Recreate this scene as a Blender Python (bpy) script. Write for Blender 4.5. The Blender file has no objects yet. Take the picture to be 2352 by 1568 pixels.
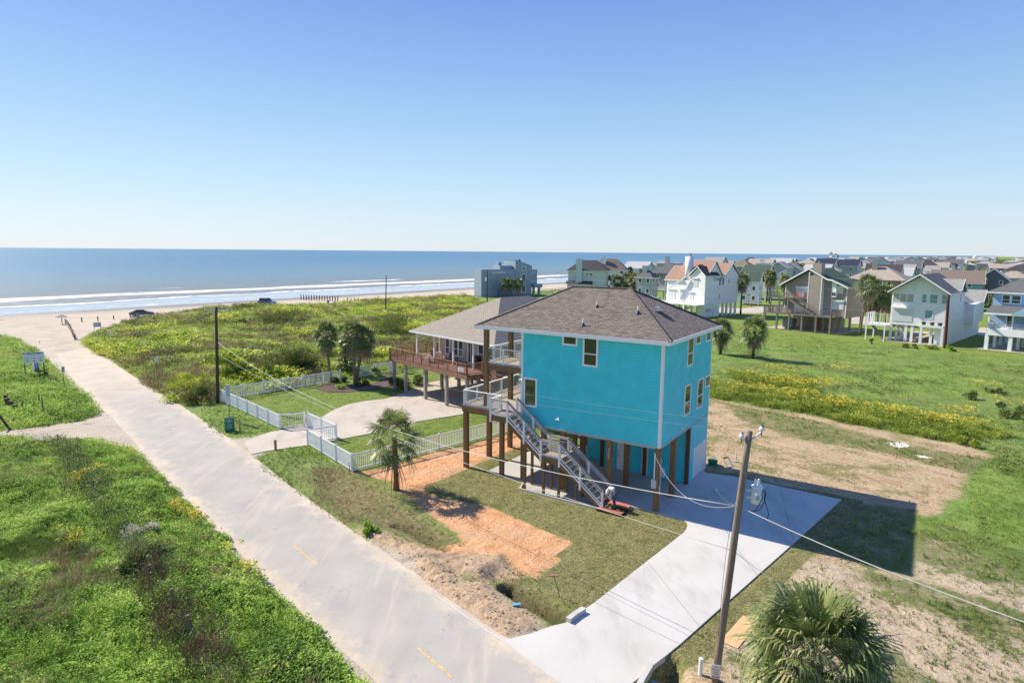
import bpy, math, random
import numpy as np
from mathutils import Vector, Matrix
random.seed(7); rng = np.random.default_rng(7)
S = bpy.context.scene
COL = S.collection

# ---------------------------------------------------------------- camera, sky, sun, exposure
FPX, PITCH, ROLL, CAMH = 1441.9, 0.142, 0.0084, 14.7
_f = np.array([0, math.cos(PITCH), -math.sin(PITCH)]); _r = np.array([1., 0, 0]); _u = np.cross(_r, _f)
CR = math.cos(ROLL)*_r + math.sin(ROLL)*_u; CU = -math.sin(ROLL)*_r + math.cos(ROLL)*_u; CF = _f
cam = bpy.data.cameras.new('camera'); camo = bpy.data.objects.new('camera', cam); COL.objects.link(camo)
camo.matrix_world = Matrix(((CR[0], CU[0], -CF[0], 0), (CR[1], CU[1], -CF[1], 0), (CR[2], CU[2], -CF[2], CAMH), (0, 0, 0, 1)))
cam.sensor_width = 36; cam.lens = 36*FPX/2352; cam.clip_start = 0.1; cam.clip_end = 60000
S.camera = camo
SUN_AZ = math.atan2(0.549, -0.8355)+math.radians(1.6)
SUN_DIR = Vector((math.cos(SUN_AZ)*math.cos(math.radians(40)), math.sin(SUN_AZ)*math.cos(math.radians(40)), math.sin(math.radians(40))))
w = bpy.data.worlds.new('World'); S.world = w; w.use_nodes = True
nt = w.node_tree; nt.nodes.clear()
wo = nt.nodes.new('ShaderNodeOutputWorld'); bg = nt.nodes.new('ShaderNodeBackground'); sk = nt.nodes.new('ShaderNodeTexSky')
sk.sky_type = 'NISHITA'; sk.sun_disc = False; sk.sun_elevation = math.radians(40); sk.sun_rotation = math.atan2(SUN_DIR.x, SUN_DIR.y)
sk.altitude = 0; sk.air_density = 1.0; sk.dust_density = 0.35; sk.ozone_density = 3.2
bg.inputs[1].default_value = 0.10
_tc = nt.nodes.new('ShaderNodeTexCoord'); _sp = nt.nodes.new('ShaderNodeSeparateXYZ'); nt.links.new(_tc.outputs['Generated'], _sp.inputs[0])
_rp = nt.nodes.new('ShaderNodeValToRGB'); nt.links.new(_sp.outputs[2], _rp.inputs[0])
_st = [(0, (218,232,242)), (.05, (208,229,244)), (.11, (190,221,246)), (.19, (163,203,243)), (.27, (141,183,238)), (.35, (122,160,231)), (1, (76,118,208))]
while len(_rp.color_ramp.elements) < len(_st): _rp.color_ramp.elements.new(.5)
for _e, (_p, _c) in zip(_rp.color_ramp.elements, _st):
    _e.position = _p; _e.color = (*[(((v/255+.055)/1.055)**2.4)*6.3 for v in _c], 1)
_mx = nt.nodes.new('ShaderNodeMix'); _mx.data_type = 'RGBA'; _mx.inputs[0].default_value = 0.85
nt.links.new(sk.outputs[0], _mx.inputs[6]); nt.links.new(_rp.outputs[0], _mx.inputs[7])
nt.links.new(_mx.outputs[2], bg.inputs[0]); nt.links.new(bg.outputs[0], wo.inputs[0])
sl = bpy.data.lights.new('sun', 'SUN'); sl.energy = 5.0; sl.angle = math.radians(0.5); sl.color = (1, 0.90, 0.735)
so = bpy.data.objects.new('sun', sl); COL.objects.link(so)
so.rotation_euler = (-SUN_DIR).to_track_quat('-Z', 'Y').to_euler()
S.view_settings.view_transform = 'Standard'; S.view_settings.look = 'None'
S.view_settings.exposure = 0.70; S.view_settings.gamma = 1

# ---------------------------------------------------------------- helpers
def px(x, y, z=0.0):
    """pixel of the 2352-wide view of the photograph -> point of the plane at height z"""
    d = CF + (x-1176)/FPX*CR - (y-784)/FPX*CU
    t = (z-CAMH)/d[2]
    return np.array([t*d[0], t*d[1], z])
CRP = dict(c1=(0,640,3.357),c2=(500,700,3.357),c3=(1000,660,3.357),c4=(1200,1000,3.734),c5=(1350,740,3.357),c6=(1650,1100,3.357),c7=(1500,660,3.664),c8=(2100,660,3.4386),e1=(1250,680,4.704),e2=(1700,680,5.88),e3=(2080,680,6.534),e4=(2340,680,5.2275),e5=(700,1100,3.357),e6=(1150,1400,3.36),e7=(1850,1400,3.4385),e8=(0,1167,2.2757),x5=(1950,1050,2.82),x6=(2000,850,3.0),xl=(0,880,4.9),xf=(550,1050,7.84),xu=(1940,1120,5.225),xr=(2450,670,7.042),q=(1631,1088,1.1657))
def dd(c, x, y):
    if c == 'D': return x, y
    o = CRP[c]; return (o[0]+x/o[2])*.84483, (o[1]+y/o[2])*.84483
def cp(c, x, y, z=0.0): return px(*dd(c, x, y), z)
def near_vert(base, x, y):
    """point of the pixel's ray nearest to the vertical line above base"""
    O = np.array([0, 0, CAMH]); d = CF + (x-1176)/FPX*CR - (y-784)/FPX*CU
    t = np.dot((np.array(base[:2])), d[:2])/np.dot(d[:2], d[:2])
    return O + t*d
def poly_px(c, pts, z=0.0): return [tuple(cp(c, x, y, z)[:2]) for x, y in pts]

class MB:
    def __init__(s): s.v = []; s.f = []
    def add(s, vs, fs):
        n = len(s.v); s.v += [tuple(map(float, v)) for v in vs]; s.f += [tuple(i+n for i in f) for f in fs]; return s
    def box(s, x0, x1, y0, y1, z0, z1):
        if x0 > x1: x0, x1 = x1, x0
        if y0 > y1: y0, y1 = y1, y0
        return s.add([(x0,y0,z0),(x1,y0,z0),(x1,y1,z0),(x0,y1,z0),(x0,y0,z1),(x1,y0,z1),(x1,y1,z1),(x0,y1,z1)],
              [(0,3,2,1),(4,5,6,7),(0,1,5,4),(1,2,6,5),(2,3,7,6),(3,0,4,7)])
    def beam(s, p, q, w, h=None, up=(0,0,1)):
        h = h or w; p = Vector(p); q = Vector(q); d = (q-p).normalized(); up = Vector(up)
        if abs(d.dot(up)) > .98: up = Vector((1,0,0))
        a = d.cross(up).normalized()*w/2; b = a.cross(d).normalized()*h/2
        vs = [p-a-b, p+a-b, p+a+b, p-a+b, q-a-b, q+a-b, q+a+b, q-a+b]
        return s.add(vs, [(0,3,2,1),(4,5,6,7),(0,1,5,4),(1,2,6,5),(2,3,7,6),(3,0,4,7)])
    def tube(s, pts, r, n=8, cap=True):
        pts = [Vector(p) for p in pts]; rs = r if isinstance(r, (list, tuple)) else [r]*len(pts)
        base = len(s.v); ref = None
        for i, p in enumerate(pts):
            d = (pts[min(i+1, len(pts)-1)]-pts[max(i-1, 0)]).normalized()
            if ref is None: ref = Vector((0,0,1)) if abs(d.z) < .9 else Vector((1,0,0))
            a = d.cross(ref)
            if a.length < 1e-4: a = d.cross(Vector((0,1,0)))
            a.normalize(); b = d.cross(a).normalized()
            for k in range(n):
                t = 2*math.pi*k/n; s.v.append(tuple(p+(a*math.cos(t)+b*math.sin(t))*rs[i]))
        for i in range(len(pts)-1):
            for k in range(n):
                k2 = (k+1) % n; s.f.append((base+i*n+k, base+i*n+k2, base+(i+1)*n+k2, base+(i+1)*n+k))
        if cap:
            s.f.append(tuple(base+k for k in range(n))[::-1]); s.f.append(tuple(base+(len(pts)-1)*n+k for k in range(n)))
        return s
    def prism(s, poly, lo, hi, axis='y'):
        """poly = list of 2-D points, extruded along axis; x,z profile along y by default"""
        n = len(poly)
        def P(a, b, t): return (a, t, b) if axis == 'y' else ((t, a, b) if axis == 'x' else (a, b, t))
        vs = [P(a, b, lo) for a, b in poly]+[P(a, b, hi) for a, b in poly]
        fs = [tuple(range(n)), tuple(range(2*n-1, n-1, -1))]+[(i, i+n, (i+1) % n+n, (i+1) % n) for i in range(n)]
        return s.add(vs, fs)
    def quad(s, *vs): return s.add(vs, [tuple(range(len(vs)))])
def finish_uv(me):
    """metric UVs: u runs level along each face, v up its slope"""
    n = len(me.loops)
    if not n: return
    co = np.empty(len(me.vertices)*3, np.float32); me.vertices.foreach_get('co', co); co = co.reshape(-1, 3)
    no = np.empty(len(me.polygons)*3, np.float32); me.polygons.foreach_get('normal', no); no = no.reshape(-1, 3)
    tot = np.empty(len(me.polygons), np.int32); me.polygons.foreach_get('loop_total', tot)
    li = np.empty(n, np.int32); me.loops.foreach_get('vertex_index', li)
    N = np.repeat(no, tot, axis=0); P = co[li]
    T = np.stack([-N[:, 1], N[:, 0], np.zeros(n)], 1); L = np.linalg.norm(T, axis=1)
    flat = L < .02; T[flat] = (1, 0, 0); L[flat] = 1; T /= L[:, None]
    B = np.cross(N, T)
    uv = np.stack([(P*T).sum(1), (P*B).sum(1)], 1).astype(np.float32)
    l = me.uv_layers.new(name='UVMap'); l.data.foreach_set('uv', uv.ravel())
def mesh_obj(name, mb, m, parent=None, smooth=False):
    me = bpy.data.meshes.new(name); me.from_pydata(mb.v, [], mb.f)
    import bmesh
    bm = bmesh.new(); bm.from_mesh(me); bmesh.ops.recalc_face_normals(bm, faces=bm.faces[:]); bm.to_mesh(me); bm.free()
    me.update(); finish_uv(me); me.materials.append(m)
    if smooth:
        me.polygons.foreach_set('use_smooth', [True]*len(me.polygons))
    o = bpy.data.objects.new(name, me); COL.objects.link(o)
    if parent is not None: o.parent = parent
    return o
def np_obj(name, V, F, m, parent=None, attrs=None, smooth=False):
    """fast mesh from arrays; F is (n,3) or (n,4); attrs: name -> per-vertex floats"""
    me = bpy.data.meshes.new(name); V = np.asarray(V, np.float32); F = np.asarray(F, np.int32); k = F.shape[1]
    me.vertices.add(len(V)); me.vertices.foreach_set('co', V.ravel())
    me.loops.add(F.size); me.loops.foreach_set('vertex_index', F.ravel())
    me.polygons.add(len(F)); me.polygons.foreach_set('loop_start', np.arange(0, F.size, k, dtype=np.int32))
    me.polygons.foreach_set('loop_total', np.full(len(F), k, np.int32))
    if smooth: me.polygons.foreach_set('use_smooth', np.ones(len(F), bool))
    me.update(calc_edges=True)
    for a, arr in (attrs or {}).items():
        at = me.attributes.new(a, 'FLOAT', 'POINT'); at.data.foreach_set('value', np.asarray(arr, np.float32))
    me.materials.append(m)
    o = bpy.data.objects.new(name, me); COL.objects.link(o)
    if parent is not None: o.parent = parent
    return o
def tag(o, label=None, cat=None, group=None, kind=None):
    if label: o['label'] = label
    if cat: o['category'] = cat
    if group: o['group'] = group
    if kind: o['kind'] = kind
    return o
def thing(name, label, cat, loc=(0,0,0), rz=0.0, group=None):
    o = bpy.data.objects.new(name, None); COL.objects.link(o); o.location = tuple(float(c) for c in loc); o.rotation_euler = (0,0,rz)
    o.empty_display_size = .3
    return tag(o, label, cat, group)
def dup(root, loc=None, rz=None, label=None, scale=None):
    def cpy(o, par):
        c = o.copy(); COL.objects.link(c); c.parent = par
        for ch in KIDS(o): cpy(ch, c)
        return c
    r = cpy(root, None)
    if loc is not None: r.location = tuple(float(c) for c in loc)
    if rz is not None: r.rotation_euler = (0,0,rz)
    if scale is not None: r.scale = (scale,)*3 if not isinstance(scale, tuple) else scale
    if label: r['label'] = label
    return r
def KIDS(o): return [c for c in list(o.children)]

# ---------------------------------------------------------------- materials
MATS = {}
def lin(c):
    return tuple(((v/255)/12.92 if v/255 <= .04045 else ((v/255+.055)/1.055)**2.4) for v in c)
class NT:
    def __init__(s, name):
        s.m = bpy.data.materials.new(name); s.m.use_nodes = True; s.t = s.m.node_tree; s.b = s.t.nodes['Principled BSDF']; s.L = s.t.links.new
    def n(s, typ, **kw):
        nd = s.t.nodes.new(typ)
        for k, v in kw.items():
            if k.startswith('i_'):
                nd.inputs[k[2:].replace('_', ' ')].default_value = v
            else: setattr(nd, k, v)
        return nd
    def noise(s, vec, scale, detail=4, rough=.55, dist=0):
        nd = s.n('ShaderNodeTexNoise'); nd.inputs['Scale'].default_value = scale; nd.inputs['Detail'].default_value = detail
        nd.inputs['Roughness'].default_value = rough; nd.inputs['Distortion'].default_value = dist
        if vec is not None: s.L(vec, nd.inputs['Vector'])
        return nd.outputs[0]
    def ramp(s, fac, stops, interp='LINEAR'):
        nd = s.n('ShaderNodeValToRGB'); nd.color_ramp.interpolation = interp
        e = nd.color_ramp.elements
        while len(e) < len(stops): e.new(.5)
        for i, (p, c) in enumerate(stops):
            e[i].position = p; e[i].color = (*c, 1) if len(c) == 3 else c
        s.L(fac, nd.inputs[0]); return nd.outputs[0]
    def mix(s, fac, a, b, mode='MIX'):
        nd = s.n('ShaderNodeMix', data_type='RGBA', blend_type=mode)
        for sock, v in ((nd.inputs[0], fac), (nd.inputs[6], a), (nd.inputs[7], b)):
            if hasattr(v, 'is_linked') or isinstance(v, bpy.types.NodeSocket): s.L(v, sock)
            else: sock.default_value = v if isinstance(v, (int, float)) else (*v, 1) if len(v) == 3 else v
        return nd.outputs[2]
    def math(s, op, a, b=0.0, c=None):
        nd = s.n('ShaderNodeMath', operation=op)
        for i, v in enumerate((a, b) if c is None else (a, b, c)):
            if isinstance(v, bpy.types.NodeSocket): s.L(v, nd.inputs[i])
            else: nd.inputs[i].default_value = v
        return nd.outputs[0]
    def rng(s, v, a, b, c=0., d=1.):
        nd = s.n('ShaderNodeMapRange'); s.L(v, nd.inputs[0])
        for i, q in enumerate((a, b, c, d)): nd.inputs[i+1].default_value = q
        nd.interpolation_type = 'SMOOTHSTEP'; return nd.outputs[0]
    def attr(s, name):
        nd = s.n('ShaderNodeAttribute', attribute_name=name); return nd.outputs['Fac']
    def coord(s, which='Object'): return s.n('ShaderNodeTexCoord').outputs[which]
    def geo(s): return s.n('ShaderNodeNewGeometry').outputs['Position']
    def scaled(s, vec, sc, rot=0.0):
        nd = s.n('ShaderNodeMapping'); s.L(vec, nd.inputs[0]); nd.inputs['Scale'].default_value = sc; nd.inputs['Rotation'].default_value = (0,0,rot); return nd.outputs[0]
    def bump(s, h, dist, strength=1.0):
        nd = s.n('ShaderNodeBump'); s.L(h, nd.inputs['Height']); nd.inputs['Distance'].default_value = dist; nd.inputs['Strength'].default_value = strength
        s.L(nd.outputs[0], s.b.inputs['Normal'])
    def col(s, c):
        if isinstance(c, bpy.types.NodeSocket): s.L(c, s.b.inputs['Base Color'])
        else: s.b.inputs['Base Color'].default_value = (*c, 1)
    def rough(s, r, spec=None):
        if isinstance(r, bpy.types.NodeSocket): s.L(r, s.b.inputs['Roughness'])
        else: s.b.inputs['Roughness'].default_value = r
        if spec is not None: s.b.inputs['Specular IOR Level'].default_value = spec
def plain(name, c, r=.6, var=.12, scale=3., metallic=0, spec=.4, grain=None):
    """painted or simple surface with slight weathering"""
    if name in MATS: return MATS[name]
    k = NT(name); p = k.coord('Object')
    f = k.noise(p, scale, 5); c = tuple(c)
    col = k.ramp(f, [(.3, tuple(v*(1-var) for v in c)), (.7, tuple(min(1, v*(1+var)) for v in c))])
    k.col(col); k.rough(r, spec); k.b.inputs['Metallic'].default_value = metallic
    if grain: k.bump(k.noise(p, grain, 3), .01, .4)
    MATS[name] = k.m; return k.m
def siding(name, c, pitch=.18, depth=.5, r=.55):
    if name in MATS: return MATS[name]
    k = NT(name); uv = k.coord('UV')
    sep = k.n('ShaderNodeSeparateXYZ'); k.L(uv, sep.inputs[0])
    fr = k.math('FRACT', k.math('DIVIDE', sep.outputs[1], pitch))
    line = k.math('LESS_THAN', fr, .10)
    nz = k.noise(k.coord('Object'), 1.3, 5); nz2 = k.noise(k.coord('Object'), 14, 2)
    base = k.ramp(nz, [(.3, tuple(v*.89 for v in c)), (.7, tuple(min(1, v*1.06) for v in c))])
    base = k.mix(k.math('MULTIPLY', line, depth), base, tuple(v*.62 for v in c))
    base = k.mix(k.math('MULTIPLY', nz2, .08), base, tuple(v*.7 for v in c))
    k.col(base); k.rough(r, .35); k.bump(fr, .018, .5); MATS[name] = k.m; return k.m
def shingle(name, c1, c2, cm, w=.32, h=.145):
    if name in MATS: return MATS[name]
    k = NT(name); uv = k.coord('UV')
    br = k.n('ShaderNodeTexBrick', offset=.5); k.L(uv, br.inputs['Vector'])
    br.inputs['Color1'].default_value = (*c1, 1); br.inputs['Color2'].default_value = (*c2, 1); br.inputs['Mortar'].default_value = (*cm, 1)
    br.inputs['Scale'].default_value = 1; br.inputs['Brick Width'].default_value = w; br.inputs['Row Height'].default_value = h
    br.inputs['Mortar Size'].default_value = .018; br.inputs['Mortar Smooth'].default_value = .3; br.inputs['Bias'].default_value = -.1
    nz = k.noise(uv, .6, 5); nz2 = k.noise(uv, 30, 2)
    c = k.mix(k.rng(nz, .35, .7, 0, .25), br.outputs['Color'], tuple(v*.75 for v in c1))
    c = k.mix(k.math('MULTIPLY', nz2, .22), c, tuple(min(1, v*1.5) for v in c1))
    sep = k.n('ShaderNodeSeparateXYZ'); k.L(uv, sep.inputs[0])
    fr = k.math('FRACT', k.math('DIVIDE', sep.outputs[1], h))
    k.col(c); k.rough(.9, .2); k.bump(fr, -.02, 1.); MATS[name] = k.m; return k.m
def wood(name, c, r=.75, along=1.):
    if name in MATS: return MATS[name]
    k = NT(name); p = k.scaled(k.coord('Object'), (9, 9, .8)); nz = k.noise(p, 1.6, 6, .65, 1.2); big = k.noise(k.coord('Object'), .9, 3)
    col = k.ramp(nz, [(.25, tuple(v*.55 for v in c)), (.5, c), (.78, tuple(min(1, v*1.35) for v in c))])
    col = k.mix(k.rng(big, .4, .7, 0, .35), col, tuple(v*.6 for v in c)); k.col(col); k.rough(r, .25); k.bump(nz, .01, .4); MATS[name] = k.m; return k.m
def planks(name, c, width=.14):
    if name in MATS: return MATS[name]
    k = NT(name); uv = k.coord('Object'); sep = k.n('ShaderNodeSeparateXYZ'); k.L(uv, sep.inputs[0])
    q = k.math('DIVIDE', sep.outputs[1], width); fr = k.math('FRACT', q); gap = k.math('LESS_THAN', fr, .08)
    fl = k.math('FLOOR', q); wn = k.n('ShaderNodeTexWhiteNoise', noise_dimensions='1D'); k.L(fl, wn.inputs['W'])
    base = k.ramp(wn.outputs[0], [(0, tuple(v*.82 for v in c)), (1, tuple(min(1, v*1.12) for v in c))])
    base = k.mix(k.math('MULTIPLY', k.noise(k.scaled(uv, (1, 12, 1)), 2, 5), .4), base, tuple(v*.6 for v in c))
    base = k.mix(k.math('MULTIPLY', gap, .75), base, tuple(v*.2 for v in c)); k.col(base); k.rough(.75, .25); MATS[name] = k.m; return k.m
def glass(name='window glass', tint=(.03, .045, .05), r=.06):
    if name in MATS: return MATS[name]
    k = NT(name); nz = k.noise(k.coord('Object'), 1.1, 2)
    k.col(k.ramp(nz, [(.35, tint), (.65, tuple(v*2.2 for v in tint))])); k.rough(r, .8); k.bump(k.noise(k.coord('Object'), 1.5, 1), .01, .25); MATS[name] = k.m; return k.m
def foliage(name, stops, trans=.25, r=.6, spec=.15, sc=.5):
    """leaf colour from the per-clump random attribute plus large patches"""
    if name in MATS: return MATS[name]
    k = NT(name); a = k.attr('rnd'); p = k.noise(k.geo(), sc, 3, .6)
    f = k.math('ADD', k.math('MULTIPLY', a, .6), k.math('MULTIPLY', k.rng(p, .3, .7), .4))
    c = k.ramp(f, stops); k.col(c); k.rough(r, spec)
    tr = k.n('ShaderNodeBsdfTranslucent'); k.L(c, tr.inputs[0]); mx = k.n('ShaderNodeMixShader'); mx.inputs[0].default_value = trans
    out = k.t.nodes['Material Output']; k.L(k.b.outputs[0], mx.inputs[1]); k.L(tr.outputs[0], mx.inputs[2]); k.L(mx.outputs[0], out.inputs[0])
    MATS[name] = k.m; return k.m
WHITE = plain('white paint', (.78, .79, .80), .45, .05)
WOODP = wood('treated lumber', (.23, .135, .065))
GLASS = glass()
DARK = plain('dark opening', (.02, .02, .022), .8)
GREYWOOD = wood('weathered grey wood', (.20, .185, .165))
CONC_POST = plain('weathered piling', (.30, .285, .25), .85, .2, 2.5)

# ---------------------------------------------------------------- numeric noise for the terrain
def _hash(ix, iy, seed):
    h = (ix.astype(np.int64)*374761393 + iy.astype(np.int64)*668265263 + seed*1442695041) & 0xffffffff
    h = ((h ^ (h >> 13))*1274126177) & 0xffffffff
    return ((h ^ (h >> 16)) & 0xffff)/65535.0
def vnoise(x, y, s=1.0, seed=0, octv=3):
    x = np.asarray(x, float)/s; y = np.asarray(y, float)/s; r = 0; a = 1; t = 0
    for o in range(octv):
        ix = np.floor(x); iy = np.floor(y); fx = x-ix; fy = y-iy; fx = fx*fx*(3-2*fx); fy = fy*fy*(3-2*fy)
        n = (_hash(ix, iy, seed+o)*(1-fx)+_hash(ix+1, iy, seed+o)*fx)*(1-fy)+(_hash(ix, iy+1, seed+o)*(1-fx)+_hash(ix+1, iy+1, seed+o)*fx)*fy
        r = r+n*a; t += a; a *= .5; x = x*2.03+11.3; y = y*2.03+5.7
    return r/t
def sdist(px_, py_, poly):
    """signed distance, + inside"""
    x = np.asarray(px_, float).ravel(); y = np.asarray(py_, float).ravel(); d = np.full(x.shape, 1e9); ins = np.zeros(x.shape, bool)
    n = len(poly)
    for i in range(n):
        ax, ay = poly[i]; bx, by = poly[(i+1) % n]; ex, ey = bx-ax, by-ay; L = ex*ex+ey*ey+1e-12
        t = np.clip(((x-ax)*ex+(y-ay)*ey)/L, 0, 1); d = np.minimum(d, np.hypot(x-ax-t*ex, y-ay-t*ey))
        c = ((ay > y) != (by > y)); 
        with np.errstate(divide='ignore', invalid='ignore'): xi = (bx-ax)*(y-ay)/(by-ay if by != ay else 1e-9)+ax
        ins ^= c & (x < xi)
    return np.where(ins, d, -d).reshape(np.asarray(px_).shape)
# ---------------------------------------------------------------- where the ground changes
C0 = np.array([8.377, 34.163]); TH = 0.5816
AX = np.array([-math.cos(TH), math.sin(TH)]); BX = np.array([math.sin(TH), math.cos(TH)])
def L2W(a, b): q = C0+AX*a+BX*b; return (q[0], q[1])
NSEA = np.array([-.785, .62]); TSH = np.array([.62, .785]); W0 = np.array([-75., 185.])
def mixpoly(*segs):
    r = []
    for s_ in segs:
        c = s_[0]
        for q in s_[1:]: r.append(L2W(*q) if c == 'L' else (tuple(q) if c == 'W' else tuple(cp(c, *q)[:2])))
    return r
SANDEDGE = (('c1',(2350,620),(1990,655),(1580,720),(1350,745),(1100,800),(950,850),(870,870),(720,950),(770,1020),(900,1100),(1000,1130),(1100,1220),(1240,1340),(1400,1440),(1560,1568)),
            ('xf',(0,840),(150,900),(380,1080),(740,1130)), ('xf',(1640,935),(2240,1240)))
P_sand = mixpoly(('D',(1000,1700),(820,1560),(700,1440),(600,1340),(520,1255),(450,1180),(360,1090),(310,1040),(230,1012),(0,1010),(-300,1012),(-300,985),(0,991),(29,988),(121,976),(190,967),(229,950),(214,924),(176,887),(128,845),(97,812),(72,795),(34,775),(0,769),(-250,752)),
    ('c1',(-400,800),(300,760),(560,790),(700,800),(870,860),(720,950),(770,1020),(900,1100),(1000,1130),(1100,1220),(1240,1340),(1400,1440),(1560,1568)),
    ('xf',(0,840),(150,900),(380,1080),(740,1130),(1100,1060),(1480,985),(1640,935),(2200,1240)),
    ('e5',(230,400),(60,420),(0,470),(0,560),(120,660),(250,740),(450,900),(640,1050),(830,1160),(1000,1230),(1300,1300),(1700,1330),(2000,1300)),
    ('e6',(180,420),(380,600),(600,590),(750,760),(1100,1000),(1180,1030),(900,1200),(1500,1532),(1800,1900)))
P_beach = mixpoly(('c1',(-1500,760),(0,770),(560,810),(720,945),(870,870),(950,850),(1100,800),(1350,745),(1580,720),(1990,655),(2350,622)),
    ('c2',(1000,440),(1700,395),(2350,345)),('c3',(700,480),(960,480)),
    ('W', tuple(W0+TSH*140-NSEA*34), tuple(W0+TSH*4000-NSEA*34), tuple(W0+TSH*4000+NSEA*200), tuple(W0-TSH*900+NSEA*200)))
P_orange = mixpoly(('e5',(870,620),(1240,560),(1560,440),(1900,380),(2300,260)),('L',(16.5,9.5),(12.2,9.5),(12.3,5.5)),('e5',(2350,400),(2060,520),(1750,660),(1530,740),(1520,790),(1700,860),(2030,900),(2350,1020)),
    ('e6',(1040,110),(1385,250),(1210,370),(1280,400),(1180,480),(1040,590),(850,500),(740,400),(560,370),(400,360),(200,330),(0,290)),
    ('e5',(1900,1250),(1700,1100),(1400,860),(1300,790),(1200,700),(1000,640)))
P_sod = mixpoly(('e5',(1520,790),(1530,740),(1750,660),(2060,520),(2350,400)),('L',(12.6,9),(3,9.2),(3,1)),('c6',(470,990),(660,1045),(720,1065),(738,1100),(700,1170),(190,1568)),
    ('e6',(1570,800),(1470,868),(1380,830),(1270,760),(1180,740),(1100,650),(1040,590),(1180,480),(1280,400),(1210,370),(1385,250),(1040,110)),('e5',(2350,1020),(2030,900),(1700,860)))
P_sod2 = mixpoly(('c6',(870,600),(1150,625),(1600,740),(2000,800),(2340,880),(2290,980),(1900,1370)),
    ('e7',(1240,370),(1100,500),(960,640),(830,760),(600,960),(400,1190),(250,1350),(0,1450),(-200,1560),(-300,1460),(0,1200),(395,850),(1030,290),(1330,10)),('c6',(2140,875),(900,628)))
P_dirt = mixpoly(('x5',(-260,60),(0,100),(300,160),(700,220),(1000,290),(1500,385),(1900,450),(2120,540),(1980,620),(1890,730),(1870,850),(1740,900),(1700,1000),(1480,990),(1500,1150),(1300,1400)),
    ('e7',(2235,560),(1700,640)),('D',(2100,1460),(2352,1480),(2600,1700),(1700,1750),(1560,1700)),('e7',(-100,1500),(250,1350),(400,1190),(830,760),(1240,370),(1420,50)),('c6',(2140,875),(900,600)),('L',(-.1,9.2),(9,9.2),(12,12)))
P_dirt2 = mixpoly(('D',(1860,1290),(2085,1320),(2110,1225),(2200,1240),(2352,1340),(2500,1420),(2500,1750),(1700,1750),(1640,1500),(1740,1400)))
P_lawn = mixpoly(('D',(500,918),(643,985),(760,985)),('c2',(1240,1470),(1500,1340),(1840,1290),(2350,1200),(2350,1050),(1850,1020),(1400,1120),(490,1270)))
P_lawn2 = mixpoly(('e5',(460,360),(870,610),(1560,440),(2300,260),(2350,0),(1890,85),(1480,150),(1050,260),(730,320)))
P_lawn3 = mixpoly(('D',(1600,730),(1770,800),(2000,790),(2352,830),(2700,860),(2700,740),(2352,735),(1700,690)))
P_brown = mixpoly(('e5',(480,600),(760,560),(870,640),(1000,650),(1250,790),(1350,870),(1700,1100),(1900,1260),(1700,1320),(1500,1290),(1200,1180),(1000,1120),(800,1080),(540,860)))
P_brown2 = mixpoly(('e6',(400,600),(550,460),(740,400),(850,520),(1040,600),(1250,740),(1380,850),(1290,985),(1100,900),(850,760),(620,640)))
P_dune = mixpoly(*SANDEDGE[:1], ('c2',(0,1330),(260,1330)),('D',(500,918)),('c2',(1410,1125),(1700,1090),(2100,1010)),('c3',(600,1000),(1100,900),(1500,620),(1100,560),(960,485),(700,480)),('c2',(2350,345),(1700,395),(1000,440)))
P_tip = mixpoly(('D',(-300,985),(0,991),(29,988),(121,976),(190,967),(229,950),(214,924),(176,887),(128,845),(97,812),(72,795),(34,775),(0,769),(-300,752)))
P_lush = mixpoly(('D',(1000,1750),(820,1560),(700,1440),(600,1340),(520,1255),(450,1180),(360,1090),(310,1040),(230,1012),(0,1010),(-400,1012),(-400,1750)))
P_road_clear = None
P_rod = mixpoly(('x5',(-350,30),(0,92),(300,150),(700,212),(1000,282),(1500,375),(1900,440),(2250,400),(2100,340),(1600,250),(1000,140),(500,60),(0,-20),(-300,-60)))
P_rod2 = mixpoly(('x6',(-60,500),(0,495),(250,540),(450,560),(600,580),(690,660),(600,680),(300,610),(0,570)))
# road centre strip from its two edges
def resample(P, n):
    P = np.array(P, float); d = np.r_[0, np.cumsum(np.hypot(*np.diff(P, axis=0).T))]; t = np.linspace(0, d[-1], n)
    return np.stack([np.interp(t, d, P[:, 0]), np.interp(t, d, P[:, 1])], 1)
rl = np.array(poly_px('D', [(130,812),(165,862),(230,925),(300,1000),(390,1095),(480,1190),(610,1320),(740,1440),(880,1568)]))
rr = np.array(poly_px('D', [(196,798),(240,824),(330,880),(430,945),(520,1006),(680,1130),(900,1290),(1157,1463),(1290,1568)]))
rl = np.vstack([rl, rl[-1]+(rl[-1]-rl[-2])/np.linalg.norm(rl[-1]-rl[-2])*22]); rr = np.vstack([rr, rr[-1]+(rr[-1]-rr[-2])/np.linalg.norm(rr[-1]-rr[-2])*22])
P_road = [tuple(q) for q in rl]+[tuple(q) for q in rr[::-1]]
P_drive = mixpoly(('L',(-.1,-.16)),('c6',(660,1045),(705,1056),(728,1072),(738,1100),(722,1140),(700,1170),(190,1568)),('e6',(1570,800),(1470,866),(1310,985),(1180,1015),(1000,1080),(740,1150),(1250,1532),(1500,1720)),
    ('e7',(-500,1610),(-300,1450),(0,1205),(395,853),(1030,290)),('c6',(2140,868),(1150,655),(900,622)),('L',(-.1,8.6)))
P_slab = [L2W(*q) for q in ((11.9,-.1),(-.1,-.1),(-.1,9.35),(9.3,9.35),(9.3,6.2),(11.85,5.25))]
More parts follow.
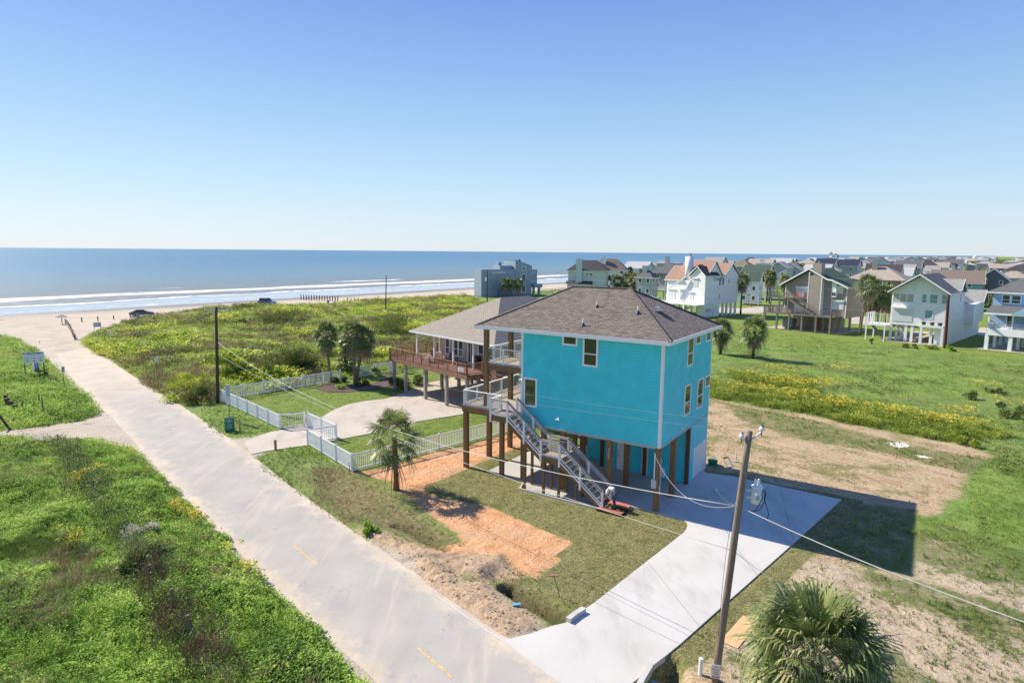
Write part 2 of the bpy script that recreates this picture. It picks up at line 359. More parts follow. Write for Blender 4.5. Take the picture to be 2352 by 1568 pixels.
P_nbdrive = mixpoly(('e5',(-60,455),(60,428),(230,402),(460,370),(730,320),(1050,260),(1480,150),(1890,85),(2300,-60)),('c3',(1500,1250),(1000,1180),(500,1290)),('c2',(2000,1240),(1840,1290),(1650,1310),(1500,1340),(1380,1385),(1300,1430),(1240,1470)),
    ('e5',(480,180),(205,235),(120,250),(0,290),(-120,340)))
# ---------------------------------------------------------------- the terrain
def axis(segs):
    v = [segs[0][0]]
    for a, b, st in segs:
        n = max(1, int(round((b-a)/st))); v += list(np.linspace(a, b, n+1)[1:])
    return np.array(v)
gx = axis([(-6000,-1500,900),(-1500,-400,100),(-400,-160,12),(-160,-60,1.6),(-60,-20,.6),(-20,26,.17),(26,60,.55),(60,160,1.6),(160,400,8),(400,2500,100),(2500,9000,1000)])
gy = axis([(-60,8,8),(8,17,1),(17,46,.17),(46,80,.45),(80,220,1.3),(220,420,4),(420,2500,60),(2500,9000,1000)])
GX, GY = np.meshgrid(gx, gy); sh = GX.shape
SD = {}
def clampd(poly, lim=5.0): return np.clip(sdist(GX, GY, poly), -lim, lim)
for nme, pl_ in dict(sand=P_sand, beach=P_beach, orange=P_orange, sod=P_sod, dirt=P_dirt, brown=P_brown, dune=P_dune, lush=P_lush, lawn=P_lawn, road=P_road, drive=P_drive, rod=P_rod).items(): SD[nme] = clampd(pl_)
SD['sod'] = np.maximum(SD['sod'], clampd(P_sod2)); SD['lawn'] = np.maximum.reduce([SD['lawn'], clampd(P_lawn2), clampd(P_lawn3)])
SD['brown'] = np.maximum(SD['brown'], clampd(P_brown2)); SD['tip'] = clampd(P_tip); SD['patch'] = clampd(P_dirt2)
P_grass_shade = [mixpoly(('q',(800,330),(992,350),(975,548),(850,525),(690,470))), mixpoly(('q',(820,540),(1000,575),(1200,640),(1344,690),(1344,770),(1200,725),(1000,660),(860,600))), mixpoly(('q',(760,800),(900,790),(1060,895),(1060,1000),(800,1000))), mixpoly(('q',(400,10),(700,70),(1000,150),(1240,190),(1180,235),(900,165),(620,120),(450,60))), mixpoly(('q',(990,420),(1100,400),(1344,500),(1344,590),(1180,570),(1000,500)))]  # first outline traces the house shadow, deepened by dark grass colour; others plain grass
SD['gr'] = np.maximum.reduce([clampd(p_) for p_ in P_grass_shade])
P_bank = mixpoly(('e6',(-100,400),(200,420),(380,600),(600,590),(750,760),(1100,1000),(1180,1030),(950,1075),(740,1140),(500,1000),(250,800),(0,640)))
P_bank2 = mixpoly(('e5',(640,1050),(830,1150),(1000,1130),(1300,1230),(1700,1340),(2300,1330),(2350,1568),(2000,1568),(1400,1400),(1000,1220)))
P_culv = mixpoly(('e6',(2230,1300),(2330,1290),(2420,1500),(2300,1700),(2010,1700),(2060,1440)))
SD['tan'] = np.maximum(clampd(P_bank), clampd(P_bank2)); SD['culv'] = clampd(P_culv)
SD['hard'] = np.maximum.reduce([SD['road'], SD['drive'], clampd(P_slab), clampd(P_nbdrive)])
TR1 = [tuple(cp('e6', *q)[:2]) for q in ((770,650),(900,730),(1050,820),(1200,910),(1290,965))]
TR2 = [tuple(cp('e5', *q)[:2]) for q in ((1250,1080),(1380,1110),(1500,1190),(1620,1270),(1730,1310))]
def dline(X, Y, pts):
    d = np.full(X.shape, 1e9)
    for (ax, ay), (bx, by) in zip(pts[:-1], pts[1:]):
        ex, ey = bx-ax, by-ay; t = np.clip(((X-ax)*ex+(Y-ay)*ey)/(ex*ex+ey*ey), 0, 1); d = np.minimum(d, np.hypot(X-ax-t*ex, Y-ay-t*ey))
    return d
TRACKS = [('x5',(-260,380),(200,440),(700,560),(1150,690),(1500,840),(1650,920)), ('x5',(-260,430),(200,500),(650,620),(1050,740),(1350,880)), ('x5',(-260,500),(150,560),(500,640),(700,700)), ('x5',(-100,170),(150,160),(260,200)), ('x5',(-200,230),(0,210),(230,215)), ('x5',(-250,290),(100,265),(330,250)), ('x5',(-260,340),(100,310),(420,310)), ('x5',(850,380),(1200,430),(1500,440)), ('x5',(1450,700),(1580,740),(1610,850)), ('x5',(300,540),(900,600),(1300,640)),
 ('x5',(-260,460),(250,530),(800,660),(1250,800)), ('xl',(1330,1180),(1100,1340),(700,1380),(200,1440),(-200,1480)), ('xl',(1400,1200),(1180,1350),(800,1420),(300,1500),(-200,1540)), ('xl',(-200,60),(200,40),(520,0),(700,100),(900,330),(1150,600)), ('xl',(-200,30),(250,-20),(600,20),(760,150),(1000,400)), ('xl',(100,-30),(420,-40),(600,60),(800,260),(1050,500)), ('c1',(-300,800),(200,790),(500,790),(650,800)), ('c1',(-300,830),(150,825),(350,800),(560,795)),
 ('e5',(1300,1430),(1500,1400),(1700,1400),(1900,1340)), ('e5',(1350,1520),(1600,1500),(1800,1420),(2000,1360)), ('e5',(1100,1290),(1300,1480),(1500,1568)), ('e6',(0,540),(150,500),(300,440),(480,380)), ('e6',(0,600),(170,560),(330,500)), ('e7',(1400,560),(1800,800),(2235,1050)), ('e7',(1500,700),(1900,930),(2235,1180)), ('e7',(1300,430),(1700,600),(2235,760))]
TRK = np.zeros(sh)
for t_ in TRACKS: TRK = np.maximum(TRK, np.exp(-(dline(GX, GY, [tuple(cp(t_[0], *q)[:2]) for q in t_[1:]])/.17)**2))
HEDGE = [tuple(cp('e8', *q_)[:2]) for q_ in ((330,60),(450,230),(580,430),(760,680),(900,880),(1000,1080),(1100,1260),(1230,1450),(1400,1640))]
def sstep(x): x = np.clip(x, 0, 1); return x*x*(3-2*x)
def height(X, Y, sd):
    ss = (X-W0[0])*NSEA[0]+(Y-W0[1])*NSEA[1]
    z = np.zeros(X.shape)
    z += sstep(sd['dune']/5)*(.95*vnoise(X, Y, 14, 3)**1.5*1.5+.4*vnoise(X, Y, 3.2, 5)-.25)
    z += sstep(sd['tip']/4)*(.8*vnoise(X, Y, 9, 4)+.25*vnoise(X, Y, 2.2, 8)-.15)
    z += sstep(sd['lush']/1.6)*(.75*vnoise(X, Y, 4.0, 11)+.42*vnoise(X, Y, 1.3, 12)-.2)
    z += sstep(sd['rod']/1.5)*(.35*vnoise(X, Y, 2.5, 21))
    z -= .38*np.exp(-(dline(X+.9, Y-.5, HEDGE)/.8)**2); z += .28*np.exp(-(dline(X-.6, Y+.3, HEDGE)/1.1)**2)*sstep(sd['lush']/2)
    z -= sstep(sd['brown']/1.2)*.28
    fieldm = 1-np.maximum.reduce([sstep(sd[k]/1.5+1) for k in ('sand', 'beach', 'orange', 'sod', 'dirt', 'lawn', 'hard', 'dune', 'tip', 'lush')])
    z += fieldm*(.28*vnoise(X, Y, 5, 31)+.12*vnoise(X, Y, 1.3, 32)-.12)
    z += sstep((sd['dirt']+.3)/1.5)*(.07*vnoise(X, Y, .9, 41)-.02) + sstep(sd['orange']/.6)*.07*vnoise(X*.8+Y*.5, Y*1.6-X*.8, .5, 43)
    z += sstep(np.minimum(sd['sand'], -sd['road'])/.6)*(.12*vnoise(X, Y, .8, 51))
    z -= .28*np.exp(-(dline(X, Y, TR2)/.24)**4)
    z += sstep(sd['tan']/.8)*(.30*vnoise(X, Y, .55, 61)+.25*vnoise(X, Y, 1.6, 62)-.08) - .75*sstep(sd['culv']/.5+.3) - .05*TRK
    z -= .85*np.exp(-(dline(X, Y, TR1)/.36)**4)
    z *= 1-sstep(sd['hard']/.5+.6)
    z -= .05*sstep(sd['hard']/.4+.6)
    b = sstep((ss+4)/4); z = z*(1-sstep((ss+12)/8)) - b*.0 + np.where(ss > -6, -np.clip((ss+6)*.006, 0, 3), 0)
    return z
GZ = height(GX, GY, SD)
def on_ground(x, y):
    """height of the terrain mesh under a point (bilinear)"""
    x = np.atleast_1d(np.asarray(x, float)); y = np.atleast_1d(np.asarray(y, float))
    i = np.clip(np.searchsorted(gx, x)-1, 0, len(gx)-2); j = np.clip(np.searchsorted(gy, y)-1, 0, len(gy)-2)
    fx = (x-gx[i])/(gx[i+1]-gx[i]); fy = (y-gy[j])/(gy[j+1]-gy[j])
    return (GZ[j, i]*(1-fx)+GZ[j, i+1]*fx)*(1-fy)+(GZ[j+1, i]*(1-fx)+GZ[j+1, i+1]*fx)*fy
def sand_col(k, p):
    n1 = k.noise(p, .35, 5); n2 = k.noise(p, 3.5, 6, .7); n3 = k.noise(k.scaled(p, (1, .25, 1), -.75), 2.2, 4, .6, .8)
    c = k.ramp(n1, [(.3, (.45, .39, .31)), (.7, (.56, .495, .405))])
    c = k.mix(k.rng(n2, .5, .75, 0, .35), c, (.36, .29, .21)); c = k.mix(k.rng(n3, .55, .68, 0, .45), c, (.40, .33, .25)); return c
def ground_mat():
    k = NT('terrain surface'); p = k.geo()
    nA = k.noise(p, .9, 5, .6); nB = k.noise(p, 4.0, 5, .65); nF = k.noise(p, 22, 3, .7); nL = k.noise(p, .09, 4, .6); nM = k.noise(p, .3, 4, .6)
    jag = k.math('ADD', k.math('MULTIPLY', k.math('SUBTRACT', nA, .5), 1.6), k.math('MULTIPLY', k.math('SUBTRACT', nB, .5), .9))
    def fac(name, amp, soft, off=0.0):
        a = k.math('ADD', k.attr(name), k.math('MULTIPLY', jag, amp)); return k.rng(a, -soft-off, soft-off)
    fine = k.rng(nF, .3, .7)
    # wild field grass
    g = k.ramp(k.math('ADD', k.math('MULTIPLY', nM, .6), k.math('MULTIPLY', nB, .4)), [(.32, (0.082, 0.129, 0.027)), (.47, (0.147, 0.239, 0.044)), (.58, (0.218, 0.318, 0.073)), (.68, (0.262, 0.311, 0.098))])
    g = k.mix(k.rng(nL, .45, .6, 0, .45), g, (.20, .235, .085))
    g = k.mix(k.math('MULTIPLY', fine, .3), g, (.10, .14, .045))
    # dune scrub
    d = k.ramp(k.math('ADD', k.math('MULTIPLY', nA, .45), k.math('MULTIPLY', nM, .55)), [(.34, (0.096, 0.109, 0.028)), (.45, (0.184, 0.228, 0.041)), (.53, (0.271, 0.321, 0.050)), (.62, (0.398, 0.373, 0.086)), (.7, (0.271, 0.211, 0.077))])
    d = k.mix(k.math('MULTIPLY', fine, .35), d, (.08, .085, .035))
    c = k.mix(fac('dune', .8, .6), g, d); c = k.mix(k.math('MULTIPLY', fac('tip', .8, .6), .55), c, d)
    lush = k.ramp(nB, [(.35, (0.082, 0.121, 0.029)), (.65, (0.218, 0.307, 0.066))]); c = k.mix(fac('lush', .4, .4), c, lush)
    lawn = k.ramp(k.math('ADD', k.math('MULTIPLY', nA, .5), k.math('MULTIPLY', nB, .5)), [(.38, (0.139, 0.201, 0.037)), (.55, (0.204, 0.270, 0.058)), (.66, (0.276, 0.270, 0.094))]); lawn = k.mix(k.math('MULTIPLY', fine, .25), lawn, (0.099, 0.150, 0.021))
    c = k.mix(fac('lawn', .15, .12), c, lawn)
    # right-hand lot: pale graded soil with grass coming through
    di = k.ramp(nA, [(.3, (0.418, 0.282, 0.167)), (.5, (0.506, 0.382, 0.241)), (.72, (0.506, 0.448, 0.300))])
    di = k.mix(k.rng(nB, .46, .72, 0, .6), di, (.33, .22, .13))
    tw = k.n('ShaderNodeTexWave', wave_type='BANDS', bands_direction='Y'); k.L(k.scaled(p, (1, 1, 1), .35), tw.inputs[0]); tw.inputs['Scale'].default_value = 1.5; tw.inputs['Distortion'].default_value = 5; tw.inputs['Detail'].default_value = 3; tw.inputs['Detail Scale'].default_value = .35
    di = k.mix(k.math('MULTIPLY', k.rng(tw.outputs['Fac'], .70, .95), .55), di, (.27, .18, .11))
    ta_ = cp('x5', -260, 430); tb_2 = cp('x5', 1350, 880); an_ = math.atan2(tb_2[1]-ta_[1], tb_2[0]-ta_[0])
    strk = k.noise(k.scaled(k.scaled(p, (1, 1, 1), -an_), (.10, 1.9, 1)), 1.1, 6, .72); di = k.mix(k.rng(strk, .5, .64, 0, .6), di, (.30, .20, .12)); di = k.mix(k.rng(strk, .46, .34, 0, .5), di, (.64, .50, .37))
    gp = k.math('MULTIPLY', k.rng(k.math('ADD', k.math('MULTIPLY', nM, .65), k.math('MULTIPLY', nB, .35)), .50, .60), .85)
    di = k.mix(gp, di, k.mix(nB, (.12, .15, .04), (.26, .23, .09)))
    c = k.mix(fac('dirt', .9, .35), c, di)
    pcs = k.ramp(nB, [(.3, (.40, .30, .20)), (.55, (.58, .47, .35)), (.7, (.66, .55, .42))]); pcs = k.mix(k.rng(strk, .5, .64, 0, .4), pcs, (.34, .25, .16)); pc = k.mix(k.rng(k.math('ADD', k.math('MULTIPLY', nM, .6), k.math('MULTIPLY', nB, .4)), .50, .60), pcs, (.11, .145, .035))
    pc = k.mix(k.math('MULTIPLY', fine, .3), pc, (.22, .17, .1)); c = k.mix(fac('patch', 1.2, .5), c, pc)
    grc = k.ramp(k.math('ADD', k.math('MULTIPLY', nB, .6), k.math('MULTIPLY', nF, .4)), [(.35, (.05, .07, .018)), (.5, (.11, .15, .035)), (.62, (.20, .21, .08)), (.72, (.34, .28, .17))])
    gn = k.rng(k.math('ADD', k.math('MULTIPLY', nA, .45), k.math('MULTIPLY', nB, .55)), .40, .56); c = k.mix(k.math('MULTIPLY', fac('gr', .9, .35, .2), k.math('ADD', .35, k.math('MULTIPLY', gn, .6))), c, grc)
    s_ = sand_col(k, p); c = k.mix(fac('sand', .55, .35), c, s_)
    be = k.ramp(k.noise(k.scaled(p, (.05, .6, 1), .9), 1.0, 5), [(.35, (0.446, 0.382, 0.304)), (.65, (0.551, 0.478, 0.387))]); 
    sx = k.n('ShaderNodeSeparateXYZ'); k.L(k.scaled(p, (1, 1, 1), 0), sx.inputs[0])
    ss = k.math('ADD', k.math('MULTIPLY', sx.outputs[0], float(NSEA[0])), k.math('ADD', k.math('MULTIPLY', sx.outputs[1], float(NSEA[1])), float(-(W0@NSEA))))
    wet = k.rng(k.math('ADD', ss, k.math('MULTIPLY', nL, 10)), -9, 2); be = k.mix(wet, be, (.22, .195, .165)); c = k.mix(fac('beach', 1.0, .8), c, be)
    br = k.ramp(nB, [(.3, (0.116, 0.084, 0.050)), (.5, (0.231, 0.173, 0.095)), (.66, (0.347, 0.273, 0.170))]); br = k.mix(k.rng(nA, .5, .62, 0, .7), br, (0.126, 0.158, 0.040)); br = k.mix(k.math('MULTIPLY', fine, .35), br, (0.084, 0.058, 0.030)); c = k.mix(k.math('MULTIPLY', fac('brown', 2.2, 1.3), .85), c, br)
    ta = k.ramp(nB, [(.3, (0.356, 0.245, 0.152)), (.5, (0.508, 0.375, 0.248)), (.7, (0.626, 0.480, 0.331))]); ta = k.mix(k.math('MULTIPLY', fine, .3), ta, (0.270, 0.180, 0.110)); c = k.mix(fac('tan', .8, .5), c, ta)
    o = k.ramp(nA, [(.3, (0.510, 0.257, 0.119)), (.5, (0.634, 0.343, 0.175)), (.72, (0.686, 0.421, 0.245))]); o = k.mix(k.rng(k.noise(k.scaled(p, (1, .22, 1), 1.0), 5, 5, .7), .55, .72, 0, .55), o, (0.299, 0.125, 0.056)); o = k.mix(k.rng(nM, .52, .68, 0, .45), o, (0.546, 0.390, 0.266)); o = k.mix(k.rng(nB, .52, .68, 0, .4), o, (.66, .50, .36)); c = k.mix(fac('orange', .55, .25), c, o)
    nS = k.noise(p, 9, 4, .75); so_ = k.ramp(k.math('ADD', k.math('MULTIPLY', nF, .45), k.math('MULTIPLY', nS, .55)), [(.34, (.055, .06, .02)), (.45, (.15, .155, .055)), (.54, (.29, .26, .12)), (.64, (.50, .43, .25))]); so_ = k.mix(k.rng(nA, .52, .66, 0, .55), so_, (.10, .135, .03))
    brk = k.n('ShaderNodeTexBrick'); k.L(k.scaled(p, (1, 1, 1), TH), brk.inputs['Vector']); brk.inputs['Scale'].default_value = 1; brk.inputs['Brick Width'].default_value = .6; brk.inputs['Row Height'].default_value = .42; brk.inputs['Mortar Size'].default_value = .006; brk.inputs['Color1'].default_value = (.75,.8,.7,1); brk.inputs['Color2'].default_value = (1.15,1.1,1.05,1); brk.inputs['Mortar'].default_value = (.6,.6,.5,1)
    so_ = k.mix(.55, so_, brk.outputs['Color'], 'MULTIPLY'); c = k.mix(fac('sod', .10, .04), c, so_)
    c = k.mix(k.math('MULTIPLY', k.attr('ditch'), .85), c, k.mix(nB, (.035, .024, .016), (.10, .07, .045)))
    tk = k.math('MULTIPLY', k.attr('track'), k.rng(k.noise(p, 1.2, 3), .35, .6)); c = k.mix(k.math('MULTIPLY', tk, .75), c, k.mix(.55, c, (.12, .08, .05)))
    k.col(c); k.rough(k.rng(wet, 0, 1, .95, .35), .2)
    hh = k.math('ADD', k.math('MULTIPLY', nB, .12), k.math('MULTIPLY', nF, .05)); k.bump(hh, 1.0, 1.0)
    return k.m
GM = ground_mat()
ny_, nx_ = sh; idx = np.arange(nx_*ny_).reshape(sh)
F = np.stack([idx[:-1, :-1].ravel(), idx[:-1, 1:].ravel(), idx[1:, 1:].ravel(), idx[1:, :-1].ravel()], 1)
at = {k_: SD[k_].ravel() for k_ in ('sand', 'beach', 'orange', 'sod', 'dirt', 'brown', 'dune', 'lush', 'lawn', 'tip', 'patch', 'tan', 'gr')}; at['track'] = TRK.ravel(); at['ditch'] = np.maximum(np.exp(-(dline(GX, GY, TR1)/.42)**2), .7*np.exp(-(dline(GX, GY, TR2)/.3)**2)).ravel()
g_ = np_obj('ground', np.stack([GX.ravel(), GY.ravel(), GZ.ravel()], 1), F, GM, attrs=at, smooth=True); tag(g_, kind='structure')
# ---------------------------------------------------------------- road
def road_mat():
    k = NT('sandy asphalt'); p = k.geo(); n1 = k.noise(p, .5, 5); n2 = k.noise(p, 30, 3, .7); n3 = k.noise(p, 4, 5, .65)
    c = k.ramp(n1, [(.3, (.35, .335, .31)), (.7, (.425, .405, .37))]); c = k.mix(k.rng(n2, .4, .75, 0, .35), c, (.29, .265, .24))
    st = k.noise(k.scaled(p, (.9, .10, 1), .80), 1.2, 5, .6); c = k.mix(k.rng(st, .52, .72, 0, .4), c, (.31, .29, .27)); c = k.mix(k.rng(st, .48, .30, 0, .45), c, (.56, .50, .42))
    v = k.n('ShaderNodeTexVoronoi', feature='DISTANCE_TO_EDGE'); nz = k.n('ShaderNodeTexNoise'); nz.inputs['Scale'].default_value = 1.3; nz.inputs['Detail'].default_value = 6; k.L(p, nz.inputs[0]); ad = k.n('ShaderNodeVectorMath', operation='MULTIPLY_ADD'); k.L(nz.outputs[1], ad.inputs[0]); ad.inputs[1].default_value = (2.2,)*3; k.L(p, ad.inputs[2]); k.L(ad.outputs[0], v.inputs['Vector']); v.inputs['Scale'].default_value = .17
    cr = k.math('MULTIPLY', k.rng(v.outputs[0], .006, .0), k.rng(n3, .4, .55)); c = k.mix(k.math('MULTIPLY', cr, .5), c, (.16, .15, .14))
    sp = k.n('ShaderNodeTexVoronoi'); k.L(p, sp.inputs['Vector']); sp.inputs['Scale'].default_value = .8; spot = k.math('MULTIPLY', k.rng(sp.outputs['Distance'], .12, .06), k.rng(k.noise(p, .25, 2), .5, .6)); c = k.mix(k.math('MULTIPLY', spot, .6), c, (.16, .15, .14)); blt = k.noise(k.scaled(p, (1, .35, 1), .8), .55, 6, .7); c = k.mix(k.rng(blt, .55, .68, 0, .35), c, (.27, .25, .235))
    e = k.math('ADD', k.attr('edge'), k.math('MULTIPLY', k.math('SUBTRACT', k.noise(p, .9, 6, .75), .5), 4.2))
    c = k.mix(k.rng(e, .9, -.1), c, sand_col(k, p)); far = k.attr('far'); c = k.mix(k.math('MULTIPLY', k.rng(k.math('ADD', far, k.math('MULTIPLY', n1, .5)), .55, 1.1), .9), c, sand_col(k, p))
    k.col(c); k.rough(.9, .2); k.bump(k.math('ADD', k.math('MULTIPLY', n2, .004), k.math('MULTIPLY', n3, .01)), 1, .6); return k.m
N1 = 260; A_ = resample(rl, N1); B_ = resample(rr, N1); K1 = 28; T_ = np.linspace(-.18, 1.12, K1)
V = (A_[:, None, :]*(1-T_)[None, :, None]+B_[:, None, :]*T_[None, :, None]); Wd = np.hypot(*(B_-A_).T)
edge = np.minimum(T_[None, :], 1-T_[None, :])*Wd[:, None]; far = np.repeat(np.linspace(1.25, -.9, N1)[:, None], K1, 1)
Vz = np.concatenate([V, np.full(V.shape[:2]+(1,), .006)], 2); Vz[..., 2] -= np.clip(-edge, 0, 2)*.07
ii = np.arange(N1*K1).reshape(N1, K1); F = np.stack([ii[:-1, :-1].ravel(), ii[:-1, 1:].ravel(), ii[1:, 1:].ravel(), ii[1:, :-1].ravel()], 1)
road = np_obj('road', Vz.reshape(-1, 3), F, road_mat(), attrs=dict(edge=edge.ravel(), far=far.ravel())); tag(road, kind='structure')
yel = plain('worn yellow line', (.52, .38, .20), .8, .3, 6)
for i, (p0, p1) in enumerate(((('e5', 318, 1275), ('e5', 540, 1460)), (('e6', -50, 1210), ('e6', 205, 1425)), (('e6', 215, 1436), ('e6', 268, 1482)))):
    a = cp(*p0[:1], *p0[1:]); b = cp(*p1[:1], *p1[1:]); d = (b-a)[:2]; L = np.linalg.norm(d); d /= L; nrm = np.array([-d[1], d[0]])
    m = MB(); n = 24
    for j in range(n):
        q0 = a[:2]+d*L*j/n; q1 = a[:2]+d*L*(j+1)/n; w0 = .05+.015*random.random(); w1 = .05+.015*random.random()
        m.quad((*(q0-nrm*w0), .0115), (*(q1-nrm*w1), .0115), (*(q1+nrm*w1), .0115), (*(q0+nrm*w0), .0115))
    tag(mesh_obj('lane_line', m, yel), kind='structure')
# ---------------------------------------------------------------- concrete: driveways and slab
def conc(name, c, dirt=.25, joint=None):
    k = NT(name); p = k.geo(); n1 = k.noise(p, .35, 5); n2 = k.noise(p, 12, 5, .7); n3 = k.noise(k.scaled(p, (1, .3, 1), .6), .8, 5, .65)
    col = k.ramp(n1, [(.3, tuple(v*.9 for v in c)), (.7, tuple(min(.9, v*1.06) for v in c))]); col = k.mix(k.rng(n2, .5, .8, 0, .3), col, tuple(v*.7 for v in c)); col = k.mix(k.rng(n3, .48, .72, 0, dirt), col, tuple(v*.55 for v in c))
    k.col(col); k.rough(.8, .3); k.bump(n2, .004, .5); return k.m
CN = conc('new concrete', (.51, .50, .475), .4); CO = conc('old concrete', (.47, .42, .355), .45); CS = conc('slab concrete', (.46, .45, .42), .35)
def slab(name, poly, top, m, thick=.18):
    mb = MB(); mb.prism(poly, top-thick, top, 'z'); return mesh_obj(name, mb, m)
dv = slab('driveway', P_drive, .035, CN); tag(dv, kind='structure')
sb = slab('house_slab', P_slab, .045, CS); tag(sb, kind='structure')
nd_ = slab('neighbour_driveway', P_nbdrive, .03, CO); tag(nd_, kind='structure')
JM = plain('dark joint', (.22, .21, .20), .9)  # flat dark tone of the expansion joints themselves
def joint(parent, p0, p1, z, wd=.022, name='expansion_joint'):
    a = np.array(p0); b = np.array(p1); d = (b-a); d /= np.linalg.norm(d); n = np.array([-d[1], d[0]])*wd/2
    m = MB(); m.quad((*(a-n), z), (*(b-n), z), (*(b+n), z), (*(a+n), z)); mesh_obj(name, m, JM, parent)
g2 = lambda c, x, y: tuple(cp(c, x, y)[:2])
for a, b in ((g2('e6', 1570, 800), g2('e6', 2335, 1178)), (g2('c6', 480, 985), L2W(-.25, 5)), (g2('e6', 2040, 415), g2('e7', 180, 1050)), (g2('c6', 1240, 1010), g2('c6', 1500, 720)), (g2('D', 1790, 1110), g2('c6', 1700, 1250))): joint(dv, a, b, .0395)
for a, b in ((g2('e5', 860, 70), g2('e5', 1130, 160)), (g2('e5', 760, 140), g2('e5', 1500, 30)), (g2('c3', 545, 1490), g2('c3', 760, 1568)), (g2('c3', 0, 1470), g2('c3', 460, 1400)), (g2('e5', 0, 370), g2('e5', 440, 290)), (g2('e5', 720, 240), g2('e5', 850, 280))): joint(nd_, a, b, .0345)
for b_ in (3.1, 6.2): joint(sb, L2W(11.8, b_) if b_ < 5 else L2W(9.2, b_), L2W(0, b_), .0495)
for a_ in (3.1, 6.2, 9.2): joint(sb, L2W(a_, 0), L2W(a_, 9), .0495)
# kerb line between road and shoulder, low kerb beside the slab, gravel under the stair
kb = MB()
KP = [cp('e6', x, y, 0) for x, y in ((120,735),(240,815),(330,880),(420,945),(560,1040),(740,1150),(950,1310),(1250,1530),(1420,1660))]
for a, b in zip(KP[:-1], KP[1:]): kb.beam((a[0], a[1], .0), (b[0], b[1], .0), .11, .05)
tag(mesh_obj('kerb', kb, conc('kerb concrete', (.50, .48, .44))), kind='structure')
kb = MB()
for q0, q1 in (((8.35,-1.5),(2.9,-1.5)), ((8.35,-1.5),(8.9,-.12))):
    a = L2W(*q0); b = L2W(*q1); kb.beam((*a, .03), (*b, .03), .09, .14)
tag(mesh_obj('path_edging', kb, CN), kind='structure')
def gravel_mat():
    k = NT('pale gravel'); p = k.geo(); v = k.n('ShaderNodeTexVoronoi'); k.L(p, v.inputs['Vector']); v.inputs['Scale'].default_value = 14
    k.col(k.ramp(v.outputs['Color'], [(0, (.30, .28, .25)), (1, (.66, .64, .6))])); k.rough(.9, .2); k.bump(v.outputs['Distance'], .05, 1); return k.m
gb = MB(); gb.prism([L2W(*q) for q in ((8.3,-1.45),(3.0,-1.45),(3.0,-.1),(8.75,-.1))], -.1, .02, 'z'); tag(mesh_obj('gravel_bed', gb, gravel_mat()), kind='structure')
# the concrete headwall, culvert ends and the raised lip of the drive
m = MB(); HW = [cp('e6', *q, .0) for q in ((1325,985),(1395,930),(1470,885))]
for a, b in zip(HW[:-1], HW[1:]): m.beam((a[0], a[1], .09), (b[0], b[1], .09), .22, .26)
tag(mesh_obj('drive_lip', m, CN), kind='structure')
m = MB(); HW = [cp('e6', *q, .0) for q in ((2190,1300),(2080,1385),(2010,1500),(1960,1600))]
for a, b in zip(HW[:-1], HW[1:]): m.beam((a[0], a[1], -.02), (b[0], b[1], -.02), .2, .3)
tag(mesh_obj('drive_lip', m, CN), kind='structure')
# ---------------------------------------------------------------- side street by the houses on the right
SR = MB()
def sheet(name, polypx, z, m):
    mb = MB(); mb.prism(polypx, z-.12, z, 'z'); return tag(mesh_obj(name, mb, m), kind='structure')
sheet('side_street', mixpoly(('e2',(1560,905),(1700,930),(1900,925),(2352,890),(2700,860),(2700,960),(2352,985),(2100,1010),(1560,1000),(1300,960),(1300,930))), .02, CO)
sheet('side_street', mixpoly(('e4',(1690,1100),(1780,1100),(1790,1215),(1660,1215))), .02, CO)
sheet('side_street', mixpoly(('e3',(1520,1180),(1600,1160),(1900,1190),(1900,1330),(1520,1300))), .02, CO)
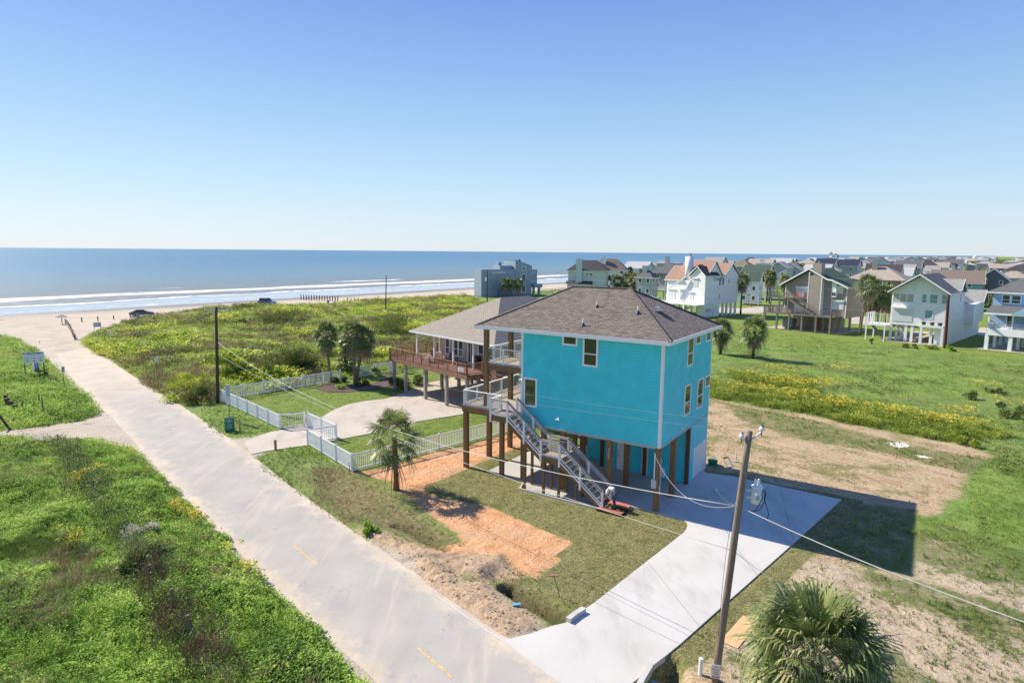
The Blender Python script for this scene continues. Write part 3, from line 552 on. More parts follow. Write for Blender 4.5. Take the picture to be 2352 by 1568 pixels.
# ---------------------------------------------------------------- sea
def sea_mat():
    k = NT('sea water'); p = k.coord('Object'); sp = k.n('ShaderNodeSeparateXYZ'); k.L(p, sp.inputs[0]); X = sp.outputs[0]; Y = sp.outputs[1]
    cd = k.n('ShaderNodeCombineXYZ'); k.L(k.math('MULTIPLY', X, .045), cd.inputs[0]); k.L(k.math('MULTIPLY', Y, .22), cd.inputs[1])
    n1 = k.noise(cd.outputs[0], 1, 5, .6); cdl = k.n('ShaderNodeCombineXYZ'); k.L(k.math('MULTIPLY', X, .010), cdl.inputs[0]); k.L(k.math('MULTIPLY', Y, .01), cdl.inputs[1]); nl = k.noise(cdl.outputs[0], 1, 3)
    nf = k.noise(k.scaled(p, (.35, 1.2, 1)), .9, 6, .7)
    yw = k.math('ADD', Y, k.math('MULTIPLY', k.math('SUBTRACT', nl, .5), 26)); yw = k.math('ADD', yw, k.math('MULTIPLY', k.math('SUBTRACT', n1, .5), 7))
    def band(c, h, n, t0, t1): 
        d = k.math('ABSOLUTE', k.math('SUBTRACT', yw, c)); return k.math('MULTIPLY', k.rng(d, h, h*.35), k.rng(n, t0, t1))
    ncf = k.noise(k.scaled(p, (.03, .10, 1)), 1, 4, .65); edgew = k.math('ADD', yw, k.math('MULTIPLY', k.math('SUBTRACT', ncf, .5), 16)); yw = edgew
    foam = k.math('MULTIPLY', k.math('MULTIPLY', k.rng(yw, 41, 47), k.rng(yw, 60, 50)), k.rng(k.math('ADD', k.math('MULTIPLY', nf, .5), k.math('MULTIPLY', ncf, .5)), .40, .50))
    foam = k.math('MAXIMUM', foam, band(24, 3.2, nf, .38, .52)); foam = k.math('MAXIMUM', foam, k.math('MULTIPLY', band(34, 9, nf, .52, .64), .6)); foam = k.math('MAXIMUM', foam, k.math('MULTIPLY', band(78, 3.0, nl, .52, .6), .85))
    foam = k.math('MAXIMUM', foam, k.math('MULTIPLY', band(8, 1.8, nf, .42, .58), .6))
    deep = k.ramp(k.rng(Y, 0, 900), [(0, (.16, .17, .15)), (.06, (.12, .19, .22)), (.3, (.07, .17, .25)), (1, (.045, .145, .24))])
    deep = k.mix(k.rng(n1, .5, .72, 0, .45), deep, (.03, .09, .13)); deep = k.mix(k.math('MULTIPLY', k.rng(k.math('ABSOLUTE', k.math('SUBTRACT', yw, 63)), 8, 1), k.rng(n1, .45, .6, 0, .75)), deep, (.20, .155, .09))
    sheet_ = k.rng(yw, 24, 18); deep = k.mix(sheet_, deep, (.34, .38, .40))
    c = k.mix(foam, deep, (.86, .88, .90)); k.col(c); k.rough(k.mix(foam, k.mix(sheet_, (.32,)*3, (.16,)*3), (.8,)*3), .5)
    k.b.inputs['IOR'].default_value = 1.33
    wv = k.math('ADD', k.math('MULTIPLY', n1, .9), k.math('MULTIPLY', nf, .35)); h = k.math('MULTIPLY', wv, k.math('SUBTRACT', 1.0, k.math('MULTIPLY', sheet_, .93)))
    h = k.math('ADD', h, k.math('MULTIPLY', foam, .4)); k.bump(h, .7, .55); return k.m
m = MB(); xs = [-3000, -600, -100, 0, 100, 200, 300, 500, 900, 2000, 6000, 40000]; ys = [-4, 60, 200, 800, 4000, 45000]
for i in range(len(xs)-1):
    for j in range(len(ys)-1): m.quad((xs[i], ys[j], 0), (xs[i+1], ys[j], 0), (xs[i+1], ys[j+1], 0), (xs[i], ys[j+1], 0))
xs = [-40000, -3000]
for j in range(len(ys)-1): m.quad((xs[0], ys[j], 0), (xs[1], ys[j], 0), (xs[1], ys[j+1], 0), (xs[0], ys[j+1], 0))
sea = mesh_obj('water', m, sea_mat()); sea.location = (W0[0], W0[1], -.035); sea.rotation_euler = (0, 0, math.atan2(TSH[1], TSH[0])); tag(sea, kind='structure')
# ================================================================ houses
# frame of every house: a runs along its left (sea-side) face, b into its depth, z up; local x = -a, y = b
def hthing(name, label, cat, origin, theta, group=None): return thing(name, label, cat, (origin[0], origin[1], 0), -theta, group)
def hb(m, a0, a1, b0, b1, z0, z1): return m.box(-a0, -a1, b0, b1, z0, z1)
def theta_of(L): return math.atan2(L[1], -L[0])
def beamA(m, p, q, w, h=None): return m.beam((-p[0], p[1], p[2]), (-q[0], q[1], q[2]), w, h)
def tubeA(m, pts, r, n=8): return m.tube([(-p[0], p[1], p[2]) for p in pts], r, n)
def quadA(m, *ps): return m.quad(*[(-p[0], p[1], p[2]) for p in ps])
def part(name, m, mat, parent, smooth=False): return mesh_obj(name, m, mat, parent, smooth)
_WN = [0]
def window(parent, face, u0, u1, z0, z1, at=0.0, fw=.10, mull='none', frame=None, pane=None, name='window', proud=.05):
    """face 'a': on the plane a=at, u is b; face 'b': on the plane b=at, u is a (both face the camera)"""
    frame = frame or WHITE; pane = pane or GLASS
    f = MB(); g = MB()
    def bb(m, p0, p1, q0, q1, d0, d1):
        if face == 'a': hb(m, at-d0, at-d1, p0, p1, q0, q1)
        else: hb(m, p0, p1, at-d0, at-d1, q0, q1)
    if u0 > u1: u0, u1 = u1, u0
    if z0 > z1: z0, z1 = z1, z0
    bb(f, u0, u1, z0, z0+fw, 0, proud); bb(f, u0, u1, z1-fw, z1, 0, proud); bb(f, u0, u0+fw, z0+fw, z1-fw, 0, proud); bb(f, u1-fw, u1, z0+fw, z1-fw, 0, proud)
    if mull == 'h': zc = z0+(z1-z0)*.42; bb(f, u0+fw, u1-fw, zc-fw*.3, zc+fw*.3, 0, proud*.8)
    if mull == 'v': uc = (u0+u1)/2; bb(f, uc-fw*.3, uc+fw*.3, z0+fw, z1-fw, 0, proud*.8)
    if mull == 'slats':
        nn = 6
        for i in range(1, nn): zc = z0+(z1-z0)*i/nn; bb(f, u0+fw, u1-fw, zc-.02, zc+.02, 0, proud*.7)
    fo = part(name, f, frame, parent); bb(g, u0+fw, u1-fw, z0+fw, z1-fw, .004, proud*.4)
    part('pane', g, pane, fo); return fo
def hip_roof(parent, a0, a1, b0, b1, ze, zr, ridge, mat, fascia=WHITE, along='a', th=.2, soffit=True, name='roof'):
    """ridge=(r0,r1) along the given axis; returns the roof part"""
    m = MB(); c = lambda a, b, z: (-a, b, z)
    if along == 'a': bm_ = (b0+b1)/2; R0 = c(ridge[0], bm_, zr); R1 = c(ridge[1], bm_, zr)
    else: am = (a0+a1)/2; R0 = c(am, ridge[0], zr); R1 = c(am, ridge[1], zr)
    A, B, Cc, Dd = c(a0,b0,ze), c(a1,b0,ze), c(a1,b1,ze), c(a0,b1,ze)
    if along == 'a': m.quad(A, B, R1, R0); m.quad(Cc, Dd, R0, R1); m.quad(Dd, A, R0); m.quad(B, Cc, R1)
    else: m.quad(A, B, R0); m.quad(B, Cc, R1, R0); m.quad(Cc, Dd, R1); m.quad(Dd, A, R0, R1)
    m.quad(A, Dd, Cc, B)
    r = part(name, m, mat, parent)
    f = MB(); t = .035
    hb(f, a0-t, a1+t, b0-t, b0, ze-th, ze+.02); hb(f, a0-t, a1+t, b1, b1+t, ze-th, ze+.02); hb(f, a0-t, a0, b0, b1, ze-th, ze+.02); hb(f, a1, a1+t, b0, b1, ze-th, ze+.02)
    part('fascia', f, fascia, r)
    if soffit:
        s_ = MB(); hb(s_, a0, a1, b0, b1, ze-th, ze-th+.03); part('soffit', s_, fascia, r)
    return r
def gable_roof(parent, a0, a1, b0, b1, ze, zr, mat, along='b', apex=None, trim=WHITE, th=.16, name='roof', ze2=None):
    """ridge runs along 'a' or 'b'; apex is the ridge position across; ze2 the other eave"""
    m = MB(); ze2 = ze if ze2 is None else ze2
    if along == 'b':
        ap = (a0+a1)/2 if apex is None else apex
        prof = [(-a0, ze), (-ap, zr), (-a1, ze2), (-a1, ze2+th), (-ap, zr+th), (-a0, ze+th)]; m.prism(prof, b0, b1, 'y')
    else:
        ap = (b0+b1)/2 if apex is None else apex
        prof = [(b0, ze), (ap, zr), (b1, ze2), (b1, ze2+th), (ap, zr+th), (b0, ze+th)]; m.prism(prof, -a1, -a0, 'x')
    r = part(name, m, mat, parent); f = MB(); d = .05
    if along == 'b':
        for y0, y1 in ((b0-d, b0-.004), (b1+.004, b1+d)):
            f.prism([(-a0, ze-.06), (-ap, zr-.06), (-a1, ze2-.06), (-a1, ze2+th+.02), (-ap, zr+th+.02), (-a0, ze+th+.02)], y0, y1, 'y')
        f.box(-a0+(.004), -a0+d, b0, b1, ze-.02, ze+th-.02); f.box(-a1-d, -a1-.004, b0, b1, ze2-.02, ze2+th-.02)
    else:
        for x0, x1 in ((-a1-d, -a1-.004), (-a0+.004, -a0+d)):
            f.prism([(b0, ze-.06), (ap, zr-.06), (b1, ze2-.06), (b1, ze2+th+.02), (ap, zr+th+.02), (b0, ze+th+.02)], x0, x1, 'x')
        f.box(-a1, -a0, b0-d, b0-.004, ze-.02, ze+th-.02); f.box(-a1, -a0, b1+.004, b1+d, ze2-.02, ze2+th-.02)
    part('fascia', f, trim, r); return r
def gable_walls(m, a0, a1, b0, b1, z0, ze, zr, along='b', apex=None, ze2=None):
    """a wall body whose ends rise to the gable"""
    ze2 = ze if ze2 is None else ze2
    if along == 'b':
        ap = (a0+a1)/2 if apex is None else apex
        m.prism([(-a0, z0), (-a0, ze), (-ap, zr), (-a1, ze2), (-a1, z0)], b0, b1, 'y')
    else:
        ap = (b0+b1)/2 if apex is None else apex
        m.prism([(b0, z0), (b0, ze), (ap, zr), (b1, ze2), (b1, z0)], -a1, -a0, 'x')
    return m
def rail(parent, p, q, h=1.0, mat=None, post=1.6, wire=None, bal=None, name='railing', th=.09, capm=None, base=.08):
    """railing between two points of the deck (a,b,z) with posts, rails and wires or balusters"""
    mat = mat or WHITE; m = MB(); p = np.array(p, float); q = np.array(q, float); L = np.linalg.norm((q-p)[:2]); n = max(1, int(round(L/post)))
    up = np.array([0, 0, 1.])
    for i in range(n+1):
        r_ = p+(q-p)*i/n; beamA(m, r_, r_+up*h, th)
    if capm is None: beamA(m, p+up*(h), q+up*(h), .12, .05)
    beamA(m, p+up*base, q+up*base, .05, .08)
    if bal:
        nb = int(L/bal)
        for i in range(1, nb): r_ = p+(q-p)*i/nb; beamA(m, r_+up*base, r_+up*(h-.03), .035)
    o = part(name, m, mat, parent)
    if capm is not None:
        c_ = MB(); beamA(c_, p+up*(h+.002), q+up*(h+.002), .14, .045); part('cap_rail', c_, capm, o)
    if wire:
        w_ = MB()
        for k in range(1, wire):
            zz = base+(h-base)*k/wire; beamA(w_, p+up*zz, q+up*zz, .012)
        nv = int(L/.16)
        for i in range(1, nv): r_ = p+(q-p)*i/nv; beamA(w_, r_+up*base, r_+up*(h-.02), .009)
        part('wire_mesh', w_, plain('galvanised wire', (.5, .52, .54), .4, .05, 5, .6), o)
    return o
def post_part(parent, a, b, z0, z1, w=.3, mat=None, name='piling'):
    m = MB(); hb(m, a-w/2, a+w/2, b-w/2, b+w/2, z0, z1); return part(name, m, mat or WOODP, parent)
def text_mesh(s, size, loc, rot, mat, parent=None, name='lettering', ext=.003, align='CENTER'):
    cu = bpy.data.curves.new(name, 'FONT'); cu.body = s; cu.size = size; cu.extrude = ext; cu.align_x = align; cu.align_y = 'CENTER'; cu.resolution_u = 2
    to = bpy.data.objects.new(name+'_tmp', cu); COL.objects.link(to)
    me = bpy.data.meshes.new_from_object(to.evaluated_get(bpy.context.evaluated_depsgraph_get())); COL.objects.unlink(to); bpy.data.objects.remove(to)
    me.materials.clear(); me.materials.append(mat); o = bpy.data.objects.new(name, me); COL.objects.link(o); o.location = loc; o.rotation_euler = rot
    if parent is not None: o.parent = parent
    return o

# ---------------------------------------------------------------- the turquoise house
TURQ = siding('turquoise lap siding', (.058, .635, .75), .18, .42)
SHB = shingle('brown architectural shingle', (.235, .20, .175), (.095, .078, .068), (.04, .034, .03))
DECKW = planks('pale deck boards', (.42, .36, .29))
GALV = plain('galvanised tread', (.45, .48, .50), .35, .1, 5, .6)
CAPW = wood('weathered cap rail', (.30, .26, .22))
H = hthing('beach_house', 'tall turquoise two-storey house on timber pilings with brown hip roof', 'house', C0, TH)
m = MB(); hb(m, 0, 9.3, 0, 9.3, 3.86, 9.80); part('wall', m, TURQ, H)
m = MB(); hb(m, -.02, 9.32, -.02, 9.32, 3.78, 3.86); hb(m, .02, 9.28, .02, 9.28, 3.70, 3.78); part('floor_frame', m, plain('soffit grey', (.42, .43, .43), .7), H)
m = MB(); t = .14
for a0, b0 in ((0, 0), (9.3, 0), (0, 9.3), (9.3, 9.3)):
    m = MB(); sa = -1 if a0 == 0 else 1; sb_ = -1 if b0 == 0 else 1
    hb(m, a0+sa*.022, a0-sa*t, b0+sb_*.022, b0, 3.80, 9.8); hb(m, a0+sa*.022, a0, b0, b0-sb_*t, 3.80, 9.8); part('corner_trim', m, WHITE, H)
roof = hip_roof(H, -.5, 12.63, -.5, 9.75, 9.93, 12.42, (4.1, 8.15), SHB, th=.2)
# ridge and hip caps
m = MB(); R0 = (4.1, 4.63, 12.43); R1 = (8.15, 4.63, 12.43)
for q, r_ in (((-.5,-.5,9.94), R0), ((-.5,9.75,9.94), R0), ((12.63,-.5,9.94), R1), ((12.63,9.75,9.94), R1), (R0, R1)):
    p0 = np.array(q); p1 = np.array(r_); n = int(np.linalg.norm(p1-p0)/.28)
    for i in range(n): beamA(m, p0+(p1-p0)*i/n, p0+(p1-p0)*(i+.93)/n+np.array([0,0,.012]), .26, .045)
part('ridge_cap', m, SHB, roof)
def on_roofA(a, b): return 9.93+(b+.5)*(12.42-9.93)/5.125
for c_, x, y in (('c5', 915, 318), ('c5', 1290, 372), ('c5', 788, 485)):
    # intersect pixel ray with the roof plane facing the camera
    X, Y = dd(c_, x, y); best = None
    for zz in np.linspace(9.9, 12.4, 200):
        P = px(X, Y, zz)[:2]-C0; a, b = P@AX, P@BX
        e = abs(on_roofA(a, b)-zz)
        if best is None or e < best[0]: best = (e, a, b, zz)
    _, a, b, zz = best
    f = MB(); tubeA(f, [(a, b, zz-.05), (a, b, zz+.16)], [.17, .06], 10); fo = part('vent_flashing', f, plain('dark vent boot', (.05,.055,.06), .5), H)
    f = MB(); tubeA(f, [(a, b, zz+.1), (a, b, zz+.42)], .045, 10); part('vent_pipe', f, WHITE, fo)
# box vent on the darker hip
for zz in np.linspace(9.9, 12.4, 200):
    P = px(*dd('c5', 1465, 352), zz)[:2]-C0; a, b = P@AX, P@BX
    if abs(9.93+(a+.5)*(12.42-9.93)/4.6-zz) < .012: break
f = MB(); f.beam((-a-.0, b-.28, zz+.14), (-a, b+.28, zz+.14), .22, .2); f.beam((-a, b-.4, zz+.03), (-a, b+.4, zz+.03), .5, .03); part('box_vent', f, plain('galvanised vent', (.62,.64,.66), .35, .1, 4, .7), H)
WG = glass('house glass', (.014, .017, .014), .03)
window(H, 'b', 5.33, 6.36, 9.14, 9.80, fw=.11, pane=WG)
window(H, 'b', 3.97, 4.97, 8.0, 9.80, fw=.11, mull='h', pane=WG)
window(H, 'b', 8.10, 9.09, 4.98, 6.84, fw=.11, pane=glass('greenish stair glass', (.05, .065, .03), .04))  # last pane has a paler, greener tint than the other windows
window(H, 'a', 4.08, 5.2, 7.84, 9.74, fw=.10, mull='h', pane=WG); window(H, 'a', 5.6, 6.66, 9.0, 9.74, fw=.10, pane=WG); window(H, 'a', 7.8, 8.88, 8.95, 9.74, fw=.10, pane=WG)
window(H, 'a', 3.93, 5.08, 4.78, 6.70, fw=.10, mull='h', pane=WG); window(H, 'a', 6.5, 7.68, 4.70, 6.66, fw=.10, mull='h', pane=WG); window(H, 'a', 8.1, 9.2, 5.83, 6.62, fw=.10, pane=WG)
def flood(a, b, z, da, db):
    m = MB(); tubeA(m, [(a, b, z), (a+da*.06, b+db*.06, z)], .06, 10)
    s_ = .11
    for k in (-1, 1): tubeA(m, [(a+da*.05, b+db*.05, z-.02), (a+da*.16+(db != 0)*k*s_, b+db*.16+(da != 0)*k*s_, z-.08)], [.03, .065], 8)
    part('flood_light', m, WHITE, H)
flood(6.54, 0, 4.54, 0, -1); flood(9.25, 0, 6.7, 0, -1); flood(0, 3.58, 4.19, -1, 0)
# ground floor rooms, garage, door
E1 = MB(); hb(E1, 0, 6.05, 5.4, 9.28, .04, 3.70); part('storage_room', E1, TURQ, H); E1 = MB(); hb(E1, 6.05, 7.6, 6.4, 9.28, .04, 3.70); part('storage_room', E1, TURQ, H)
m = MB()
for b0, b1, z0, z1 in ((6.35, 6.47, .04, 2.12), (9.2, 9.3, .04, 2.12), (6.47, 9.2, 2.02, 2.12)): hb(m, -.03, -.001, b0, b1, z0, z1)
part('garage_trim', m, WHITE, H)
for a0 in (5.9, 6.3-.2, 2.70, 3.05, .0): m = MB(); hb(m, a0, a0+.08, 5.355, 5.399, .04, 3.7); part('trim', m, WHITE, H)
m = MB(); hb(m, -.012, -.002, 6.47, 9.2, .05, 2.02)
for k in range(1, 4): hb(m, -.022, -.012, 6.47, 9.2, .05+k*.49, .07+k*.49)
part('garage_door', m, plain('garage door white', (.66,.68,.70), .5, .04), H)
m = MB(); hb(m, 4.16, 4.90, 5.36, 5.399, .05, 2.10); d = part('door', m, WHITE, H)
m = MB(); tubeA(m, [(4.80, 5.30, 1.02), (4.80, 5.36, 1.02)], .035, 8); tubeA(m, [(4.80, 5.29, 1.02), (4.70, 5.29, 1.02)], .02, 6); part('handle', m, DARK, d); m = MB(); tubeA(m, [(4.80, 5.31, 1.18), (4.80, 5.36, 1.18)], .03, 8); part('deadbolt', m, DARK, d)
m = MB(); hb(m, 1.5, 1.95, 5.37, 5.399, .15, .78); part('access_panel', m, WHITE, H)
DP = wood('dark lumber', (.13, .07, .035))
for a, b in ((.13,.13),(.13,2.75),(3.1,.13),(3.1,2.75),(6.2,.13),(6.2,2.75),(9.15,.15),(9.15,2.75),(9.15,5.4),(9.15,9.15),(9.15,7.3)): post_part(H, a, b, .04, 3.74)
for a, b in ((.05,5.33),(3.0-.1,5.33),(6.0,5.33)): post_part(H, a, b, .05, 3.70, .22, DP)
# deck posts
DKP = MB()
for b in (-.12, 2.6, 5.3, 8.6): post_part(H, 13.62, b, -.2, 4.0, .3, name='deck_post')
for b in (.0, 2.9, 5.9): post_part(H, 12.02, b, 4.42, 9.74, .28, name='porch_post')
m = MB(); hb(m, 9.32, 13.83, -.28, 8.9, 4.36, 4.44); part('lower_deck', m, DECKW, H)
m = MB()
hb(m, 9.32, 13.84, -.30, -.16, 3.98, 4.36); hb(m, 9.32, 13.84, 8.8, 8.92, 3.98, 4.36); hb(m, 13.72, 13.86, -.15, 8.79, 3.98, 4.36); hb(m, 13.40, 13.56, -.15, 8.79, 3.98, 4.30)
for k in range(9): hb(m, 9.5+k*.43, 9.54+k*.43, -.15, 8.79, 4.10, 4.36)
part('deck_beam', m, WOODP, H)
m = MB(); hb(m, 9.32, 12.22, -.02, 8.9, 7.36, 7.44); part('upper_deck', m, DECKW, H)
m = MB(); hb(m, 9.32, 12.24, -.05, .09, 7.02, 7.36); hb(m, 9.32, 12.24, 8.8, 8.92, 7.02, 7.36); hb(m, 12.1, 12.24, .1, 8.79, 7.02, 7.36)
hb(m, 11.8, 12.25, -.12, .14, 6.55, 6.80)
for k in range(6): hb(m, 9.6+k*.42, 9.64+k*.42, .1, 8.79, 7.12, 7.36)
part('deck_beam', m, WOODP, H)
rail(H, (12.0, .02, 7.44), (9.4, .02, 7.44), 1.0, wire=5, post=1.5); rail(H, (12.1, .02, 7.44), (12.1, 8.8, 7.44), 1.0, wire=5, post=1.75)
rail(H, (13.74, -.2, 4.44), (13.74, 8.8, 4.44), 1.0, wire=6, post=1.5); rail(H, (13.7, -.2, 4.44), (11.75, -.2, 4.44), 1.0, wire=6, post=2); rail(H, (13.7, 8.8, 4.44), (9.4, 8.8, 4.44), 1.0, wire=6)
rail(H, (11.7, -.2, 4.44), (10.7, -.2, 4.44), 1.0, wire=6, post=1)
# white door / window seen under the porch
window(H, 'a', 1.0, 2.9, 4.5, 6.6, at=9.40, pane=WG) if False else None
# stair: landing at deck level, two flights with a half landing
ST = []
for bb_ in (-1.35, -.3):
    m = MB()
    for (a0, z0), (a1, z1) in (((9.42, 4.20), (6.93, 2.26)), ((5.66, 2.22), (2.72, -.02))): beamA(m, (a0, bb_, z0-.06), (a1, bb_, z1-.02), .07, .34)
    beamA(m, (10.75, bb_, 4.22), (9.36, bb_, 4.22), .07, .32); beamA(m, (6.98, bb_, 2.2), (5.62, bb_, 2.2), .07, .3)
    part('stringer', m, WOODP, H)
    e = MB()
    for (a0, z0), (a1, z1) in (((9.42, 4.40), (6.93, 2.46)), ((5.66, 2.42), (2.72, .17))): beamA(e, (a0, bb_-.04*(1 if bb_ < -1 else -1), z0-.1), (a1, bb_-.04*(1 if bb_ < -1 else -1), z1-.1), .03, .09)
    part('stringer_plate', e, WHITE, H)
m = MB(); hb(m, 9.38, 10.75, -1.35, -.31, 4.36, 4.44); part('stair_landing', m, DECKW, H); m = MB(); hb(m, 5.66, 6.95, -1.34, -.30, 2.36, 2.44); part('stair_landing', m, DECKW, H)
def flight(a0, z0, a1, z1, n):
    for i in range(n):
        a = a0+(a1-a0)*(i+.5)/n; z = z0+(z1-z0)*(i+1)/n; t_ = MB(); hb(t_, a-.15, a+.13, -1.31, -.33, z-.055, z-.015); to = part('tread', t_, GALV, H)
        t_ = MB(); hb(t_, a-.155, a-.125, -1.31, -.33, z-.016, z-.004); part('nosing', t_, plain('pale nosing', (.7, .66, .52), .6), to)
flight(9.38, 4.44, 6.93, 2.44, 10); flight(5.66, 2.44, 2.75, .08, 11)
def slope_rail(b, pts, posts):
    m = MB()
    for (a0, z0), (a1, z1) in zip(pts[:-1], pts[1:]): beamA(m, (a0, b, z0+.98), (a1, b, z1+.98), .06, .09); beamA(m, (a0, b, z0+.14), (a1, b, z1+.14), .05, .07); beamA(m, (a0, b, z0+.78), (a1, b, z1+.78), .035, .035)
    for a, z in posts: beamA(m, (a, b, z-.45 if z > .6 else z), (a, b, z+1.0), .11)
    r_ = part('stair_railing', m, WHITE, H); c_ = MB(); wm = MB()
    for (a0, z0), (a1, z1) in zip(pts[:-1], pts[1:]):
        beamA(c_, (a0, b, z0+1.045), (a1, b, z1+1.045), .14, .045); n = max(2, int(abs(a0-a1)/.17))
        for i in range(1, n): a = a0+(a1-a0)*i/n; z = z0+(z1-z0)*i/n; beamA(wm, (a, b, z+.16), (a, b, z+.78), .009)
        for k in range(1, 5): beamA(wm, (a0, b, z0+.14+k*.13), (a1, b, z1+.14+k*.13), .009)
    part('cap_rail', c_, CAPW, r_); part('wire_mesh', wm, MATS['galvanised wire'], r_)
for b in (-1.38, -.26):
    slope_rail(b, [(9.42, 4.42), (6.93, 2.42)], [(9.42, 4.42), (8.18, 3.42), (6.95, 2.44)]); slope_rail(b, [(5.66, 2.42), (2.75, .10)], [(5.66, 2.42), (4.25, 1.30), (2.8, .0)]); slope_rail(b, [(6.93, 2.42), (5.66, 2.42)], [])
slope_rail(-1.38, [(10.7, 4.42), (9.42, 4.42)], [(10.7, 4.42)])
rail(H, (10.7, -1.38, 4.44), (10.7, -.25, 4.44), 1.0, wire=5, post=1.2)
for a, b, z in ((8.15,-1.3,3.0),(8.2,-.32,3.0),(6.77,-1.3,2.1),(6.8,-.32,2.1),(5.72,-1.3,2.1),(5.75,-.32,2.1),(4.55,-1.3,1.2),(4.6,-.32,1.2)): post_part(H, a, b, -.1, z, .14, name='stair_post')
post_part(H, 10.65, -.15, -.1, 4.1, .26, name='deck_post')
# house numbers run down a piling, meter and conduit on the corner one
t3 = text_mesh('4', .2, (-3.1, -.025, 3.18), (math.radians(90), 0, 0), WHITE, H, 'house_number'); 
for z_, s_ in ((3.0, '0'), (2.82, '0'), (2.64, '5')): text_mesh(s_, .2, (-3.1, -.025, z_), (math.radians(90), 0, 0), WHITE, H, 'house_number')
m = MB(); tubeA(m, [(.24, -.06, 1.95), (.24, -.06, 3.45), (.28, -.06, 3.52)], .035, 8); part('conduit', m, WHITE, H)
m = MB(); hb(m, .10, .38, -.16, -.02, 1.45, 1.95); part('meter_box', m, plain('meter grey', (.5,.52,.53), .5), H)
m = MB(); hb(m, -.03, .0-.02, .1, .24, 1.15, 1.55); tubeA(m, [(-.04, .17, 1.0), (-.04, .17, 3.2)], .015, 6); part('outlet_box', m, WHITE, H)

# ---------------------------------------------------------------- the neighbour's house with wraparound deck
UN = np.array([-.6753, .7375]); TN = theta_of(UN); ON = (-6.44, 58.65)
N = hthing('neighbour_house', 'single-storey tan house with grey-brown hip roof and brown wraparound deck', 'house', ON, TN)
SHG = shingle('grey brown shingle', (.34, .305, .26), (.25, .225, .19), (.11, .10, .085), .3, .15)
BRD = wood('red brown deck stain', (.26, .14, .10)); BRP = planks('red brown boards', (.34, .19, .14), .14)
TAN = siding('tan shiplap', (.50, .45, .42), .2, .3)
m = MB(); hb(m, -3.6, 6.5, 4.2, 18, 3.5, 6.15); part('wall', m, TAN, N)
hip_roof(N, -5.2, 8.6, 1.8, 19.6, 6.32, 9.95, (8.6, 12.9), SHG, along='b', th=.16)
m = MB(); hb(m, -3.5, 9.75, 0, 5.2, 3.36, 3.5); hb(m, 6.5, 9.75, 5.2, 17, 3.36, 3.5); hb(m, -5.4, -3.5, 1.9, 17, 3.36, 3.5); part('deck', m, BRP, N)
m = MB(); hb(m, -3.55, 9.8, -.05, 0, 3.1, 3.5); hb(m, 9.75, 9.8, 0, 17, 3.1, 3.5); hb(m, -3.55, -3.5, 0, 2, 3.1, 3.5); hb(m, -5.45, -3.6, 1.85, 1.9, 3.1, 3.5); part('rim_board', m, BRD, N)
for p, q in (((9.7, .03, 3.5), (-3.45, .03, 3.5)), ((9.7, .03, 3.5), (9.7, 14, 3.5)), ((-3.45, .03, 3.5), (-3.45, 1.9, 3.5)), ((-3.5, 1.95, 3.5), (-5.3, 1.95, 3.5))):
    rail(N, p, q, 1.02, BRD, post=1.5, bal=.13, th=.1, base=.1)
m = MB(); hb(m, -3.1, -2.2, -.075, -.052, 3.75, 4.15); sg = part('name_board', m, plain('sign pale', (.5,.47,.44), .7, .2, 8), N)
m = MB()
for x in (-2.85, -2.62, -2.45): beamA(m, (x, -.08, 3.8), (x+.1, -.08, 4.08), .05)
part('lettering', m, WHITE, sg)
for a in (9.3, 7.1, 3.55, .0, -3.2):
    post_part(N, a, .3, -.1, 3.12, .28, CONC_POST)
for a in (9.3, 6.4, 3.4, .2, -3.2):
    for b in (4.4, 8.5, 12.5, 17): post_part(N, a, b, -.1, 3.36, .28, CONC_POST)
for a in (7.85, 4.7, 1.5, -1.62, -4.6): post_part(N, a, 2.25, 3.5, 6.2, .15, WHITE, 'porch_column')
for b in (5.5, 9, 12.5): post_part(N, 8.2, b, 3.5, 6.2, .15, WHITE, 'porch_column')
window(N, 'b', 4.65, 5.45, 3.95, 5.75, at=4.2, fw=.12, mull='h'); window(N, 'b', 3.2, 4.1, 3.95, 5.75, at=4.2, fw=.12, mull='h'); window(N, 'b', 2.35, 3.2, 3.95, 5.75, at=4.2, fw=.12, mull='h')
window(N, 'b', .7, 1.65, 3.55, 5.7, at=4.2, fw=.13, mull='v', name='door'); window(N, 'b', -.9, .0, 3.9, 5.7, at=4.2, fw=.12, mull='h'); window(N, 'b', -2.6, -1.6, 3.9, 5.7, at=4.2, fw=.12, mull='h')
m = MB()
for k in range(8): hb(m, 1.5, 5.9, 8.3, 8.36, .5+k*.34, .66+k*.34)
for k in range(8): hb(m, 5.9, 5.96, 8.4, 14, .5+k*.34, .66+k*.34)
part('slat_screen', m, BRD, N)
# furniture on that deck
def chair(a, b, rz, label):
    q = np.array(ON)+UN*a+np.array([UN[1], -UN[0]])*b; t_ = thing('patio_chair', label, 'chair', (q[0], q[1], 3.5), rz, 'patio furniture on the brown deck')
    fr = wood('patio teak', (.16, .10, .07)); m = MB(); m.box(-.3,.3,-.3,.3,.36,.42); part('seat', m, fr, t_)
    m = MB(); 
    for k in range(4): m.box(-.3,.3,.27,.31,.5+k*.13,.59+k*.13)
    m.box(-.3,-.25,.27,.31,.4,1.0); m.box(.25,.3,.27,.31,.4,1.0); part('backrest', m, fr, t_)
    for x in (-.28,.28):
        for y in (-.28,.28): m = MB(); m.box(x-.03,x+.03,y-.03,y+.03,0,.36); part('leg', m, fr, t_)
    for x in (-.3,.3): m = MB(); m.box(x-.03,x+.03,-.3,.28,.58,.63); m.box(x-.03,x+.03,-.3,-.24,.36,.58); part('armrest', m, fr, t_)
    return t_
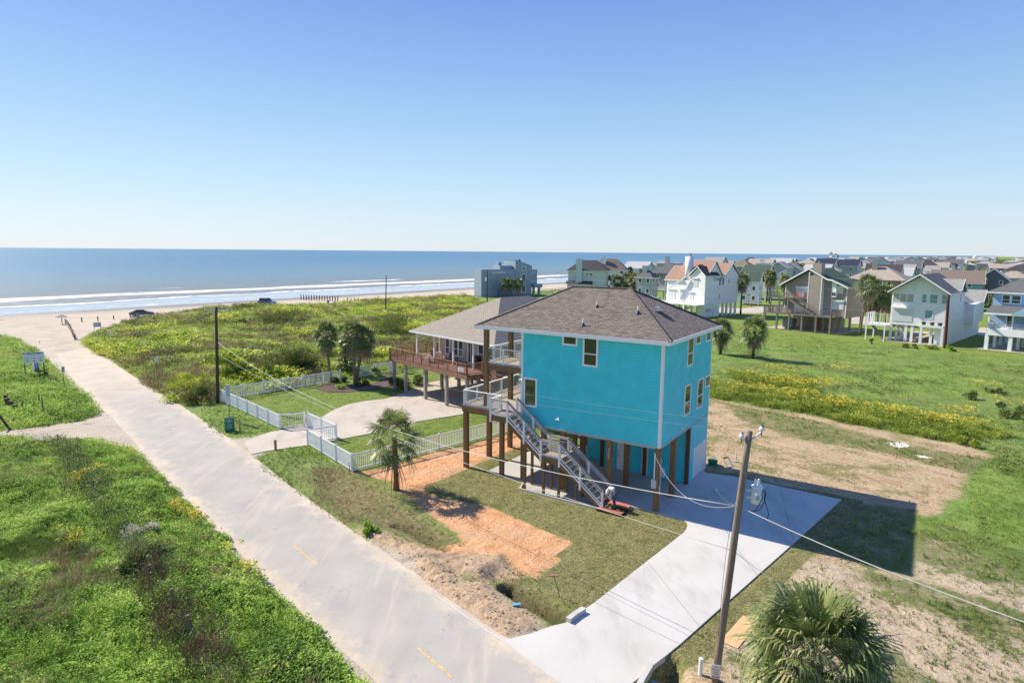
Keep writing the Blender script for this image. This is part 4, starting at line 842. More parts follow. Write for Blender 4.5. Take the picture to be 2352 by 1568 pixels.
chair(5.6, 2.9, 2.2, 'dark slatted patio chair nearest the seaward corner of the brown deck'); chair(3.5, 1.9, -.9, 'light brown patio chair with its back to the brown railing'); chair(2.6, 3.1, .6, 'brown slatted patio chair beside the glazed door')
q = np.array(ON)+UN*4.5+np.array([UN[1], -UN[0]])*1.5; tb = thing('patio_table', 'pale rectangular patio table among the chairs on the brown deck', 'table', (q[0], q[1], 3.5), -TN)
m = MB(); m.box(-.75,.75,-.42,.42,.42,.47); part('table_top', m, plain('pale stone top', (.5,.52,.55), .4), tb)
for x in (-.65,.65):
    for y in (-.34,.34): m = MB(); m.box(x-.04,x+.04,y-.04,y+.04,0,.42); part('leg', m, DARK, tb)
q = np.array(ON)+UN*(-.9)+np.array([UN[1], -UN[0]])*3.2; tb = thing('grill', 'black covered barbecue grill by the tan wall on the brown deck', 'grill', (q[0], q[1], 3.5), -TN)
m = MB(); m.box(-.45,.45,-.28,.28,.1,.85); part('cart', m, DARK, tb); m = MB(); m.prism([(-.28,.86),(.28,.86),(.28,1.05),(.12,1.2),(-.18,1.2),(-.28,1.05)], -.45, .45, 'x'); part('lid', m, plain('black vinyl', (.03,.03,.035), .5), tb)
# ================================================================ the houses along the shore and inland
def shingles_for(nm, c): return shingle(nm, c, tuple(v*.72 for v in c), tuple(v*.4 for v in c), .5, .2)
RF = dict(black=shingles_for('charcoal shingle', (.075, .073, .078)), brown=shingles_for('brown shingle', (.23, .185, .155)), tan=shingles_for('tan shingle', (.40, .345, .29)),
          rust=shingles_for('rust brown shingle', (.36, .23, .18)), green=shingles_for('green shingle', (.075, .115, .09)), grey=shingles_for('grey shingle', (.33, .33, .32)),
          navy=shingles_for('navy shingle', (.035, .045, .085)), pale=shingles_for('pale metal roof', (.46, .47, .48)), slate=shingles_for('slate shingle', (.14, .145, .155)))
WL = dict(white=siding('white lap siding', (.80, .81, .82), .25, .18), pale_green=siding('pale green siding', (.52, .61, .60), .25, .2), blue_grey=siding('blue grey stucco', (.27, .35, .42), 3.0, .12),
          taupe=siding('taupe siding', (.34, .295, .25), .22, .45), grey=siding('grey siding', (.40, .42, .44), .25, .25), dark_grey=siding('dark grey siding', (.15, .16, .18), .3, .3), cream=siding('cream siding', (.62, .57, .47), .25, .2),
          light_blue=siding('light blue siding', (.30, .47, .68), .25, .25), pale_blue=siding('pale blue siding', (.42, .60, .66), .25, .2), teal=siding('teal siding', (.22, .42, .43), .25, .25), yellow=siding('pale yellow siding', (.62, .52, .28), .25, .2), sand=siding('sand siding', (.50, .44, .37), .25, .2), pink=siding('salmon siding', (.60, .40, .32), .25, .2))
def shutter(parent, face, u0, u1, z0, z1, at=0.0, d=.28):
    m = MB(); s = WHITE
    def bb(p0, p1, q0, q1, d0, d1):
        if face == 'a': hb(m, at-d0, at-d1, p0, p1, q0, q1)
        else: hb(m, p0, p1, at-d0, at-d1, q0, q1)
    bb(u0-.1, u1+.1, z1-.28, z1, .0, d); r = part('shutter_box', m, s, parent); m = MB()
    def cc(p0, p1, q0, q1, d0, d1):
        if face == 'a': hb(m, at-d0, at-d1, p0, p1, q0, q1)
        else: hb(m, p0, p1, at-d0, at-d1, q0, q1)
    cc(u0, u1, z0, z1-.28, .0, .07); part('roll_shutter', m, plain('shutter slats', (.58,.60,.62), .5, .05), r)
def chimney(parent, a, b, w, d, z0, z1, mat, cap=True):
    m = MB(); hb(m, a-w/2, a+w/2, b-d/2, b+d/2, z0, z1); c = part('chimney', m, mat, parent)
    if cap: m = MB(); tubeA(m, [(a, b, z1), (a, b, z1+.45)], .16, 8); part('flue', m, plain('flue metal', (.3,.3,.31), .5), c)
# ---- blue modern house on the beach
V_ = np.array([.8396, .5432]); Lb = np.array([-V_[1], V_[0]])
B = hthing('modern_beach_house', 'blocky blue-grey modern house with slanted tower, seaward of the brown deck house', 'house', (-10.08, 203.11), theta_of(Lb))
m = MB(); hb(m, 0, 4.6, 0, 13.1, 0, 8.85); hb(m, .25, 4.4, .25, 12.9, 8.85, 8.95); part('wall', m, WL['blue_grey'], B)
m = MB(); m.prism([(13.1, 0), (13.1, 11.9), (19.7, 9.9), (19.7, 0)], -7.5, .1, 'x'); t_ = part('tower', m, WL['blue_grey'], B)
m = MB(); m.prism([(13.0, 11.95), (19.8, 9.93), (19.8, 9.99), (13.0, 12.05)], -7.6, .2, 'x'); part('coping', m, plain('coping', (.3,.36,.42), .6), t_)
m = MB(); hb(m, .6, 7, 19.7, 22.4, 2.8, 8.8); part('wing', m, WL['blue_grey'], B); m = MB(); hb(m, -1.5, 1, 20.0, 23.2, 2.7, 3.9); part('balcony', m, WL['blue_grey'], B)
for b_ in (20.6, 22.8): post_part(B, 0, b_, 0, 2.7, .7, WL['blue_grey'], 'pier')
m = MB(); hb(m, 1.5, 6, 8.0, 12.9, 8.9, 10.1); hb(m, 2.5, 4.5, 8.0, 9.2, 10.1, 11.2); part('penthouse', m, WL['blue_grey'], B)
m = MB(); hb(m, -.04, 0, -.04, 13.1, 2.45, 2.6); part('band', m, plain('band blue', (.19,.26,.33), .6), B)
m = MB(); hb(m, -.02, .3, 6.0, 12, .0, 2.4); part('garage_shade_panel', m, plain('shadow blue panel', (.15,.21,.29), .7), B)  # flat panel on the wall; the recess's shade is painted as darker blue
for u0, u1, z0, z1, mu in ((4.3,6.5,7.6,8.1,'none'), (6.8,9.0,7.6,8.1,'none'), (15.6,17.3,8.4,9.8,'slats'), (15.6,17.3,4.7,7.4,'slats'), (15.6,17.3,1.1,3.7,'slats')): window(B, 'a', u0, u1, z0, z1, at=-.1 if u0 > 13 else 0, fw=.16, mull=mu)
for z0, z1 in ((7.6,8.1),(4.6,5.0)): window(B, 'a', 19.9, 21.5, z0, z1, at=.6, fw=.14)
m = MB(); tubeA(m, [(2, 16, 11.1), (2, 16, 11.7), (2, 16.2, 11.9)], [.3,.3,.45], 8); part('roof_fan', m, DARK, t_)
# ---- pale green house with tall chimney
P = cp('e1', 1855, 655)
G = hthing('chimney_house', 'pale green house with black hip roof and tall chimney, right of the blue modern house', 'house', P, theta_of((-.97, .25)))
m = MB(); hb(m, 0, 11.4, 0, 9, 0, 8.95); hb(m, 4.4, 11.4, -1.6, 0, 0, 5.2); part('wall', m, WL['pale_green'], G); hip_roof(G, -.8, 12.0, -.7, 9.7, 9.1, 12.3, (3.2, 8.2), RF['black'], th=.15)
m = MB(); m.prism([(-2.1, 5.2), (0, 6.0), (0, 5.2)], -11.9, -3.9, 'x'); part('lower_roof', m, RF['black'], G); chimney(G, 8.0, -.4, 1.8, 1.3, 0, 12.7, WL['pale_green'])
window(G, 'b', 5.2, 5.9, 7.6, 8.5, fw=.1, mull='v'); window(G, 'b', 3.9, 4.9, 7.6, 8.5, fw=.1, mull='v')
for a_ in (9.2, 6.6): window(G, 'b', a_-.5, a_+.5, 3.5, 4.8, at=-1.6, fw=.1, mull='v')
window(G, 'b', 1.6, 2.6, 2.6, 4.3, fw=.1, mull='v')
P = cp('e1', 2120, 560)
G2 = hthing('white_house', 'white house with steep brown roof behind the pale green chimney house', 'house', P, theta_of((-.97, .25)))
m = MB(); hb(m, 0, 11, 0, 8, 0, 8.3); part('wall', m, WL['white'], G2); hip_roof(G2, -.5, 11.5, -.6, 8.6, 8.3, 12.4, (3.6, 9.6), RF['brown'], soffit=False); chimney(G2, 8.2, 2.5, 1.3, 1.2, 8, 13.4, WL['white']); window(G2, 'b', 1, 2.2, 7, 8.3, fw=.12, mull='v'); window(G2, 'b', 4, 5.2, 5.6, 7, fw=.12, mull='v')
# ---- white house with several gables
L1 = np.array([-.5855, .8106]); W1 = hthing('multi_gable_house', 'large white house with rust and black gables and a tall round chimney, on white pilings', 'house', (44.26, 144.65), theta_of(L1))
m = MB(); hb(m, 0, 11.2, 0, 6.8, 2.9, 8.4); hb(m, 0, 7, 6.8, 12.6, 2.9, 9.6); m.prism([(-.0, 8.4), (-.0, 9.6), (-3.2+1.05, 11.4), (-4.3, 9.6), (-4.3, 8.4)], 0, 3.0, 'y'); part('wall', m, WL['white'], W1)
m = MB(); m.prism([(2.9, 8.3), (2.9, 11.2), (4.2, 12.8), (6.8, 9.7), (6.8, 8.3)], -9, -.6, 'x'); m.prism([(6.8, 9.6), (9.6, 12.1), (12.6, 9.6)], -7, 0, 'x'); part('gable_wall', m, WL['white'], W1)
gable_roof(W1, .3, 9.0, 2.0, 7.0, 10.3, 12.95, RF['rust'], 'a', apex=4.2, ze2=9.45); gable_roof(W1, -.3, 7.2, 6.7, 12.9, 9.5, 12.3, RF['rust'], 'a'); gable_roof(W1, -.35, 4.65, -.4, 5.0, 9.4, 11.6, RF['black'], 'b')
gable_roof(W1, 6.2, 11.7, -.4, 7, 8.2, 11.6, RF['rust'], 'a')
m = MB(); tubeA(m, [(6.0, 1.6, 8.5), (6.0, 1.6, 13.9)], .95, 16); ch = part('chimney', m, WL['white'], W1, True); m = MB(); tubeA(m, [(5.8, 1.6, 13.9), (5.8, 1.6, 14.7)], .2, 8); part('flue', m, plain('flue metal', (.3,.3,.31), .5), ch)
for u0, u1, z0, z1 in ((2.3, 3.7, 7.0, 9.1), (3.4, 4.6, 3.8, 5.8)): shutter(W1, 'b', u0-.3, u1-.3, z0, z1)
for u0, u1 in ((5.6, 7.2), (8.4, 10.6)): shutter(W1, 'b', u0, u1, 3.7, 6.2)
for u0, u1, z0, z1 in ((5.0,5.8,7.2,9.1),(6.2,7.0,7.2,9.1),(8.6,9.1,7.6,8.8),(5.1,5.6,4.0,5.4)): window(W1, 'a', u0, u1, z0, z1, fw=.08, pane=plain('dark glazing', (.12,.14,.16), .2))
m = MB(); hb(m, -.4, 15.8, -3.2, -.03, 2.85, 3.05); part('deck', m, WHITE, W1)
rail(W1, (.3,-3.1,3.05), (15.6,-3.1,3.05), 1.0, post=2, base=.4); rail(W1, (15.6,-3.1,3.05), (15.6,0,3.05), 1.0, post=1.5, base=.4)
m = MB(); beamA(m, (9.4,-1.3,6.2), (5.0,-.6,9.3), .4, .3); part('stair_parapet', m, WL['white'], W1)
m = MB(); beamA(m, (9, -4, .1), (5.5, -4, 2.9), .9, .2); part('outside_stair', m, WHITE, W1)
m = MB(); hb(m, .2, 2.2, 0.3, 5.0, 0, 2.9); hb(m, 0, 5, 3.6, 5.2, 0, 2.9); part('ground_store', m, WL['white'], W1)
for b_ in (5.6, 7.4, 8.9, 10.6, 12.3): post_part(W1, .3, b_, 0, 2.9, .42, WHITE)
for a_ in (3.4, 5.2, 7, 9, 11, 13, 15): post_part(W1, a_, -.2 if a_ < 12 else -2.8, 0, 2.9, .42, WHITE)
for a_, b_ in ((6,8),(6,12),(9,6.5),(11,6.5)): post_part(W1, a_, b_, 0, 2.9, .42, WHITE)
m = MB(); hb(m, -.2, 0, 1.2, 2.4, 1.2, 2.0); part('electric_box', m, plain('meter grey', (.5,.52,.53), .5), W1)
# ---- taupe house with weathered decks
LT = np.array([-.6297, .7768]); T1 = hthing('taupe_house', 'taupe house with green roof and weathered grey decks on tall pilings', 'house', (62.43, 117.02), theta_of(LT))
m = MB(); m.prism([(-.2, 2.8), (-.2, 8.5), (-2.5, 9.7), (-3.6, 9.85), (-7.0, 11.7), (-12.0, 8.7), (-12.0, 2.8)], 0, 8, 'y'); part('wall', m, WL['taupe'], T1)
m = MB(); m.prism([(.45, 8.45), (-2.5, 9.8), (-3.4, 9.9), (-7, 11.8), (-12.6, 8.5), (-12.6, 8.7), (-7, 12.0), (-3.4, 10.1), (-2.5, 10.0), (.45, 8.65)], -1.2, 8.5, 'y'); r_ = part('roof', m, RF['green'], T1)
m = MB(); m.prism([(.5, 8.40), (-2.5, 9.75), (-3.4, 9.85), (-7, 11.75), (-12.65, 8.45), (-12.65, 8.72), (-7, 12.02), (-3.4, 10.12), (-2.5, 10.02), (.5, 8.67)], -1.27, -1.205, 'y'); m.box(.455, .52, -1.2, 8.5, 8.42, 8.64); part('fascia', m, WHITE, r_)
m = MB(); hb(m, 4.5, 6.9, -1.1, 0, 2.9, 10.6); part('chimney_chase', m, WL['taupe'], T1); chimney(T1, 5.6, -.2, 1.7, 1.4, 10.3, 13.0, WL['taupe'])
m = MB(); hb(m, 1.9, 2.75, -.5, 0, 6.7, 9.7); part('white_bay', m, WHITE, T1); m = MB()
for a_ in (2.15, 2.5): hb(m, a_-.1, a_+.1, -.55, -.5, 7.0, 7.6); 
part('vent_slot', m, DARK, T1)
for a_, z0, z1 in ((4.45,2.9,10.4),(6.9,2.9,11.4),(.15,2.8,8.4),(12.0,2.8,8.6),(2.8,2.9,9.6)): m = MB(); hb(m, a_-.07, a_+.07, -1.13 if 4 < a_ < 7 else -.03, -.0, z0, z1); part('trim', m, WHITE, T1)
shutter(T1, 'b', .8, 2.0, 7.4, 8.8) ; shutter(T1, 'b', .55, 2.6, 4.4, 6.2); shutter(T1, 'b', 7.3, 9.8, 5.9, 8.4)
m = MB(); hb(m, 8.2, 9.9, -.3, -.05, 3.3, 5.3); part('glass_door', m, WHITE, T1)
m = MB(); hb(m, .8, 14.1, -4.2, -.05, 3.05, 3.22); hb(m, 12.0, 14.1, 0, 5, 3.05, 3.22); part('deck', m, GREYWOOD, T1)
m = MB(); hb(m, 9.6, 13.6, -3.2, -.05, 6.05, 6.2); part('upper_deck', m, GREYWOOD, T1)
for p, q in (((.8,-4.15,3.22),(14.05,-4.15,3.22)), ((.8,-4.15,3.22),(.8,-.4,3.22)), ((14.05,-4.15,3.22),(14.05,4.5,3.22)), ((9.7,-3.15,6.2),(13.5,-3.15,6.2)), ((13.55,-3.15,6.2),(13.55,0,6.2)), ((6.9,-.9,6.2),(9.6,-.9,6.2))): rail(T1, p, q, 1.05, GREYWOOD, post=1.7, bal=.16, th=.12, base=.1)
m = MB(); hb(m, 6.9, 9.6, -.95, -.05, 6.05, 6.2); part('small_balcony', m, GREYWOOD, T1)
m = MB()
for b_ in (-3.1, -2.2): beamA(m, (9.8, b_, 6.1), (4.6, b_, 3.2), .1, .35); beamA(m, (9.8, b_, 7.1), (4.6, b_, 4.2), .09, .12)
for k in range(14): a_ = 9.6-k*.37; hb(m, a_-.14, a_+.14, -3.1, -2.2, 6.05-k*.205, 6.1-k*.205)
part('stair', m, GREYWOOD, T1)
for a_ in (1.0, 3.6, 6.3, 8.8, 11.3, 13.9): post_part(T1, a_, -4.0, 0, 3.1, .3, GREYWOOD)
for a_, b_ in ((13.4,-3),(11.6,-3),(9.8,-3)): post_part(T1, a_, b_, 3.2, 6.1, .25, GREYWOOD)
for a_ in (.4, 2.4, 4.2, 6, 8): 
    for b_ in (.3, 3, 7.6): post_part(T1, a_, b_, 0, 2.8, .26, CONC_POST)
m = MB(); hb(m, 3.8, 11.6, 3, 7.8, 0, 2.8); part('ground_room', m, WL['taupe'], T1); m = MB(); hb(m, 6.2, 7.2, 2.9, 3.0, .1, 2.1); part('door', m, plain('red door', (.42,.06,.045), .5), T1)
m = MB(); hb(m, 9.4, 11.4, -1.5, .2, .2, 2.0); part('storage_box', m, plain('grey storage', (.2,.22,.24), .6), T1)
for k_, (a_, c_) in enumerate(((8.9, (.75,.25,.10)), (8.5, (.70,.45,.6)), (8.0, (.80,.60,.55)), (7.6, (.35,.16,.25)))):
    q = np.array([62.43,117.02])+LT*a_+np.array([LT[1],-LT[0]])*(-.95)
    t_ = MB(); n_ = 8
    for i in range(n_):
        u0 = -.2+.4*i/n_; u1 = u0+.4/n_; y0 = .03*math.sin(i*2.1); y1 = .03*math.sin((i+1)*2.1); t_.add([(u0, y0, -.95), (u1, y1, -.95), (u1, y1, .06), (u0, y0, .06), (u0, y0+.02, -.95), (u1, y1+.02, -.95), (u1, y1+.02, .06), (u0, y0+.02, .06)], [(0,1,2,3),(7,6,5,4),(0,4,5,1),(3,2,6,7),(1,5,6,2),(0,3,7,4)])
    o = mesh_obj('towel', t_, plain('towel %d' % k_, c_, .9)); o.location = (q[0], q[1], 7.3); o.rotation_euler = (0, 0, -theta_of(LT))
    tag(o, ['orange beach towel hanging over the small balcony rail of the taupe house', 'lilac beach towel hanging over the small balcony rail of the taupe house', 'pale pink beach towel hanging over the small balcony rail of the taupe house', 'dark plum towel hanging over the small balcony rail of the taupe house'][k_], 'towel', 'towels on the balcony rail')
# ---- white gabled house at the right
LR = np.array([-.688, .7255]); R1 = hthing('white_gable_house', 'white gable-fronted house with grey roof and roll shutter, right of the taupe house', 'house', (71.01, 101.86), theta_of(LR))
m = MB(); gable_walls(m, 0, 8.4, 0, 10.2, 2.9, 8.6, 11.3, 'b'); hb(m, 0, 8.4, 10.2, 24, 2.9, 6.4); hb(m, -1.2, 0, 12, 20, 2.9, 6.3); part('wall', m, WL['white'], R1)
gable_roof(R1, -.35, 8.75, -1.35, 10.6, 8.4, 11.45, RF['slate'], 'b'); gable_roof(R1, -.3, 8.7, 10.2, 24.4, 6.2, 9.0, RF['grey'], 'b')
m = MB(); m.prism([(5.6, 8.6), (7.2, 10.3), (8.8, 8.6)], -3, .05, 'x'); part('dormer_wall', m, WL['white'], R1); gable_roof(R1, -.4, 3.4, 5.2, 9.2, 8.7, 10.6, RF['grey'], 'a', name='dormer_roof')
gable_roof(R1, -1.6, 3, 17, 21, 6.4, 8.4, RF['grey'], 'a', name='dormer_roof')
for u0, u1 in ((.45,1.3),(1.75,3.0),(2.95+.35,4.1)): window(R1, 'b', u0-.1, u1-.1, 6.8, 8.35, fw=.1, mull='h', pane=plain('aqua blinds', (.22,.38,.38), .2))
window(R1, 'b', 2.1, 3.4, 4.15, 5.75, fw=.14, pane=MATS['aqua blinds'])
for k in range(3): window(R1, 'b', 5.1+k*1.05, 6.1+k*1.05, 6.8, 8.2, fw=.06, pane=plain('beige blind', (.42,.39,.36), .7))
shutter(R1, 'b', 5.1, 8.1, 3.5, 6.0, d=.45)
m = MB(); hb(m, .3, 3.8, -1.0, -.02, 2.85, 3.25); part('ledge', m, WHITE, R1)
for a_ in (3.2, 2.0, .9):
    q = np.array([71.01,101.86])+LR*a_+np.array([LR[1],-LR[0]])*(-.6); t_ = MB(); t_.tube([(0,0,0),(0,0,.5)], [.28,.34], 8); o = mesh_obj('planter', t_, plain('brown planter', (.10,.06,.05), .8)); o.location = (q[0], q[1], 3.25)
    tag(o, 'round brown planter on the white ledge, '+{3.2: 'leftmost of three', 2.0: 'middle of three', .9: 'rightmost of three'}[a_], 'planter', 'planters on the white ledge')
m = MB(); hb(m, .1, 1.7, .02, 4, 0, 2.9); hb(m, -.0, .1, 0, 24, 0, 2.9) ; part('lower_wall', m, WL['white'], R1)
for a_, b_ in ((.4,-.8),(3.4,-.8),(2.2,.3),(2.6,2),(5.0,.3),(5.9,.3),(6.7,2.5),(7.3,3),(8.2,.3),(7.6,1.4),(4.4,3),(8.2,4),(8.2,9)): post_part(R1, a_, b_, 0, 2.9, .38, WHITE)
m = MB(); hb(m, 8.5, 11.8, -1.4, 3, 2.55, 2.75); part('side_deck', m, WHITE, R1)
for p, q in (((8.5,-1.35,2.75),(11.7,-1.35,2.75)), ((11.7,-1.35,2.75),(11.7,2.9,2.75))): rail(R1, p, q, 1.9, WHITE, post=1.1, base=.1, bal=.55, th=.12)
for a_, b_ in ((11.6,-1.3),(11.6,2.8),(8.7,-1.3)): post_part(R1, a_, b_, 0, 2.55, .2, WHITE)
m = MB(); beamA(m, (11,-.4,2.6), (8.8,-.4,.0), 1.0, .15); part('outside_stair', m, GREYWOOD, R1)
for u0, u1, z0, z1 in ((6.8,7.3,6.8,8.4),(10.6,11,4.6,6)): window(R1, 'a', u0, u1, z0, z1, fw=.07)
# ---- light blue house at the right edge
LB2 = np.array([-.6526, .7577]); U1 = hthing('light_blue_house', 'light blue house with grey hip roof and white-railed porch at the right edge', 'house', (75.29, 98.71), theta_of(LB2))
m = MB(); hb(m, .4, -12, 3, 12, 3.3, 8.8); part('wall', m, WL['light_blue'], U1); hip_roof(U1, -12.8, 1.2, 2.2, 12.8, 8.95, 12.2, (-7.4, -4.2), RF['slate'], th=.16)
m = MB(); m.prism([(-.7, 5.75), (3.0, 6.9), (3.0, 5.75)], -.5, 12.3, 'x'); pr = part('porch_roof', m, RF['slate'], U1); m = MB(); m.box(-.6, 12.4, -.75, -.701, 5.6, 5.85); part('fascia', m, WHITE, pr)
m = MB(); m.prism([(2.8, 5.8), (6.0, 7.9), (9.2, 5.8)], -.8, 2.4, 'y'); part('porch_gable', m, WL['light_blue'], U1)
m = MB(); hb(m, .1, -12.2, -.2, 3, 3.1, 3.3); hb(m, .1, -12.2, -.25, -.2, 2.3, 3.3); part('porch_deck', m, WHITE, U1)
rail(U1, (0,-.1,3.3), (-3,-.1,3.3), .95, bal=.14, post=3); rail(U1, (-3,-.1,3.3), (-12,-.1,3.3), .95, bal=.14, post=3); rail(U1, (.05,-.1,3.3), (.05,3,3.3), .95, bal=.14, post=3)
for a_ in (0, -3, -6, -9, -12): post_part(U1, a_, -.05, 3.3, 5.75, .2, WHITE, 'porch_column'); post_part(U1, a_, .1, 0, 2.4, .5, WHITE, 'pier')
for a_ in (0, -3, -6, -9):
    for b_ in (3.2, 7, 11): post_part(U1, a_-.4, b_, 0, 3.1, .4, WHITE, 'pier')
window(U1, 'b', -3.2, -1.9, 7.2, 8.6, at=3, fw=.12, mull='h'); window(U1, 'b', -1.85, -.7, 7.2, 8.6, at=3, fw=.12, mull='h'); window(U1, 'b', -7, -5, 7.2, 8.6, at=3, fw=.12, mull='h'); window(U1, 'b', -2.6, -1.6, 3.5, 5.4, at=3, fw=.1, mull='h'); window(U1, 'b', -6.8, -5.4, 3.5, 5.4, at=3, fw=.1, mull='h')
sheet('house_pad', [tuple(np.array([75.29,98.71])+LB2*a_+np.array([LB2[1],-LB2[0]])*b_) for a_, b_ in ((1,-.8),(-13,-.8),(-13,12),(1,12))], .05, CO)
sheet('house_pad', [tuple(np.array([71.01,101.86])+LR*a_+np.array([LR[1],-LR[0]])*b_) for a_, b_ in ((0,-1.2),(9,-1.2),(9,20),(0,20))], .05, CO)
sheet('house_pad', [tuple(np.array([62.43,117.02])+LT*a_+np.array([LT[1],-LT[0]])*b_) for a_, b_ in ((0,-2),(14,-4),(14,9),(0,9))], .05, CO)

# ---- the simpler houses behind
def small_house(label, P, th, w, d, z0, ze, zr, roof, wall, rcol, group=None, chim=None, porch=False, wins=2, name='house', piles=True):
    h = hthing(name, label, 'house', (P[0], P[1]), th, group); wm = WL[wall]; m = MB()
    if roof == 'gable_b': gable_walls(m, 0, w, 0, d, z0, ze, zr-.12, 'b')
    elif roof == 'gable_a': gable_walls(m, 0, w, 0, d, z0, ze, zr-.12, 'a')
    else: hb(m, 0, w, 0, d, z0, ze)
    part('wall', m, wm, h); e = .45
    sl = (zr-ze)/(w/2 if roof == 'gable_b' else d/2)
    if roof == 'gable_b': gable_roof(h, -e, w+e, -e, d+e, ze-sl*e, zr, RF[rcol], 'b')
    elif roof == 'gable_a': gable_roof(h, -e, w+e, -e, d+e, ze-sl*e, zr, RF[rcol], 'a')
    elif roof == 'flat':
        m = MB(); hb(m, -.1, w+.1, -.1, d+.1, ze, ze+.35); part('roof', m, RF[rcol], h)
    else:
        r0 = min(w, d)*.45
        if w >= d: hip_roof(h, -e, w+e, -e, d+e, ze, zr, (r0, w-r0) if w-r0 > r0 else (w/2-.2, w/2+.2), RF[rcol], soffit=False, th=.15)
        else: hip_roof(h, -e, w+e, -e, d+e, ze, zr, (r0, d-r0), RF[rcol], along='b', soffit=False, th=.15)
    if z0 > 1 and piles:
        for a, b in ((.3,.3), (w-.3,.3), (.3, d-.3), (w/2, .3), (.3, d/2)): post_part(h, a, b, 0, z0, .4, WHITE if wall in ('white', 'pale_blue', 'light_blue', 'cream') else CONC_POST)
    zf = max(z0, .5); nst = 2 if ze-zf > 4.2 else 1
    for s_ in range(nst):
        zb = zf+.9+s_*2.8
        for k in range(wins):
            u = w*(k+.5)/wins; window(h, 'b', u-.5, u+.5, zb, min(zb+1.4, ze-.15), fw=.13, name='window'); 
            u = d*(k+.5)/wins; window(h, 'a', u-.5, u+.5, zb, min(zb+1.4, ze-.15), fw=.13, name='window')
    if chim: chimney(h, w*.6, d*.4, 1.3, 1.1, ze-1, zr+1.2, WL[chim] if chim in WL else chim, cap=False)
    if porch:
        m = MB(); hb(m, -.2, w+.2, -2.4, -.02, zf+.0, zf+.2); part('porch_deck', m, WHITE, h); rail(h, (0,-2.3,zf+.2), (w,-2.3,zf+.2), .95, post=2.5, bal=.25)
        for k in range(4): post_part(h, w*k/3, -2.3, 0, ze-.1, .25, WHITE, 'porch_column')
        m = MB(); hb(m, -.5, w+.5, -2.7, -.46, ze-.15, ze); part('porch_roof', m, RF[rcol], h)
    return h
def by_eave(c, xl, xr, ye, ze, th=None):
    """near corner and size of a house from where its eave line shows, ze metres up"""
    P = cp(c, (xl+xr)/2, ye, ze); D_ = math.hypot(P[0], P[1]); W = abs(dd(c, xr, 0)[0]-dd(c, xl, 0)[0])*D_/FPX
    return P, W
